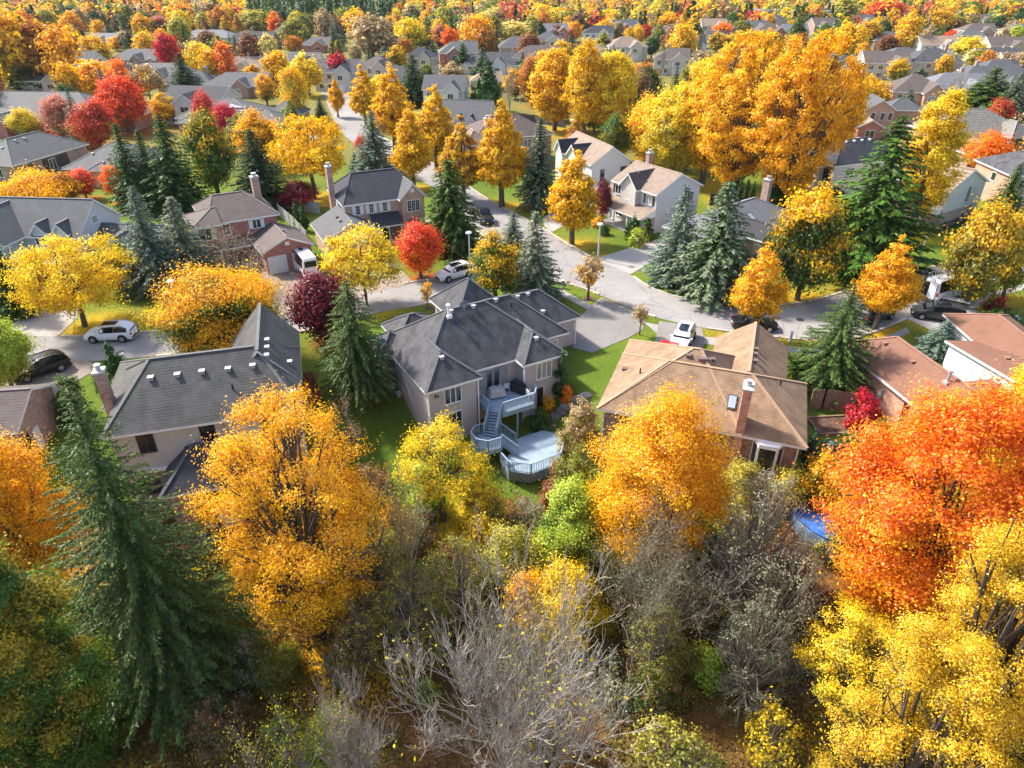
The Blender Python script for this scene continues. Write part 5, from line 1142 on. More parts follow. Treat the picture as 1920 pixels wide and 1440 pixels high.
    b = MB(); b.tube([(0,0,1.35),(0,0,1.5),(0,0,1.8),(0,0,2.1),(0,0,2.25)], [.1,.36,.46,.36,.1], 14); b.build('globe', plain('rust', (.22,.08,.05), .7, .25), t, smooth=True)
    x, y, z = GT(556, 497)
# ------------------------------------------------------------------ trees: mesh generators
def leaf_mesh(name, c, nrm, size, aspect, mixv, mat, tang=None, seed=0, extra=None):
    rg = np.random.default_rng(seed); n = len(c)
    nrm = nrm / (np.linalg.norm(nrm, axis=1, keepdims=True)+1e-9)
    if tang is None: tang = rg.normal(size=(n, 3))
    tang = tang - nrm*np.sum(tang*nrm, 1, keepdims=True); tang /= np.linalg.norm(tang, axis=1, keepdims=True)+1e-9
    bt = np.cross(nrm, tang); s = np.asarray(size).reshape(-1, 1)*np.ones((n, 1))
    a = tang*s*.5; b = bt*s*.5*aspect; fold = nrm*s*.10
    V = np.stack([c-a, c+b*.9-a*.1+fold, c+a, c-b*.9-a*.1+fold], 1).reshape(-1, 3)
    me = bpy.data.meshes.new(name); nv = len(V); ev, ef = (np.array(extra.v), extra.f) if extra and extra.f else (np.zeros((0,3)), [])
    allv = np.concatenate([V, ev]) if len(ev) else V
    me.vertices.add(len(allv)); me.vertices.foreach_set('co', allv.astype('f4').ravel())
    starts = np.arange(0, nv, 4, dtype='i4'); loops = np.arange(nv, dtype='i4')
    if ef:
        el = np.array([i for f in ef for i in f], dtype='i4')+nv; ln = np.array([len(f) for f in ef])
        es = nv+np.concatenate([[0], np.cumsum(ln)[:-1]]); loops = np.concatenate([loops, el]); starts = np.concatenate([starts, es.astype('i4')])
    me.loops.add(len(loops)); me.loops.foreach_set('vertex_index', loops)
    me.polygons.add(len(starts)); me.polygons.foreach_set('loop_start', starts)
    me.update(calc_edges=True); np_ = len(starts)
    me.materials.append(mat)
    if ef:
        me.materials.append(BARK); mi = np.zeros(np_, 'i4'); mi[n:] = 1; me.polygons.foreach_set('material_index', mi)
    mv = np.ones(np_, 'f4'); mv[:n] = np.clip(mixv, 0, 1); rv = np.full(np_, .5, 'f4'); rv[:n] = rg.random(n)
    me.attributes.new('mixv', 'FLOAT', 'FACE').data.foreach_set('value', mv)
    me.attributes.new('rnd', 'FLOAT', 'FACE').data.foreach_set('value', rv)
    return me
PROF = {
 'maple': lambda t: np.sin(np.pi*(t*.93+.045))**.62,
 'linden': lambda t: 1.22*np.clip(1-t,0,1)**.82*(1-np.exp(-t*9)),
 'oval': lambda t: np.sin(np.pi*(t**.85*.92+.06))**.75,
 'locust': lambda t: np.sin(np.pi*(t*.80+.16))**.55,
 'bush': lambda t: np.cos(np.pi/2*np.clip(t,0,.985))**.55,
 'cedar': lambda t: 1.05*np.clip(1-t,0,1)**.55*(1-np.exp(-(t+.05)*10)),
 'wild': lambda t: np.sin(np.pi*(t*.9+.06))**.8,
 'scrub': lambda t: np.cos(np.pi/2*np.clip(t,0,.985))**.45,
 'sapling': lambda t: np.sin(np.pi*(t*.9+.06))**.8,
}
#          H    R   base  clumps crad  dens  lean-limbs
SPEC = {
 'maple': (10, 4.0, .16, 95, .30, 1.0, .35), 'linden': (11, 2.7, .19, 120, .23, 1.6, .12), 'oval': (12, 3.6, .18, 100, .28, 1.0, .3),
 'locust': (8, 5.0, .34, 105, .20, .62, .75), 'bush': (2.2, 1.5, 0, 34, .42, 1.1, 0), 'cedar': (5, .9, .02, 46, .42, 1.5, 0),
 'wild': (12, 5.2, .10, 150, .18, .62, .6), 'sapling': (4.5, 1.4, .35, 26, .32, .35, .9), 'scrub': (3.0, 1.9, .04, 70, .19, .17, 1.0),
}
LEAFS = {0: .21, 1: .33, 2: .72}
def gen_broad(kind, seed, lod, thin=1.0, leaf=None, HR=None, cb_=None):
    H, Rr, cb, nc, cr, dens, limb = SPEC[kind]; cb = cb_ or cb
    if HR and lod == 0 and leaf and leaf > .24: limb *= .35; dens *= 1.35
    if HR: nc = int(nc*max(1, min(2.6, HR[0]*HR[1]/(H*Rr)*.8))); cr *= (SPEC[kind][3]/nc)**.5; H, Rr = HR
    rg = np.random.default_rng(seed*77+lod*0+sum(map(ord, kind)))
    prof = PROF[kind]; zb = cb*H; hh = H-zb
    ts = np.linspace(0, 1, 200); pr = prof(ts); cdf = np.cumsum(pr+.05); cdf /= cdf[-1]
    t = np.interp(rg.random(nc), cdf, ts); az = rg.random(nc)*2*np.pi
    ph = rg.random(8)*6.28; am = .16 if kind in ('maple','linden','oval') else .30 if kind == 'wild' else .2
    lobe = lambda t_, a_: 1 + am*(.6*np.sin(2*a_+ph[0]+3*t_)+.5*np.sin(3*a_+ph[1]-4*t_)+.4*np.sin(5*a_+ph[2]+7*t_)) 
    fr = np.where(rg.random(nc) < .78, .70+.28*rg.random(nc), .25+.45*rg.random(nc))
    rad = Rr*prof(t)*lobe(t, az)*fr
    cc = np.stack([rad*np.cos(az), rad*np.sin(az), zb+hh*(.03+.93*t)], 1)
    rc = cr*Rr*(.75+.6*rg.random(nc))
    if kind in ('linden','cedar'): rc *= np.clip(1.15-t*.65, .35, 1)
    s = leaf or LEAFS[lod]
    area = 4*np.pi*Rr*max(Rr, hh/2)
    n = int((2.5 if lod else 2.5 if kind == 'maple' else 1.8)*dens*thin*area/(.35*s*s)); n = max(300, n)
    if n > 140000: s *= (n/140000)**.5; n = 140000
    wgt = rc**2; k = rg.choice(nc, n, p=wgt/wgt.sum())
    d = rg.normal(size=(n, 3)); d[:, 2] = np.where(rg.random(n) < .4, np.abs(d[:, 2]), d[:, 2])
    flat_ = .5 if kind == 'locust' else .62 if kind == 'wild' else .72
    ax = rg.normal(size=(nc, 3)) + .8*(cc-np.array([0, 0, zb+hh*.3]))/Rr; ax /= np.linalg.norm(ax, axis=1, keepdims=True)
    p = d*np.array([1, 1, flat_])*(.50 if lod else .40); p = p + ax[k]*np.sum(p*ax[k], 1, keepdims=True)*.75
    p = cc[k] + p*rc[k][:, None]; d = p-cc[k]; d /= np.linalg.norm(d, axis=1, keepdims=True)+1e-6
    out = cc[k]-np.array([0, 0, zb+hh*.4]); out /= np.linalg.norm(out, axis=1, keepdims=True)+1e-6
    nm = d*.75 + out*.45 + np.array([0, 0, .3]) + rg.normal(size=(n, 3))*.45
    cl = rg.normal(size=nc)*.26
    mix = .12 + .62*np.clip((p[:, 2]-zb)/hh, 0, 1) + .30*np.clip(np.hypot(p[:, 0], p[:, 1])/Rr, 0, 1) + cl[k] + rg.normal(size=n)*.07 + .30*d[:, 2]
    p[:, 2] = np.maximum(p[:, 2], .05)
    q_ = np.percentile(np.hypot(p[:, 0], p[:, 1]), 97.5); f_ = Rr/q_; g_ = (H-zb)/(np.percentile(p[:, 2], 99.6)-zb)
    for A in (p, cc): A[:, :2] *= f_; A[:, 2] = zb+(A[:, 2]-zb)*g_
    # trunk and limbs
    tr = MB()
    if kind not in ('bush',):
        sides = 7 if lod < 2 else 4; r0 = .028*H if kind != 'cedar' else .02*H
        wob = rg.normal(size=(6, 2))*.05*Rr*.5; wob[0] = 0
        zt = zb+hh*.72; line = [(wob[i][0], wob[i][1], -.3 + (zt+.3)*i/5) for i in range(6)]
        tr.tube(line, [r0*(1.25, 1, .85, .66, .45, .2)[i] for i in range(6)], sides, cap=False)
        if limb and lod < 2:
            m = int(nc*limb); order = rg.choice(nc, m, replace=False)
            for i in order:
                e = cc[i]; zs = zb*.75 + (e[2]-zb*.75)*rg.uniform(.12, .55); f = min(1, max(0, (zs+.3)/(zt+.3)))*5; j = min(4, int(f)); q = np.array(line[j])+(np.array(line[j+1])-np.array(line[j]))*(f-j)
                mid = q*.5+e*.5 + np.array([*(rg.normal(size=2)*.08*Rr), -.04*H*rg.random()]); rr = r0*rg.uniform(.16, .34)
                tr.tube([q, q*.7+mid*.3, mid, e], [rr*1.3, rr, rr*.75, rr*.25], 4, cap=False)
                if kind in ('locust', 'wild', 'sapling', 'scrub'):
                    for _ in range(3):
                        e2 = e + rg.normal(size=3)*rc[i]*.8; tr.tube([mid*.4+e*.6, e2], [rr*.4, rr*.12], 3, cap=False)
    return p, nm, s*(.75+.5*rg.random(n)), mix, tr
def gen_spruce(kind, seed, lod, dens=1.0, HR=None):
    H, Rr = HR or (12.0, 2.6); k_ = 1.0 if not HR else min(1.5, (H/12))
    rg = np.random.default_rng(seed*31+7)
    nz = int({0: 40, 1: 34, 2: 20}[lod]*k_); P, N, Tg, S, M = [], [], [], [], []
    tr = MB(); weep = kind == 'weeping'
    tr.tube([(0,0,-.3),(0,0,H*.5),(0,0,H*.985)], [.20,.12,.02], 6, cap=False)
    for iz in range(nz):
        f = (iz+.5)/nz; z0 = H*(.05+.94*f); L0 = Rr*((1-f)**(.80 if not weep else .62))*(1.0 if f > .08 else .85)+.12
        nb = max(5, int((13 if lod < 2 else 8)*(.45+.75*(1-f))))
        for ib in range(nb):
            a = 2*np.pi*(ib+rg.random()*.9)/nb + iz*1.7; L = L0*rg.uniform(.66, 1.16); droop = rg.uniform(.10, .34 if not HR else .22) if not weep else rg.uniform(.3, .55)
            lift = .18*f
            dr = np.array([np.cos(a), np.sin(a), 0]); m = max(3, int(L/({0: .11, 1: .22, 2: .5}[lod])))
            u = (np.arange(m)+rg.random(m)*.6+.2)/m
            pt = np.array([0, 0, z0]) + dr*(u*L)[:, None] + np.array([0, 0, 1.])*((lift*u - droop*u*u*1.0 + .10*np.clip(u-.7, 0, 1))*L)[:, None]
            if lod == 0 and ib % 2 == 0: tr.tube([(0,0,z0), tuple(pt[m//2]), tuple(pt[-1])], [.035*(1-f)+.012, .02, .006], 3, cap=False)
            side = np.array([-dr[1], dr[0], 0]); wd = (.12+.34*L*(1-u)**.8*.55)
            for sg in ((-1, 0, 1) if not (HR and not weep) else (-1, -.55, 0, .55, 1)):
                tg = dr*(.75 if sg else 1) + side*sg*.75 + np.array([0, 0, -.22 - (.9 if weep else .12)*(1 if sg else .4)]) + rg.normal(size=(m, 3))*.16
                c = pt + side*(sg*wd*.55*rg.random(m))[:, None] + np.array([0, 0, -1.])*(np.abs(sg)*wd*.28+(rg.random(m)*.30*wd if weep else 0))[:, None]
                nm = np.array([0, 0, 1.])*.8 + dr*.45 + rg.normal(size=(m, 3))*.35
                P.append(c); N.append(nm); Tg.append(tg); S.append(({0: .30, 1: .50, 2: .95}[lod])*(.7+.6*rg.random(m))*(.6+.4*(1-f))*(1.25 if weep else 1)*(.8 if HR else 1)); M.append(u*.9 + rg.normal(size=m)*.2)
    P = np.concatenate(P); k = rg.random(len(P)) < dens
    return P[k], np.concatenate(N)[k], np.concatenate(S)[k], np.concatenate(M)[k], tr, np.concatenate(Tg)[k]
def gen_bare(seed, H=10.0, spread=.8, levels=5, stems=6, leafn=0, thick=.16, droop=0.0, up=.25):
    """leafless branching: returns MB of twigs and twig tips"""
    rg = np.random.default_rng(seed); tr = MB(); tips = []
    def grow(p, d, L, r, lv):
        n = 3; pts_ = [p]; q = p.copy(); dd = d.copy()
        for i in range(n):
            dd = dd + rg.normal(size=3)*.15 + np.array([0, 0, up*.22 - droop]); dd /= np.linalg.norm(dd); q = q + dd*L/n; pts_.append(q.copy())
        tr.tube(pts_, [r, r*.85, r*.72, r*.55], 5 if lv < 2 else 3, cap=False)
        if lv >= levels: tips.append(q); return
        for i in range(rg.integers(2, 5) if lv > 0 else 4):
            f = rg.uniform(.35, 1.0) if i else 1.0; s = pts_[min(n, int(f*n))]
            ax = rg.normal(size=3); ax -= dd*np.dot(ax, dd); ax /= np.linalg.norm(ax); nd = dd + ax*rg.uniform(.35, .95)*spread; nd /= np.linalg.norm(nd)
            grow(s, nd, L*rg.uniform(.55, .82), max(.009, r*rg.uniform(.45, .68)), lv+1)
    for i in range(stems):
        a = 2*np.pi*(i+rg.random())/stems; d = np.array([np.cos(a)*spread*.75, np.sin(a)*spread*.75, 1.0]); d /= np.linalg.norm(d)
        grow(np.array([.12*np.cos(a)*stems**.5, .12*np.sin(a)*stems**.5, -.2]), d, H*.34*rg.uniform(.85, 1.1), thick*rg.uniform(.7, 1.1), 0)
    return tr, np.array(tips)
_proto = {}
def proto(kind, seed, lod, HR=None, leaf=None, thin=1.0, cb=None):
    """(crown mesh, trunk mesh, nominal height, nominal radius)"""
    key = (kind, seed, lod, HR, leaf, cb)
    if key in _proto: return _proto[key]
    nm = f'{kind}_crown'
    if kind in ('spruce', 'weeping'):
        P, N, S, M, tr, Tg = gen_spruce(kind, seed, lod, thin, HR)
        cr = leaf_mesh(nm, P, N, S, .36 if lod < 2 else .5, M, NEEDLE, Tg, seed, tr if lod == 2 else None); H = (HR or (12.0, 2.6))[0]; q_ = P[P[:, 2] < H*.4]; Rr = float(np.percentile(np.hypot(q_[:, 0], q_[:, 1]), 93))
    elif kind in ('bare', 'brush', 'bigbare'):
        H = 10.0
        if kind == 'bare': tr, tips = gen_bare(seed, H, .62, 5 if lod < 2 else 3, 2 if lod < 2 else 1, thick=.13, up=.5)
        elif kind == 'bigbare': tr, tips = gen_bare(seed, H, .62, 6, 7, thick=.075, up=.6)
        else: tr, tips = gen_bare(seed, H, .8, 5, 8, thick=.06, up=.4)
        v = np.array(tr.v); Rr = np.percentile(np.hypot(v[:, 0], v[:, 1]), 97); H = np.percentile(v[:, 2], 99.5)
        rg = np.random.default_rng(seed); m = 3 if kind == 'brush' else 2 if kind == 'bare' else 5
        P = np.repeat(tips, m, 0) + rg.normal(size=(len(tips)*m, 3))*(.3 if kind == 'brush' else .3)
        if kind == 'bigbare': P = P[(rg.random(len(P)) < .10) & (np.sin(P[:, 0]*1.3+seed)+np.sin(P[:, 1]*1.1) > .5)]
        cr = leaf_mesh(nm, P, rg.normal(size=P.shape)+np.array([0, 0, .4]), (.12 if kind != 'bare' else .13)*(.7+.6*rg.random(len(P))), .6, rg.random(len(P)), LEAF, None, seed, tr if lod == 2 else None)
    else:
        H, Rr = HR or SPEC[kind][:2]
        P, N, S, M, tr = gen_broad(kind, seed, lod, thin, leaf, HR, cb)
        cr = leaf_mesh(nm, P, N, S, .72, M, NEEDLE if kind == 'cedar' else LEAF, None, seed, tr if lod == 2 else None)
    tm = tr.mesh('trunk', BARK if kind not in ('bigbare',) else PALEBARK, smooth=True) if lod < 2 and tr.f else None
    if kind in ('brush', 'bare', 'scrub') and tm: tm.materials[0] = GREYBARK
    _proto[key] = (cr, tm, H, Rr); return _proto[key]
NAMES = {'maple': 'maple_tree', 'linden': 'linden_tree', 'oval': 'ash_tree', 'locust': 'locust_tree', 'bush': 'bush', 'cedar': 'cedar_tree', 'wild': 'wild_maple_tree', 'sapling': 'sapling', 'scrub': 'scrub_bush',
         'spruce': 'spruce_tree', 'weeping': 'weeping_spruce', 'bare': 'bare_tree', 'bigbare': 'bare_tree', 'brush': 'brushwood_shrub'}
COL = dict(gold=(.84,.49,.010), dgold=(.72,.42,.012), yellow=(.84,.60,.022), pale=(.82,.68,.22), orange=(.92,.255,.014), amber=(.91,.475,.012), burnt=(.58,.22,.022), scarlet=(.82,.10,.03), red=(.58,.055,.028), crimson=(.62,.014,.05), salmon=(.64,.24,.16),
  burgundy=(.20,.012,.026), plum=(.15,.016,.028), rust=(.30,.11,.04), brown=(.28,.15,.07), tan=(.50,.36,.18), olive=(.26,.25,.035), khaki=(.48,.42,.06), green=(.085,.175,.016), deep=(.045,.105,.015), lime=(.47,.55,.05), spruce=(.070,.140,.026), dark=(.038,.075,.027), blue=(.16,.225,.165), grey=(.19,.235,.135), sage=(.26,.26,.16), greyleaf=(.34,.32,.21), fir=(.105,.165,.03), cedar=(.042,.11,.018))
TREES = []      # (kind, cx, top y, base y, width px, colour, inner colour, label, options)
def tr(kind, cx, ty, by, w, c, c2=None, label=None, **o): TREES.append((kind, cx, ty, by, w, c, c2 or c, label, o))
def solve(kind, cx, ty, by, w, z=None):
    cy = (ty+by)/2; bx = cx + (960-cx)*(by-cy)/(2880-cy)
    x, y, gz = GT(bx, by); _, _, zc = proj(x, y, gz)
    rnd_ = kind in ('maple', 'oval', 'locust', 'wild', 'bush', 'sapling', 'scrub')
    cbf = SPEC[kind][2] if kind in SPEC else .05
    lo, hi = .3, 40.0
    for _ in range(40):
        H = (lo+hi)/2; r = w/2*zc*.93/FOC
        if rnd_:
            hc = gz + H*(1+cbf)/2; px, py, z2 = proj(x, y, hc); dep = math.atan2(CAM_H-hc, y)
            a = H*(1-cbf)/2; top = py - FOC/z2*math.sqrt((a*math.cos(dep))**2+(r*math.sin(dep))**2)*.97
        else: top = proj(x, y, gz+H)[1]
        if top > ty: lo = H
        else: hi = H
    zm = proj(x, y, gz+H*.5)[2]
    return x, y, gz, H, w/2*zm/FOC*(1.25 if kind == 'spruce' else 1.15 if kind == 'weeping' else 1), zm
_cnt = {}
def place_tree(rec, x, y, gz, H, r, zm, label, group=None):
    kind, cx, ty, by, w, c, c2, _, o = rec
    lod = o.get('lod', 0 if zm < 62 else 1 if zm < 190 else 2)
    if lod == 1 and kind in SPEC and (o.get('cb')) : lod = 0
    if lod == 1 and kind in SPEC and kind not in ('bush','scrub') and (r/SPEC[kind][1] > 1.3 or H/SPEC[kind][0] > 1.35): lod = 0
    nv = {0: 2, 1: 3, 2: 3}[lod]; k = _cnt.get((kind, lod), 0); _cnt[(kind, lod)] = k+1
    HR = (round(H, 1), round(r, 1)) if lod == 0 else None
    cr, tm, H0, R0 = proto(kind, o.get('seed', k % nv), lod, HR, round(max(.08, 2.15*zm/691), 3) if HR else o.get('leaf'), o.get('thin', 1.0), o.get('cb'))
    name = NAMES[kind]; rz = o.get('rot', (k*2.399) % 6.283); s = (r/R0, r/R0, H/H0)
    col = COL[c] if isinstance(c, str) else c; col2 = COL[c2] if isinstance(c2, str) else c2
    if lod == 2 or tm is None:
        t = link(name, cr, None, (x, y, gz)); t.rotation_euler = (0,0,rz); t.scale = s; parts = [t]
    else:
        t = empty(name, (x, y, gz), rz); t.scale = s
        a = link('crown', cr, t); b = link('trunk', tm, t); parts = [a]
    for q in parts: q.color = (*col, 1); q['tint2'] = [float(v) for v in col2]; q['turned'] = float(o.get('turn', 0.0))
    tag(t, label, NAMES[kind].replace('_', ' ') if kind not in ('brush',) else 'shrub', group)
    return t
# ------------------------------------------------------------------ the trees of the photograph, near to far
# near woodland
tr('spruce',228,715,1262,275,(.085,.135,.025),'spruce','tall loose green spruce in front of the dark grey hip-roofed house',seed=3,lod=0)
tr('maple',10,975,1520,290,'amber','green','green maple with orange-tipped leaves at the bottom corner beside the tall spruce',lod=0,seed=4,turn=-.55)
tr('maple',28,830,1120,200,'amber','gold','golden-orange tree half hidden behind the tall loose spruce',lod=0)
tr('wild',550,752,1190,362,'amber','gold','large ragged golden-orange maple right of the tall loose spruce',lod=0,seed=2,thin=.72)
tr('locust',826,785,975,185,'yellow','lime','sparse yellow tree just in front of the stucco wall and lower window',lod=0,thin=.75)
tr('oval',1232,740,1095,245,'amber','gold','dense golden tree covering the back wall of the tan-roofed brick bungalow',lod=0,seed=1)
tr('maple',1072,905,1105,130,'lime','green','small lime-green tree below the lowest blue-grey deck',lod=0)
tr('maple',1762,738,1215,370,'orange','amber','huge bright orange maple at the photo edge in front of the red-brown roofs',lod=0,seed=3)
tr('wild',1835,1005,1570,360,(.74,.475,.02),'olive','big yellow tree in front of the huge orange maple',lod=0,seed=5,thin=.7,turn=.05)
tr('wild',1705,1240,1660,290,(.74,.475,.02),'olive','broad yellow tree filling the bottom corner below the big yellow tree',lod=0,seed=6,thin=.65,turn=.05)
tr('locust',1610,1140,1390,210,'yellow','olive','thin yellow sapling cluster beside the dark gap and the big yellow tree',lod=0)
tr('wild',1905,1230,1640,260,'yellow','khaki','yellow treetop at the very bottom corner edge',lod=0,seed=7)
tr('maple',1895,700,960,150,'yellow','gold','yellow tree behind the orange maple at the white-walled bungalow',lod=0)
tr('bigbare',1000,1100,1500,480,'yellow','olive','huge pale leafless tree spreading across the bottom centre',lod=0,seed=1)
tr('bigbare',660,1265,1500,170,'yellow','khaki','smaller pale leafless tree with a few yellow leaves beside the huge bare one',lod=0,seed=2)
tr('bare',545,1310,1520,200,'yellow','khaki','low bare thicket tree with yellow leaves at the bottom',lod=0,seed=3)
tr('bare',770,870,1120,190,'khaki','olive','tangled grey bare tree behind the sparse yellow tree',lod=0,seed=1)
tr('brush',1225,955,1225,250,'greyleaf','sage','grey-olive willow-like brush below the dense golden tree',lod=0,seed=1)
tr('scrub',1420,885,1170,250,'greyleaf','olive','brown-grey brush in front of the blue pool cover',lod=0,seed=2,thin=.4)
tr('scrub',1460,1010,1240,230,'greyleaf','sage','dull brown brush leaning below the blue pool cover',lod=0,seed=3,thin=.4)
tr('scrub',1420,1110,1310,180,'sage','grey','fuzzy sage-green brush alone on the leaf-strewn ravine floor',lod=0,seed=4,thin=.5)
tr('scrub',690,960,1130,170,'olive','rust','dark rust and olive brush between the ragged maple and the grey bare tree',lod=0,seed=1)
tr('scrub',860,1000,1150,160,'olive','khaki','olive brush right of the tangled grey bare tree',lod=0,seed=2)
tr('bush',960,975,1110,160,'khaki','olive','khaki yellow-leaved bush left of the small lime-green tree',lod=0)
tr('bush',1060,1040,1190,190,'yellow','khaki','bright yellow scrub below the small lime-green tree',lod=0)
tr('bush',990,1065,1180,120,'amber','olive','orange-tinted scrub left of the bright yellow scrub',lod=0)
tr('scrub',770,1055,1210,180,'olive','khaki','olive thicket above the huge bare tree',lod=0,seed=3)
tr('scrub',680,1100,1240,150,'khaki','brown','brownish thicket right of the ragged golden maple foot',lod=0,seed=4)
tr('bush',905,890,985,95,'yellow','olive','yellow-green bush in front of the lowest deck railing',lod=0)
tr('bush',1082,838,960,110,'olive','khaki','olive bush beside the lowest deck and the lime tree',lod=0)
tr('bush',1090,752,850,85,'tan','khaki','pale ochre bush between the stone steps and the brick bungalow',lod=0)
tr('bush',1028,740,775,32,'amber','gold','small orange shrub beneath the raised deck corner',lod=0)
tr('bush',1064,722,756,28,'orange','amber','small orange shrub at the foot of the dark cedar',lod=0)
tr('bush',1015,765,805,45,'green','deep','low green shrub beside the patio under the raised deck',lod=0)
tr('bush',1046,868,945,60,'rust','salmon','reddish low shrub right of the lowest deck',lod=0)
tr('bush',1090,905,960,60,'green','olive','dark green low shrub by the brick bungalow corner',lod=0)
tr('bush',1545,850,935,95,'gold','olive','yellow shrub right of the bay window under the tan roof',lod=0)
tr('bush',1475,870,935,90,'khaki','gold','yellow-olive shrub under the bay window',lod=0)
tr('bush',1390,860,940,110,'khaki','yellow','yellow-green shrub against the brick wall left of the bay window',lod=0)
tr('bush',1320,880,960,90,'olive','khaki','olive shrub between the dense golden tree and the brick wall',lod=0)
tr('bush',1555,822,860,50,'blue','grey','blue-green juniper below the garden bed',lod=0)
tr('bush',1598,808,850,46,'green','deep','bright green shrub by the orange maple and garden bed',lod=0)
tr('cedar',1521,805,880,26,'dark','dark','dark slim cedar at the corner of the tan-roofed bungalow',lod=0)
tr('cedar',1052,660,748,32,'cedar','dark','dark green cone cedar against the stucco corner by the raised deck',lod=0)
tr('bush',1621,733,800,66,'crimson','red','vivid crimson round bush beside the orange brick wall',lod=0)
tr('bush',582,697,752,36,'rust','scarlet','rust-red bush beside the dark grey hip roof',lod=0)
tr('bare',625,765,880,110,'salmon','tan','pinkish bare shrub right of the dark grey hip-roofed house',lod=0,seed=2)
tr('bare',700,870,1010,100,'salmon','amber','thin bare shrub with salmon leaves on the lawn edge',lod=0,seed=3)
tr('bare',445,835,960,90,'amber','tan','half-bare shrub with orange leaves against the black sunroom roof',lod=0,seed=1)
tr('bush',385,1120,1230,190,'olive','deep','dark olive scrub at the foot of the ragged golden maple',lod=0)
tr('scrub',215,1130,1290,200,'olive','deep','shadowed olive scrub under the tall loose spruce',lod=0,seed=2,thin=.95)
tr('bush',505,1190,1275,120,'olive','khaki','mixed olive scrub left of the smaller bare tree',lod=0)
tr('bush',610,1330,1420,110,'lime','olive','light green scrub among the thin bare twigs at the bottom',lod=0)
tr('scrub',1230,1130,1290,140,'olive','brown','brown-green scrub right of the huge bare tree crown',lod=0,seed=1)
tr('bush',1265,1190,1290,120,'olive','rust','rusty olive scrub beside the huge bare tree',lod=0)
tr('bush',150,1300,1400,140,'deep','olive','dark green scrub beside the bottom green maple',lod=0)
tr('bush',1590,1110,1180,110,'green','deep','green undergrowth in the shade below the orange maple',lod=0)
tr('cedar',210,640,706,34,'cedar','deep','slim green cedar beside the brick chimney',lod=0)
tr('bush',190,680,735,36,'deep','green','dark shrub at the slim cedar by the chimney',lod=0)
tr('bush',130,705,790,70,'fir','green','loose green evergreen bush beside the driveway SUV',lod=0)
tr('maple',-6,598,730,120,'lime','khaki','yellow-green tree at the photo edge above the black SUV',lod=0)
# along the street
tr('locust',130,446,612,212,'yellow','gold','spreading yellow locust tree above the white street SUV',seed=1,lod=0)
tr('maple',421,505,695,228,'amber','green','round maple turning from green to orange at the street bend',lod=0,seed=8,turn=-.27,thin=1.7)
tr('maple',217,455,545,85,'green','lime','fresh green tree behind the spreading yellow locust')
tr('spruce',272,345,545,84,'blue','grey','tall blue-green spruce left of its greyer twin on the front lawn')
tr('spruce',338,366,532,90,'grey','sage','greyish open spruce right of the blue-green spruce')
tr('spruce',5,440,585,80,'spruce','deep','green conifer at the photo edge by the blue-white house')
tr('bare',445,438,545,180,'tan','brown','spreading grey bare crab-apple before the red brick house',seed=1)
tr('locust',680,430,572,145,'yellow','pale','thin pale yellow tree in front of the tan brick garage',seed=2)
tr('maple',604,512,640,128,'burgundy','plum','burgundy maple behind the dark weeping spruce')
tr('weeping',662,522,730,120,'fir','deep','dark weeping spruce on the lawn left of the stucco bungalow',lod=0)
tr('maple',786,418,522,84,'scarlet','orange','bright orange-red maple in front of the tan brick house')
tr('weeping',843,295,468,98,'fir','deep','tall drooping spruce beside the black pickup truck')
tr('oval',927,436,572,98,'gold','green','gold and green column tree behind the stucco bungalow roof',seed=2,turn=-.34)
tr('spruce',1003,393,560,80,'grey','sage','pale grey-green spruce at the street corner')
tr('spruce',962,393,475,42,'grey','blue','small pale spruce behind the street corner spruce')
tr('linden',1076,288,458,88,'gold','dgold','golden pyramid tree on the lawn of the teal-door house')
tr('spruce',1276,343,528,84,'blue','grey','blue spruce with mulch ring in front of the teal-door house')
tr('spruce',1352,338,552,126,'grey','spruce','wide grey-green spruce with mulch ring before the ranch house')
tr('linden',1424,468,640,98,'amber','gold','small orange street maple over the parked black car',seed=1,cb=.30)
tr('maple',1518,358,562,140,'gold','deep','broad gold and green tree right of the ranch house',seed=2,turn=-.28)
tr('linden',1664,458,618,106,'amber','gold','small golden street tree beside the white work van',cb=.26)
tr('spruce',1655,213,512,175,(.085,.165,.022),'spruce','giant dark green spruce towering over the street',seed=1)
tr('spruce',1620,340,505,100,'fir','deep','second dark spruce hugging the giant spruce')
tr('oval',1742,185,442,108,'yellow','gold','tall golden tree behind the giant dark spruce',seed=1)
tr('maple',1842,383,577,125,'dgold','olive','gold-green tree over the white boards and sidewalk',turn=-.25)
tr('maple',1912,398,560,90,'gold','olive','gold-green tree at the photo edge beside its twin',turn=-.25)
tr('spruce',1578,528,728,130,'fir','spruce','drooping light green spruce beside the tan roof and red-brown roof',seed=2,lod=0)
tr('spruce',1768,600,665,60,'blue','blue','small silvery blue spruce by the black minivan')
tr('bush',1870,555,580,44,'red','burgundy','dark red bush near the white boards')
tr('bush',1880,575,605,70,'fir','deep','green spreading juniper below the dark red bush')
tr('sapling',1105,478,562,58,'tan','amber','nearly bare sapling on the boulevard island')
tr('sapling',1202,568,628,30,'tan','gold','tiny tan sapling beside the grey driveways')
tr('sapling',800,530,578,26,'gold','amber','tiny golden sapling on the grass behind the stucco bungalow')
tr('bush',1189,407,448,36,'deep','green','round clipped dark bush by the teal door')
tr('cedar',1214,410,450,24,'cedar','olive','green cone cedar beside the round clipped bush')
tr('bush',1197,430,462,34,'lime','pale','pale cream-green bush below the clipped dark bush')
tr('bush',1133,420,440,24,'green','olive','low green shrub near the teal-door porch')
tr('bush',1123,406,425,28,'amber','rust','tiny orange shrub near the plum tree')
tr('maple',1130,338,418,38,'plum','red','small plum-red tree beside the teal-door house')
tr('maple',560,338,392,78,'burgundy','crimson','low burgundy maple between the brick houses')
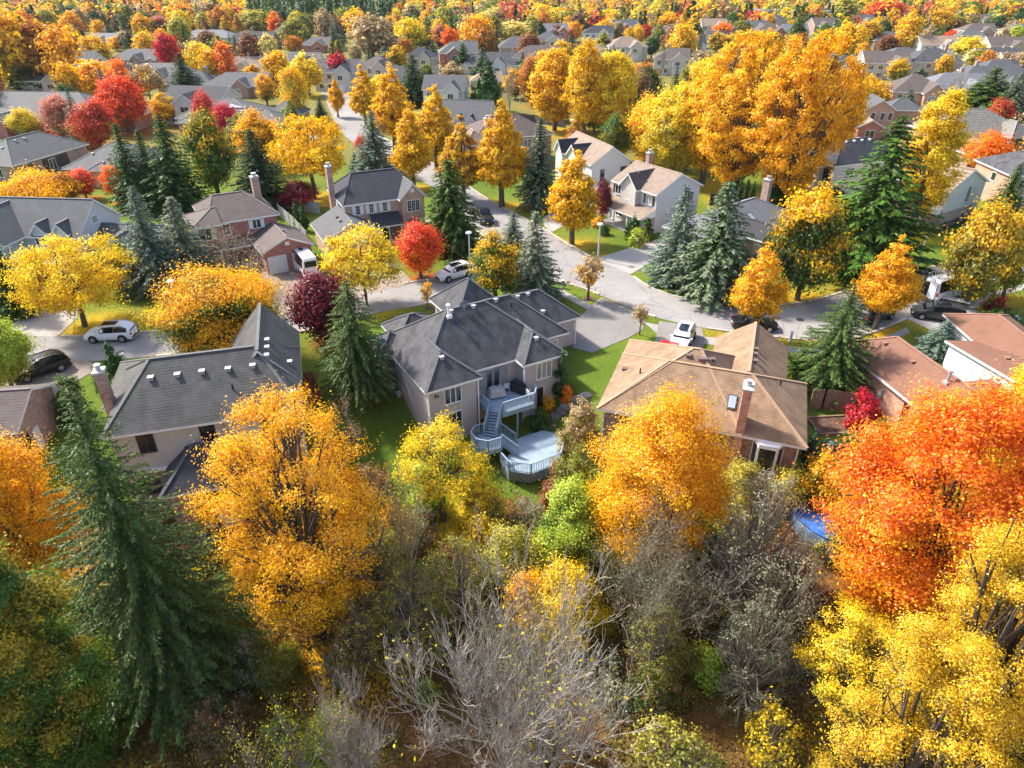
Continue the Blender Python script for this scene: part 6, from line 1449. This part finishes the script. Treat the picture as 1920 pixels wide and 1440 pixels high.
tr('cedar',556,375,430,15,'cedar','deep','left slim cedar of the pair by the red garage'); tr('cedar',568,378,434,17,'cedar','deep','right slim cedar of the pair by the red garage')
tr('bush',752,455,480,30,'burgundy','plum','dark red bush beside the orange-red maple')
tr('bush',1598,670,700,34,'green','lime','green shrub beside the orange brick bungalow'); tr('bush',1500,660,712,46,'green','lime','bright green shrub by the tan roof edge'); tr('bush',1510,690,720,36,'yellow','khaki','yellow low shrub beside the tan roof edge')
tr('bush',1625,690,722,22,'olive','gold','climbing shrub against the orange brick wall')
# golden row and its neighbours
tr('linden',735,123,285,76,'gold','amber','tallest golden pyramid tree of the street row')
tr('linden',681,126,235,58,'gold','dgold','golden pyramid tree nearest the far street bend')
tr('linden',770,205,352,72,'gold','dgold','golden pyramid tree right behind the black hip roof')
tr('linden',815,165,318,76,'gold','dgold','gold-olive pyramid tree behind the drooping spruce')
tr('linden',866,222,378,86,'dgold','rust','bronze-gold pyramid tree right of the drooping spruce')
tr('linden',940,197,388,92,'gold','dgold','golden pyramid tree on the corner lawn beside the silver spruce')
tr('spruce',1012,218,390,64,'grey','dark','tall silver-green spruce on the corner lawn')
tr('spruce',700,205,325,68,'blue','grey','silver-blue spruce left of the golden pyramid row')
tr('locust',579,223,372,158,'gold','yellow','umbrella-shaped golden tree behind the tan brick house',seed=0)
tr('spruce',236,228,392,62,'spruce','deep','leftmost dark green spruce of the group behind the blue-green spruce')
tr('spruce',318,210,395,90,'spruce','deep','tallest dark spruce of the group behind the red brick house')
tr('spruce',275,240,392,60,'spruce','deep','narrow dark spruce between two taller spruces')
tr('oval',393,217,375,92,'gold','green','yellow-topped green tree among the dark spruces',turn=-.4)
tr('spruce',480,240,392,84,'dark','dark','near-black spruce beside the red brick chimney')
tr('spruce',345,97,200,66,'dark','spruce','very dark spruce clump in front of the crimson far tree')
tr('cedar',533,205,245,20,'lime','yellow','thin lime-yellow spire by the far street'); tr('spruce',601,182,232,26,'dark','blue','small dark blue spruce at the far street bend')
tr('maple',552,130,232,64,'gold','khaki','yellow-olive street tree before the navy-roofed house')
tr('linden',630,152,220,30,'gold','amber','slim golden tree by the far street')
tr('maple',678,255,292,26,'scarlet','red','tiny scarlet tree left of the silver-blue spruce'); tr('spruce',665,285,322,18,'dark','blue','tiny dark spruce beside the black hip roof')
# reds on the left
tr('maple',70,322,385,140,'amber','gold','golden-orange spreading tree behind the blue-white house'); tr('maple',118,325,382,60,'burnt','rust','rusty end of the spreading golden tree row')
tr('maple',155,318,372,52,'scarlet','red','bright red tree behind the blue-white house ridge'); tr('maple',213,312,378,46,'orange','scarlet','orange-red tree beside the dark spruce group')
tr('maple',176,193,282,86,'red','burnt','deep red tree in front of the square ash-grey roof')
tr('maple',229,150,248,92,'scarlet','orange','coral-red round tree before the very dark spruce clump')
tr('maple',115,182,262,66,'salmon','tan','pinkish thinning tree left of the deep red tree'); tr('bush',115,225,252,60,'red','crimson','row of low red bushes under the pinkish tree')
tr('maple',43,205,258,54,'yellow','lime','small bright yellow tree beside the long ash-grey roof')
tr('maple',385,175,268,50,'red','salmon','dusty red tree left of its darker neighbour'); tr('maple',425,198,285,60,'crimson','burgundy','dark crimson tree at the skylight bungalow')
tr('oval',308,178,235,52,'gold','amber','small golden tree left of the skylight bungalow'); tr('locust',275,125,190,64,'tan','amber','pale peach thinning tree beside the coral-red tree')
tr('maple',222,190,252,40,'olive','brown','brownish shrub-like tree under the coral-red tree'); tr('cedar',325,165,205,30,'cedar','dark','short dark cedars behind the coral-red tree')
tr('maple',181,116,185,80,'amber','gold','round orange tree above the coral-red tree')
tr('maple',316,66,135,46,'crimson','red','vivid crimson tree among yellow ones'); tr('maple',301,32,72,40,'salmon','rust','round salmon-pink tree at the forest edge')
tr('maple',374,82,148,48,'yellow','gold','egg-shaped yellow tree behind the very dark spruce'); tr('maple',424,83,158,46,'orange','salmon','orange and pink tree near the parked cars')
tr('oval',468,67,138,50,'rust','brown','brown-red oval tree behind the parked cars'); tr('linden',475,122,168,44,'gold','amber','small golden tree left of the big yellow ones')
tr('oval',521,100,172,62,'gold','yellow','egg-shaped golden tree left of the hot-pink maple'); tr('oval',575,105,180,60,'yellow','gold','yellow feathery tree in front of the navy-roofed house')
tr('maple',636,103,168,42,'crimson','salmon','hot-pink maple behind the golden pyramid row')
tr('maple',20,30,168,110,'gold','olive','big golden tree at the photo edge near the skyline'); tr('maple',78,45,165,90,'burnt','olive','burnt-orange forest tree above the long grey roof'); tr('maple',120,60,170,80,'amber','burnt','amber forest tree right of the burnt-orange one')
tr('spruce',52,104,168,66,'spruce','dark','dull green pine before the long ash-grey roof'); tr('spruce',98,118,165,34,'dark','blue','dark pointed spruce before the amber forest tree')
tr('oval',133,24,70,40,'amber','orange','solid orange cone tree near the skyline'); tr('maple',175,70,130,66,'gold','olive','golden clump above the round orange tree'); tr('oval',187,40,78,28,'gold','amber','narrow yellow tree near the skyline'); tr('spruce',205,45,85,30,'grey','dark','grey-green spruce beside the narrow yellow tree')
tr('spruce',244,58,104,32,'dark','spruce','small dark spruce by the grey bungalow roof'); tr('maple',217,70,95,32,'amber','gold','small amber dome beside the small dark spruce'); tr('maple',275,62,118,44,'gold','pale','yellow tree left of the crimson one')
tr('oval',517,26,78,30,'orange','scarlet','narrow fiery orange tree before the olive woods'); tr('maple',480,22,70,70,'khaki','olive','khaki treetop left of the fiery orange tree'); tr('maple',550,40,88,60,'olive','khaki','olive round tree right of the fiery orange tree'); tr('maple',390,60,108,44,'brown','tan','greyish bare-looking tree near the egg-shaped yellow one')
tr('oval',608,20,88,36,'tan','brown','beige tall tree in front of the dark wood'); tr('maple',604,68,95,26,'rust','brown','small rust tree below the beige tall tree'); tr('spruce',625,42,95,20,'blue','grey','thin blue spruce beside the tan oak')
tr('maple',668,20,75,56,'gold','dgold','golden crown behind the tan oak'); tr('maple',696,34,108,96,'tan','brown','wide tan oak with fading leaves'); tr('maple',772,38,98,58,'yellow','lime','bright lemon-yellow tree right of the tan oak')
tr('spruce',722,85,148,36,'blue','grey','pale blue spruce behind the golden pyramid row'); tr('spruce',775,100,198,56,'dark','spruce','dark spruce beside the white house with black garage'); tr('spruce',812,78,118,20,'dark','blue','thin dark spruce left of the fiery maple'); tr('oval',745,90,150,44,'dgold','green','bronze tree between two spruces')
tr('maple',845,54,100,34,'orange','scarlet','fiery orange maple left of the crimson and gold pair'); tr('oval',823,40,88,36,'gold','amber','golden tree behind the fiery orange maple'); tr('maple',824,50,92,22,'salmon','plum','pinkish-mauve tree beside the fiery orange maple')
tr('maple',896,32,105,62,'amber','gold','amber dome around the narrow crimson tree'); tr('oval',896,44,100,24,'crimson','red','narrow crimson tree against the amber dome'); tr('maple',911,56,108,48,'burnt','olive','dark orange-olive dome in front of the narrow crimson tree')
tr('spruce',868,80,136,36,'spruce','dark','ragged green pine left of the slate-blue roof'); tr('spruce',905,88,140,34,'grey','spruce','grey-green pine before the slate-blue roof'); tr('cedar',913,117,208,60,'cedar','green','broad bright green cedar in front of the low garage')
tr('bare',873,118,188,46,'salmon','tan','pinkish leafless birch left of the broad cedar'); tr('bare',958,130,215,50,'salmon','tan','pale salmon thinning tree right of the broad cedar'); tr('maple',998,112,200,52,'burnt','rust','rust-orange tree beside the far street lamp'); tr('maple',994,65,118,44,'rust','burnt','rust round tree in front of the dark hip roof')
tr('maple',1020,97,142,48,'gold','olive','gold-olive tree left of the golden dome'); tr('maple',1054,79,128,54,'gold','deep','golden dome tree with green base'); tr('maple',960,42,82,72,'pale','yellow','pale yellow feathery trees near the skyline'); tr('oval',965,16,48,26,'amber','tan','amber cone on the skyline'); tr('maple',1043,48,80,34,'rust','brown','brown round tree by the tall red brick gable'); tr('maple',1076,42,78,32,'amber','orange','small amber tree right of the brown round tree'); tr('spruce',1071,62,90,22,'blue','dark','small blue spruce under the amber tree')
tr('cedar',1113,27,58,30,'green','deep','dark green rounded cone beside the yellow dome'); tr('maple',1134,40,76,40,'gold','deep','gold-green globe in front of the yellow dome'); tr('maple',1140,20,50,44,'yellow','gold','yellow dome on the skyline right of the green cone')
# the golden grove, right of centre
tr('maple',1042,103,245,96,'gold','dgold','wide golden tree at the left end of the golden grove',seed=1); tr('oval',1098,88,262,84,'gold','yellow','tall golden tree second in the golden grove',seed=0); tr('oval',1150,110,262,86,'yellow','gold','bright yellow tree third in the golden grove'); tr('maple',1215,185,310,90,'amber','gold','amber tree in front of the yellow-green grove tree'); tr('maple',1268,170,338,130,'yellow','khaki','yellow-green tree left of the huge golden maple',seed=2)
tr('wild',1395,82,372,200,'gold','amber','huge golden maple dominating the right half',seed=1); tr('wild',1500,88,402,200,'amber','amber','huge amber maple merging with the golden one',seed=3); tr('maple',1330,140,345,120,'gold','amber','golden maple in front of the merging giants'); tr('maple',1575,140,300,90,'amber','gold','outer amber limb tree right of the huge maples')
tr('maple',1620,148,205,90,'gold','yellow','low golden tree behind the orange brick gable house')
for i, (x, t_, b_) in enumerate(((1374,335,400),(1386,332,402),(1398,338,404),(1410,342,406))): tr('cedar',x,t_,b_,14,'cedar','deep',('first','second','third','fourth')[i]+' slim cedar from the teal-door house in the row under the golden maple')
tr('maple',1560,350,392,50,'deep','olive','dark shrubby tree in the shade of the huge maples'); tr('maple',1450,345,400,50,'deep','green','dark bushy tree behind the grey ranch house'); tr('maple',1562,335,362,24,'red','orange','dark red shrub by the black-roofed cream house')
tr('maple',1851,250,328,92,'orange','amber','orange spreading maple before the cedar-shake roof'); tr('spruce',1892,305,428,58,'fir','spruce','green fir between the gable-end house and photo edge'); tr('spruce',1858,125,215,96,'fir','deep','big bushy green fir behind the cedar-shake roof'); tr('spruce',1905,130,225,44,'grey','dark','grey spruce at the photo edge by the big fir')
tr('spruce',1700,165,232,48,'blue','grey','leaning silver-blue spruce beside the orange gable house'); tr('maple',1615,185,245,46,'deep','olive','dark green tree left of the orange gable house'); tr('bare',1790,140,212,60,'tan','brown','tan leafless willow before the pale grey roof'); tr('spruce',1722,125,165,42,'grey','sage','grey-green pine under the gold-green tree')
tr('maple',1683,113,155,44,'gold','green','gold-green leaning tree behind the mauve-brown roof'); tr('maple',1770,105,150,30,'gold','olive','gold-olive tree by the dark slate hip roof'); tr('bare',1600,105,150,70,'pale','tan','pale yellow half-bare tree beside the cream bungalow'); tr('maple',1815,72,118,68,'yellow','khaki','yellow globe tree right of the pale gable house'); tr('maple',1780,60,96,36,'scarlet','crimson','scarlet tree at the clay-roofed house'); tr('maple',1828,95,140,50,'khaki','olive','khaki tree below the yellow globe tree'); tr('maple',1850,98,150,40,'burnt','olive','rusty tree above the big bushy fir'); tr('oval',1900,105,170,50,'tan','amber','peach thinning tree at the photo edge')
tr('maple',1592,47,108,64,'gold','yellow','golden feathery tree right of the dark-green globe'); tr('maple',1546,64,115,42,'deep','green','dark-green globe beside the huge golden maple'); tr('maple',1626,42,98,48,'dgold','deep','bronze-green tree between the golden trees'); tr('maple',1655,40,92,34,'deep','green','dark-green round tree above the rusty shrub'); tr('maple',1665,68,105,38,'rust','brown','rusty shrub tree behind the grey hip roof'); tr('oval',1705,26,104,46,'gold','yellow','tall gold cone tree left of the ribbed roof'); tr('maple',1760,22,66,58,'dgold','khaki','bronze tree left of the dark plum tree'); tr('maple',1788,38,66,40,'rust','plum','dark plum-brown tree above the scarlet one'); tr('maple',1662,4,52,74,'scarlet','rust','wide red-orange tree near the skyline'); tr('oval',1583,0,50,52,'khaki','lime','pale willow near the skyline'); tr('maple',1870,32,64,44,'deep','rust','dark globe tree right of the brown roof'); tr('maple',1850,48,68,34,'amber','gold','amber bush tree below the dark globe'); tr('maple',1906,50,82,36,'lime','yellow','lime-yellow tree at the photo edge')
tr('cedar',1297,3,58,30,'deep','dark','tall dark cypress near the apartment block'); tr('oval',1355,9,38,30,'crimson','red','narrow red tree below the apartment block'); tr('maple',1400,18,42,52,'yellow','gold','yellow tree right of the narrow red one'); tr('maple',1460,17,48,40,'green','lime','green round tree behind the gold hedge row'); tr('maple',1355,45,80,44,'orange','olive','orange globe at the left of the gold hedge row'); tr('maple',1390,40,74,40,'olive','dgold','olive globe right of the orange globe'); tr('linden',1495,36,86,34,'green','olive','green-gold twin columns behind the huge maples'); tr('maple',1495,65,100,44,'burnt','salmon','burnt-red dome above the huge maples'); tr('maple',1540,25,52,42,'dgold','deep','bronze round tree right of the green round tree'); tr('maple',1280,48,125,60,'gold','yellow','golden tree with dark globe in front'); tr('maple',1272,72,128,52,'dgold','deep','dark bronze globe left of the huge maples'); tr('maple',1210,48,75,28,'red','crimson','small red tree in the far trees'); tr('bare',1235,75,145,60,'tan','brown','grey bare tree behind the golden grove'); tr('maple',1255,25,58,42,'amber','gold','amber hedge-like tree left of the dark cypress')
for i in range(5): tr('maple',1345+i*26,62+(i%2)*4,98,36,('dgold','gold','dgold','amber','dgold')[i],'deep',('first','second','third','fourth','last')[i]+' bronze globe of the hedge row above the huge golden maple')
tr('maple',1225,270,300,60,'amber','orange','orange limb below the amber grove tree'); tr('linden',1130,62,110,36,'khaki','olive','khaki far tree left of the tan-roofed house'); tr('spruce',1166,10,42,24,'spruce','blue','dark pointed pine among the orange skyline trees')
# ------------------------------------------------------------------ put the place together
SOLVED = []
for rec in TREES:
    kind, cx, ty, by, w, c, c2, lab, o = rec
    SOLVED.append((rec, *solve(kind, cx, ty, by, w)))
for (rec, x, y, gz, H, r, zm) in SOLVED:
    if y < 260 and rec[0] in ('maple','linden','oval','locust','wild','sapling') :
        TREES_LITTER.append((x, y, max(r, .8)*1.05, .85 if rec[0] != 'sapling' else .3, [v*.62 for v in (COL[rec[5]] if isinstance(rec[5], str) else rec[5])]))
    elif y < 120 and rec[0] in ('spruce','weeping'): TREES_LITTER.append((x, y, r*.8, .7, (.10,.05,.025)))
for p in ((460,640,1.6),(120,632,1.2),(985,385,4),(915,378,2.5),(1115,478,2.5),(1560,545,7),(1620,530,6),(1450,628,4),(1330,625,3),(1700,590,4),(1840,560,4),(1075,455,4),(150,600,4)):
    x, y = G(p[0], p[1]); TREES_LITTER.append((x, y, p[2]*1.4, .5, (.50,.25,.03)))
build_ground(); build_roads()
build_main_house(); build_left_house(); build_right_house(); build_mid_houses()
build_cars(); build_small()
for (rec, x, y, gz, H, r, zm) in SOLVED: place_tree(rec, x, y, gz, H, r, zm, rec[7])

# ------------------------------------------------------------------ trees between the far houses
def in_poly(x, y, P):
    c = False; j = len(P)-1
    for i in range(len(P)):
        if (P[i][1] > y) != (P[j][1] > y) and x < (P[j][0]-P[i][0])*(y-P[i][1])/(P[j][1]-P[i][1])+P[i][0]: c = not c
        j = i
    return c
rg = random.Random(21)
HP = [(n, x, y, *proj(x, y, 6)) for n, x, y in HOUSES]
TP = [(x, y, r, rec) for (rec, x, y, gz, H, r, zm) in SOLVED]
VP = [(rec[0], y, 0, *proj(x, y, H*.55), rec[4], (rec[3]-rec[2])*.5) for (rec, x, y, gz, H, r, zm) in SOLVED if zm > 90]
CNAME = dict(gold='golden', dgold='bronze-gold', yellow='yellow', pale='pale yellow', orange='orange', amber='amber', burnt='burnt-orange', scarlet='scarlet', red='deep red', crimson='crimson', salmon='salmon', rust='rust', brown='brown', tan='tan', olive='olive', khaki='khaki', green='green', deep='dark green', lime='lime', spruce='dark green', dark='blackish green', blue='blue-green', grey='grey-green', fir='green', sage='sage', burgundy='burgundy', greyleaf='grey-brown', plum='plum')
SHAPE = dict(maple='round', linden='pyramid-shaped', oval='upright', spruce='pointed', bare='bare', cedar='slim', locust='spreading')
used = set(rec[7] for rec in TREES)
def auto_label(kind, c, x, y, H):
    px, py, _ = proj(x, y, H*.5)
    size = 'tall' if H > 12.5 else 'small' if H < 8 else 'mid-sized'
    base = f"{size} {CNAME[c]} {SHAPE[kind]} tree"
    near = sorted(HP, key=lambda h: math.hypot((h[3]-px)*1.0, (h[4]-py)*2.0))
    for h in near[:6]:
        dx = px-h[3]; rel = ('behind' if y > h[2] else 'before') if abs(dx) < 26 else ('right of' if dx > 0 else 'left of')
        if rel in ('right of', 'left of') and abs(h[2]-y) > 35: rel = ('beyond and ' if y > h[2] else 'nearer and ') + rel
        l = f"{base} {rel} the {h[0]}"
        if l not in used and len(l.replace('-', ' ').split()) <= 18: used.add(l); return l
    ns = sorted(TP, key=lambda t: (t[0]-x)**2+(t[1]-y)**2)
    for t in ns[:4]:
        for h in near[:4]:
            l = f"{base} by a {CNAME.get(t[3][5],'')} tree near the {h[0]}"
            if l not in used: used.add(l); return l
    return None
WARM = ['rust','brown','deep','deep','green','tan','gold','dgold','amber','yellow','orange','burnt','rust','khaki','olive','gold','amber','green']
RIGHT = ['brown','rust','tan','deep','green','olive','tan','gold','dgold','olive','khaki','deep','rust','amber','yellow','green','brown','burnt','gold','dgold','red']
MID = ['rust','brown','olive','tan','green','deep','olive','khaki','olive','gold','dgold','yellow','tan','green','amber','burnt','pale','deep','gold']
placed = 0; tries = 0; spots = []
while placed < 420 and tries < 40000:
    tries += 1
    y = 118 + (470-118)*rg.random()**.85; x = (rg.random()*2-1)*.78*y
    px, py, zc = proj(x, y, 0)
    if not (-40 < px < 1960): continue
    if in_poly(x, y, road_poly) or any((x-a)**2+(y-b)**2 < (6.0 if y < 200 else 7.0)**2 for a, b in spots): continue
    if any((x-t[0])**2+(y-t[1])**2 < (t[2]*.7+2.2)**2 for t in TP): continue
    if any((x-h[1])**2+(y-h[2])**2 < 100 for h in HP): continue
    conif = rg.random() < (.26 if 480 < px < 1000 else .20)
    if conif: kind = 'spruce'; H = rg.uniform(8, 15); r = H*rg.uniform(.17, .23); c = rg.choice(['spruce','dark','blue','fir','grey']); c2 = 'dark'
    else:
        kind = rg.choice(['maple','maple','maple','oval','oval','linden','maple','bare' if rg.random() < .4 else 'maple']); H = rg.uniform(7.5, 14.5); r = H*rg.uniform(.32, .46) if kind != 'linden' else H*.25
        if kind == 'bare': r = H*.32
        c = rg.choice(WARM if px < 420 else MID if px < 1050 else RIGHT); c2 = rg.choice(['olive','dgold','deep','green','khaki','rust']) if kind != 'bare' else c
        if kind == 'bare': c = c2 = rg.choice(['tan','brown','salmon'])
    top = proj(x, y, H)[1]; wpx = r*FOC/zc
    if any(y < h[2] and (not h[0].startswith('far ') or rg.random() < .12) and abs(px-h[3]) < wpx*.8+FOC/h[5]*4.5 and top < h[4]+FOC/h[5]*3 and py > h[4]-4 for h in HP): continue
    if any(y < t[1] and t[5] < 480 and abs(px-t[3]) < wpx*.75+t[6]*.25 and top < t[4]+6 and py > t[4]-t[7] for t in VP): continue
    # keep the visible street open
    if y < 190 and any(abs(px-q[0]) < wpx+10 and top < q[1] < py for q in ((640,240),(620,190),(655,270),(450,150),(980,210),(1010,205))): continue
    lab = auto_label(kind, c, x, y, H)
    if not lab: continue
    rec = (kind, px, top, py, 2*wpx, c, c2, lab, {})
    place_tree(rec, x, y, 0.0, H, r, zc, lab, 'trees between the distant houses'); spots.append((x, y)); placed += 1
print('fill trees', placed, 'tries', tries)

# ------------------------------------------------------------------ scrub of the ravine
TIPC = ['olive','khaki','yellow','rust','sage','greyleaf','lime','brown','olive','khaki','amber','green']
sp = [(x, y) for (rec, x, y, gz, H, r, zm) in SOLVED if y < 46 and rec[0] in ('spruce','wild','maple','bigbare')]
near_ = [(x, y, rec[7]) for (rec, x, y, gz, H, r, zm) in SOLVED if y < 48]
k = 0; t_ = 0; mine = []
LM = [('huge pale bare tree',930,1300),('ragged golden-orange maple',550,1000),('tall loose spruce',230,1050),('lime-green tree',1072,1000),('dense golden tree',1232,900),('orange maple',1762,1000),('big yellow tree',1822,1200),('grey-olive willow brush',1225,1100),('blue pool cover',1560,980),('sparse yellow tree',828,880),('grey bare tree',770,1000),('bottom green maple',10,1250)]
used2 = set()
while k < 90 and t_ < 9000:
    t_ += 1; px = rg.uniform(330, 1600); py = rg.uniform(925, 1500)
    if 1000 < px < 1600 and py > 1330 and rg.random() < .7: continue
    if px < 900 and py > 1150 and rg.random() < .86: continue
    if 850 < px < 1130 and py < 985: continue
    x, y, z = GT(px, py)
    if any((x-a)**2+(y-b)**2 < 1.5**2 for a, b in mine): continue
    H = rg.uniform(1.0, 3.1) if rg.random() < .7 else rg.uniform(3, 4.6); r = H*rg.uniform(.55, .85) if H < 3 else H*.42
    c = rg.choice(TIPC); c2 = rg.choice(['olive','brown','rust','sage','deep']); size = 'knee-high' if H < 1.7 else 'waist-high' if H < 2.6 else 'head-high' if H < 3.3 else 'tall'
    lab = None
    for q in sorted(LM, key=lambda q: (q[1]-px)**2+(q[2]-py)**2)[:7]:
        for rel in ((('right of' if px > q[1] else 'left of') if abs(px-q[1]) > abs(py-q[2]) else ('below' if py > q[2] else 'above')), 'near'):
            for tex in ('twiggy','thin-leaved'):
                l = f"{size} {tex} {CNAME[c]} and {CNAME[c2]} scrub {rel} the {q[0]}"
                if l not in used2 and not lab: lab = l
    if not lab: continue
    used2.add(lab); mine.append((x, y)); k += 1
    kind = 'scrub' if rg.random() < .8 or c in ('sage','greyleaf') else 'bush'
    rec = (kind, px, 0, py, 0, c, c2, lab, {'lod': 1, 'seed': k % 5, 'leaf': .17})
    place_tree(rec, x, y, z-.05, H, r, 40, lab, 'scrub bushes of the ravine')
print('scrub', k)
# ------------------------------------------------------------------ far woodland (one mass) and fallen leaves
def woodland():
    g = np.random.default_rng(3); N = 4200
    y = 455 + (1500-455)*g.random(N)**1.4; x = (g.random(N)*2-1)*.85*y
    keep = np.array([all((a-h[1])**2+(b-h[2])**2 > 150 for h in HP if h[2] > 430) and all((a-t[0])**2+(b-t[1])**2 > 40 for t in TP if t[1] > 440) for a, b in zip(x, y)])
    x, y = x[keep], y[keep]; n = len(x); H = g.uniform(8, 15, n)
    px = 960+FOC*x/(y*math.cos(PITCH)+CAM_H*math.sin(PITCH))
    dark = ((px > 470) & (px < 745) & (y > 455) & (y < 900)) | (g.random(n) < .24)
    H = np.where(dark, H*np.where((px > 470) & (px < 745), 1.5, .95), H); R_ = np.where(dark, H*.2, H*g.uniform(.34, .5, n))
    m = np.where(y < 750, 110, 60)
    idx = np.repeat(np.arange(n), m); k = len(idx)
    d = g.normal(size=(k, 3)); d /= np.linalg.norm(d, axis=1, keepdims=True)
    t = g.random(k)
    rr = np.where(dark[idx], (1-t)*R_[idx], np.sin(np.pi*(t*.9+.06))**.6*R_[idx])*(.6+.45*g.random(k))
    a = g.random(k)*6.283
    P = np.stack([x[idx]+rr*np.cos(a), y[idx]+rr*np.sin(a), H[idx]*(.08+.92*t)], 1)
    Nn = np.stack([np.cos(a), np.sin(a), .5+t], 1) + g.normal(size=(k, 3))*.4
    s = np.where(dark[idx], 1.9, 2.1)*(.7+.6*g.random(k))
    me = leaf_mesh('distant_woodland', P, Nn, s, .8, np.zeros(k), LEAF, None, 5)
    pal = np.array([COL[c] for c in ('gold','dgold','amber','khaki','olive','yellow','orange','burnt','rust','tan','green','gold','khaki','dgold','brown','green','red','deep')])
    ev = np.array([COL[c] for c in ('spruce','dark','deep','grey')])
    col = np.where(dark[:, None], ev[g.integers(0, len(ev), n)], pal[g.integers(0, len(pal), n)])[idx]
    at = me.attributes.new('treecol', 'FLOAT_COLOR', 'FACE'); at.data.foreach_set('color', np.concatenate([col, np.ones((k, 1))], 1).astype('f4').ravel())
    mt = LEAF.copy(); mt.name = 'woodland_leaves'; nn = mt.node_tree.nodes; ll = mt.node_tree.links
    ca = nn.new('ShaderNodeAttribute'); ca.attribute_name = 'treecol'; hs = [q for q in nn if q.type == 'HUE_SAT'][0]; ll.new(ca.outputs['Color'], hs.inputs['Color'])
    me.materials[0] = mt; tag(link('distant_woodland', me), 'far autumn woodland of gold, rust and dark conifers along the skyline', 'woodland', None, 'stuff')
woodland()
def leaf_litter():
    g = np.random.default_rng(9); n = 90000
    y = 14+34*g.random(n); x = (g.random(n)*2-1)*(.74*y+8)
    yt = np.interp(x, _TX, _TY); wd = np.interp(x, _TX, _TW); edge = np.where(x < -14, yt-wd+1.5, np.where(x < 8, 42, np.interp(x, [8,20,60], [38.5,35,36])))
    k = y < edge+g.normal(size=n)*1.2; x, y = x[k], y[k]; n = len(x)
    cl = np.sin(x*.9+1)*np.sin(y*1.1)+np.sin(x*.31-y*.47)
    k = g.random(n) < .55+.3*cl; x, y = x[k], y[k]; n = len(x)
    P = np.stack([x, y, T(x, y)+.03+.05*g.random(n)], 1); N = np.array([0, 0, 1.])+g.normal(size=(n, 3))*.35
    me = leaf_mesh('fallen_leaves', P, N, .15*(.6+.8*g.random(n)), .75, g.random(n), LEAF, None, 4)
    o = tag(link('fallen_leaves', me), 'brown and amber leaves fallen over the ravine floor', 'fallen leaves', None, 'stuff'); o.color = (.36,.16,.03,1); o['tint2'] = [.11,.05,.02]
    # leaves drifted along kerbs and lawns
    P = []
    for ln, m in ((NORTH_A, 900), (NORTH_B, 2600), (SOUTH, 1800), (UPR, 1800), (UPL, 600)):
        L = np.array(ln); i = g.integers(0, len(L)-1, m); f = g.random(m)[:, None]; q = L[i]*(1-f)+L[i+1]*f + g.normal(size=(m, 2))*.45; P.append(q)
    q = np.concatenate(P); k = (q[:, 1] < 130) & (np.sin(q[:, 0]*.21+1.3)+np.sin(q[:, 0]*.53+q[:, 1]*.2) > -.4); q = q[k]; n = len(q)
    P = np.stack([q[:, 0], q[:, 1], np.full(n, .06)+.1*g.random(n)], 1)
    me = leaf_mesh('kerb_leaves', P, np.array([0, 0, 1.])+g.normal(size=(n, 3))*.3, .17*(.6+.8*g.random(n)), .75, g.random(n), LEAF, None, 4)
    o = tag(link('kerb_leaves', me), 'amber leaves drifted along the kerbs of the street', 'fallen leaves', None, 'stuff'); o.color = (*[v*.7 for v in COL['amber']], 1); o['tint2'] = [.38,.17,.03]
    # green and rusty low ground cover in the ravine
    n = 26000; y = 14+30*g.random(n); x = (g.random(n)*2-1)*(.74*y+8); yt = np.interp(x, _TX, _TY); wd = np.interp(x, _TX, _TW)
    c = np.sin(x*.55+2.2)*np.cos(y*.43)+.7*np.sin(x*.17+y*.29); k = (y < yt-wd-4) & (c > .35); x, y = x[k], y[k]; n = len(x)
    P = np.stack([x, y, T(x, y)+.1+.55*g.random(n)], 1)
    me = leaf_mesh('ground_cover', P, np.array([0, 0, .6])+g.normal(size=(n, 3))*.6, .22*(.6+.8*g.random(n)), .6, g.random(n), LEAF, None, 6)
    o = tag(link('ground_cover', me), 'low green and olive ground cover on the ravine floor', 'ground cover', None, 'stuff'); o.color = (*COL['olive'], 1); o['tint2'] = list(COL['deep'])
leaf_litter()

def haze():
    m = bpy.data.materials.new('haze_air'); m.use_nodes = True; n = m.node_tree.nodes; n.remove(n['Principled BSDF'])
    v = n.new('ShaderNodeVolumePrincipled'); v.inputs['Color'].default_value = (.86,.90,.96,1); v.inputs['Density'].default_value = .00005; v.inputs['Anisotropy'].default_value = .1
    m.node_tree.links.new(v.outputs[0], n['Material Output'].inputs['Volume'])
    o = MB().box(-2700, 2700, -130, 4600, -25, 45).build('haze', m); tag(o, kind='stuff')
if HAZE: haze()
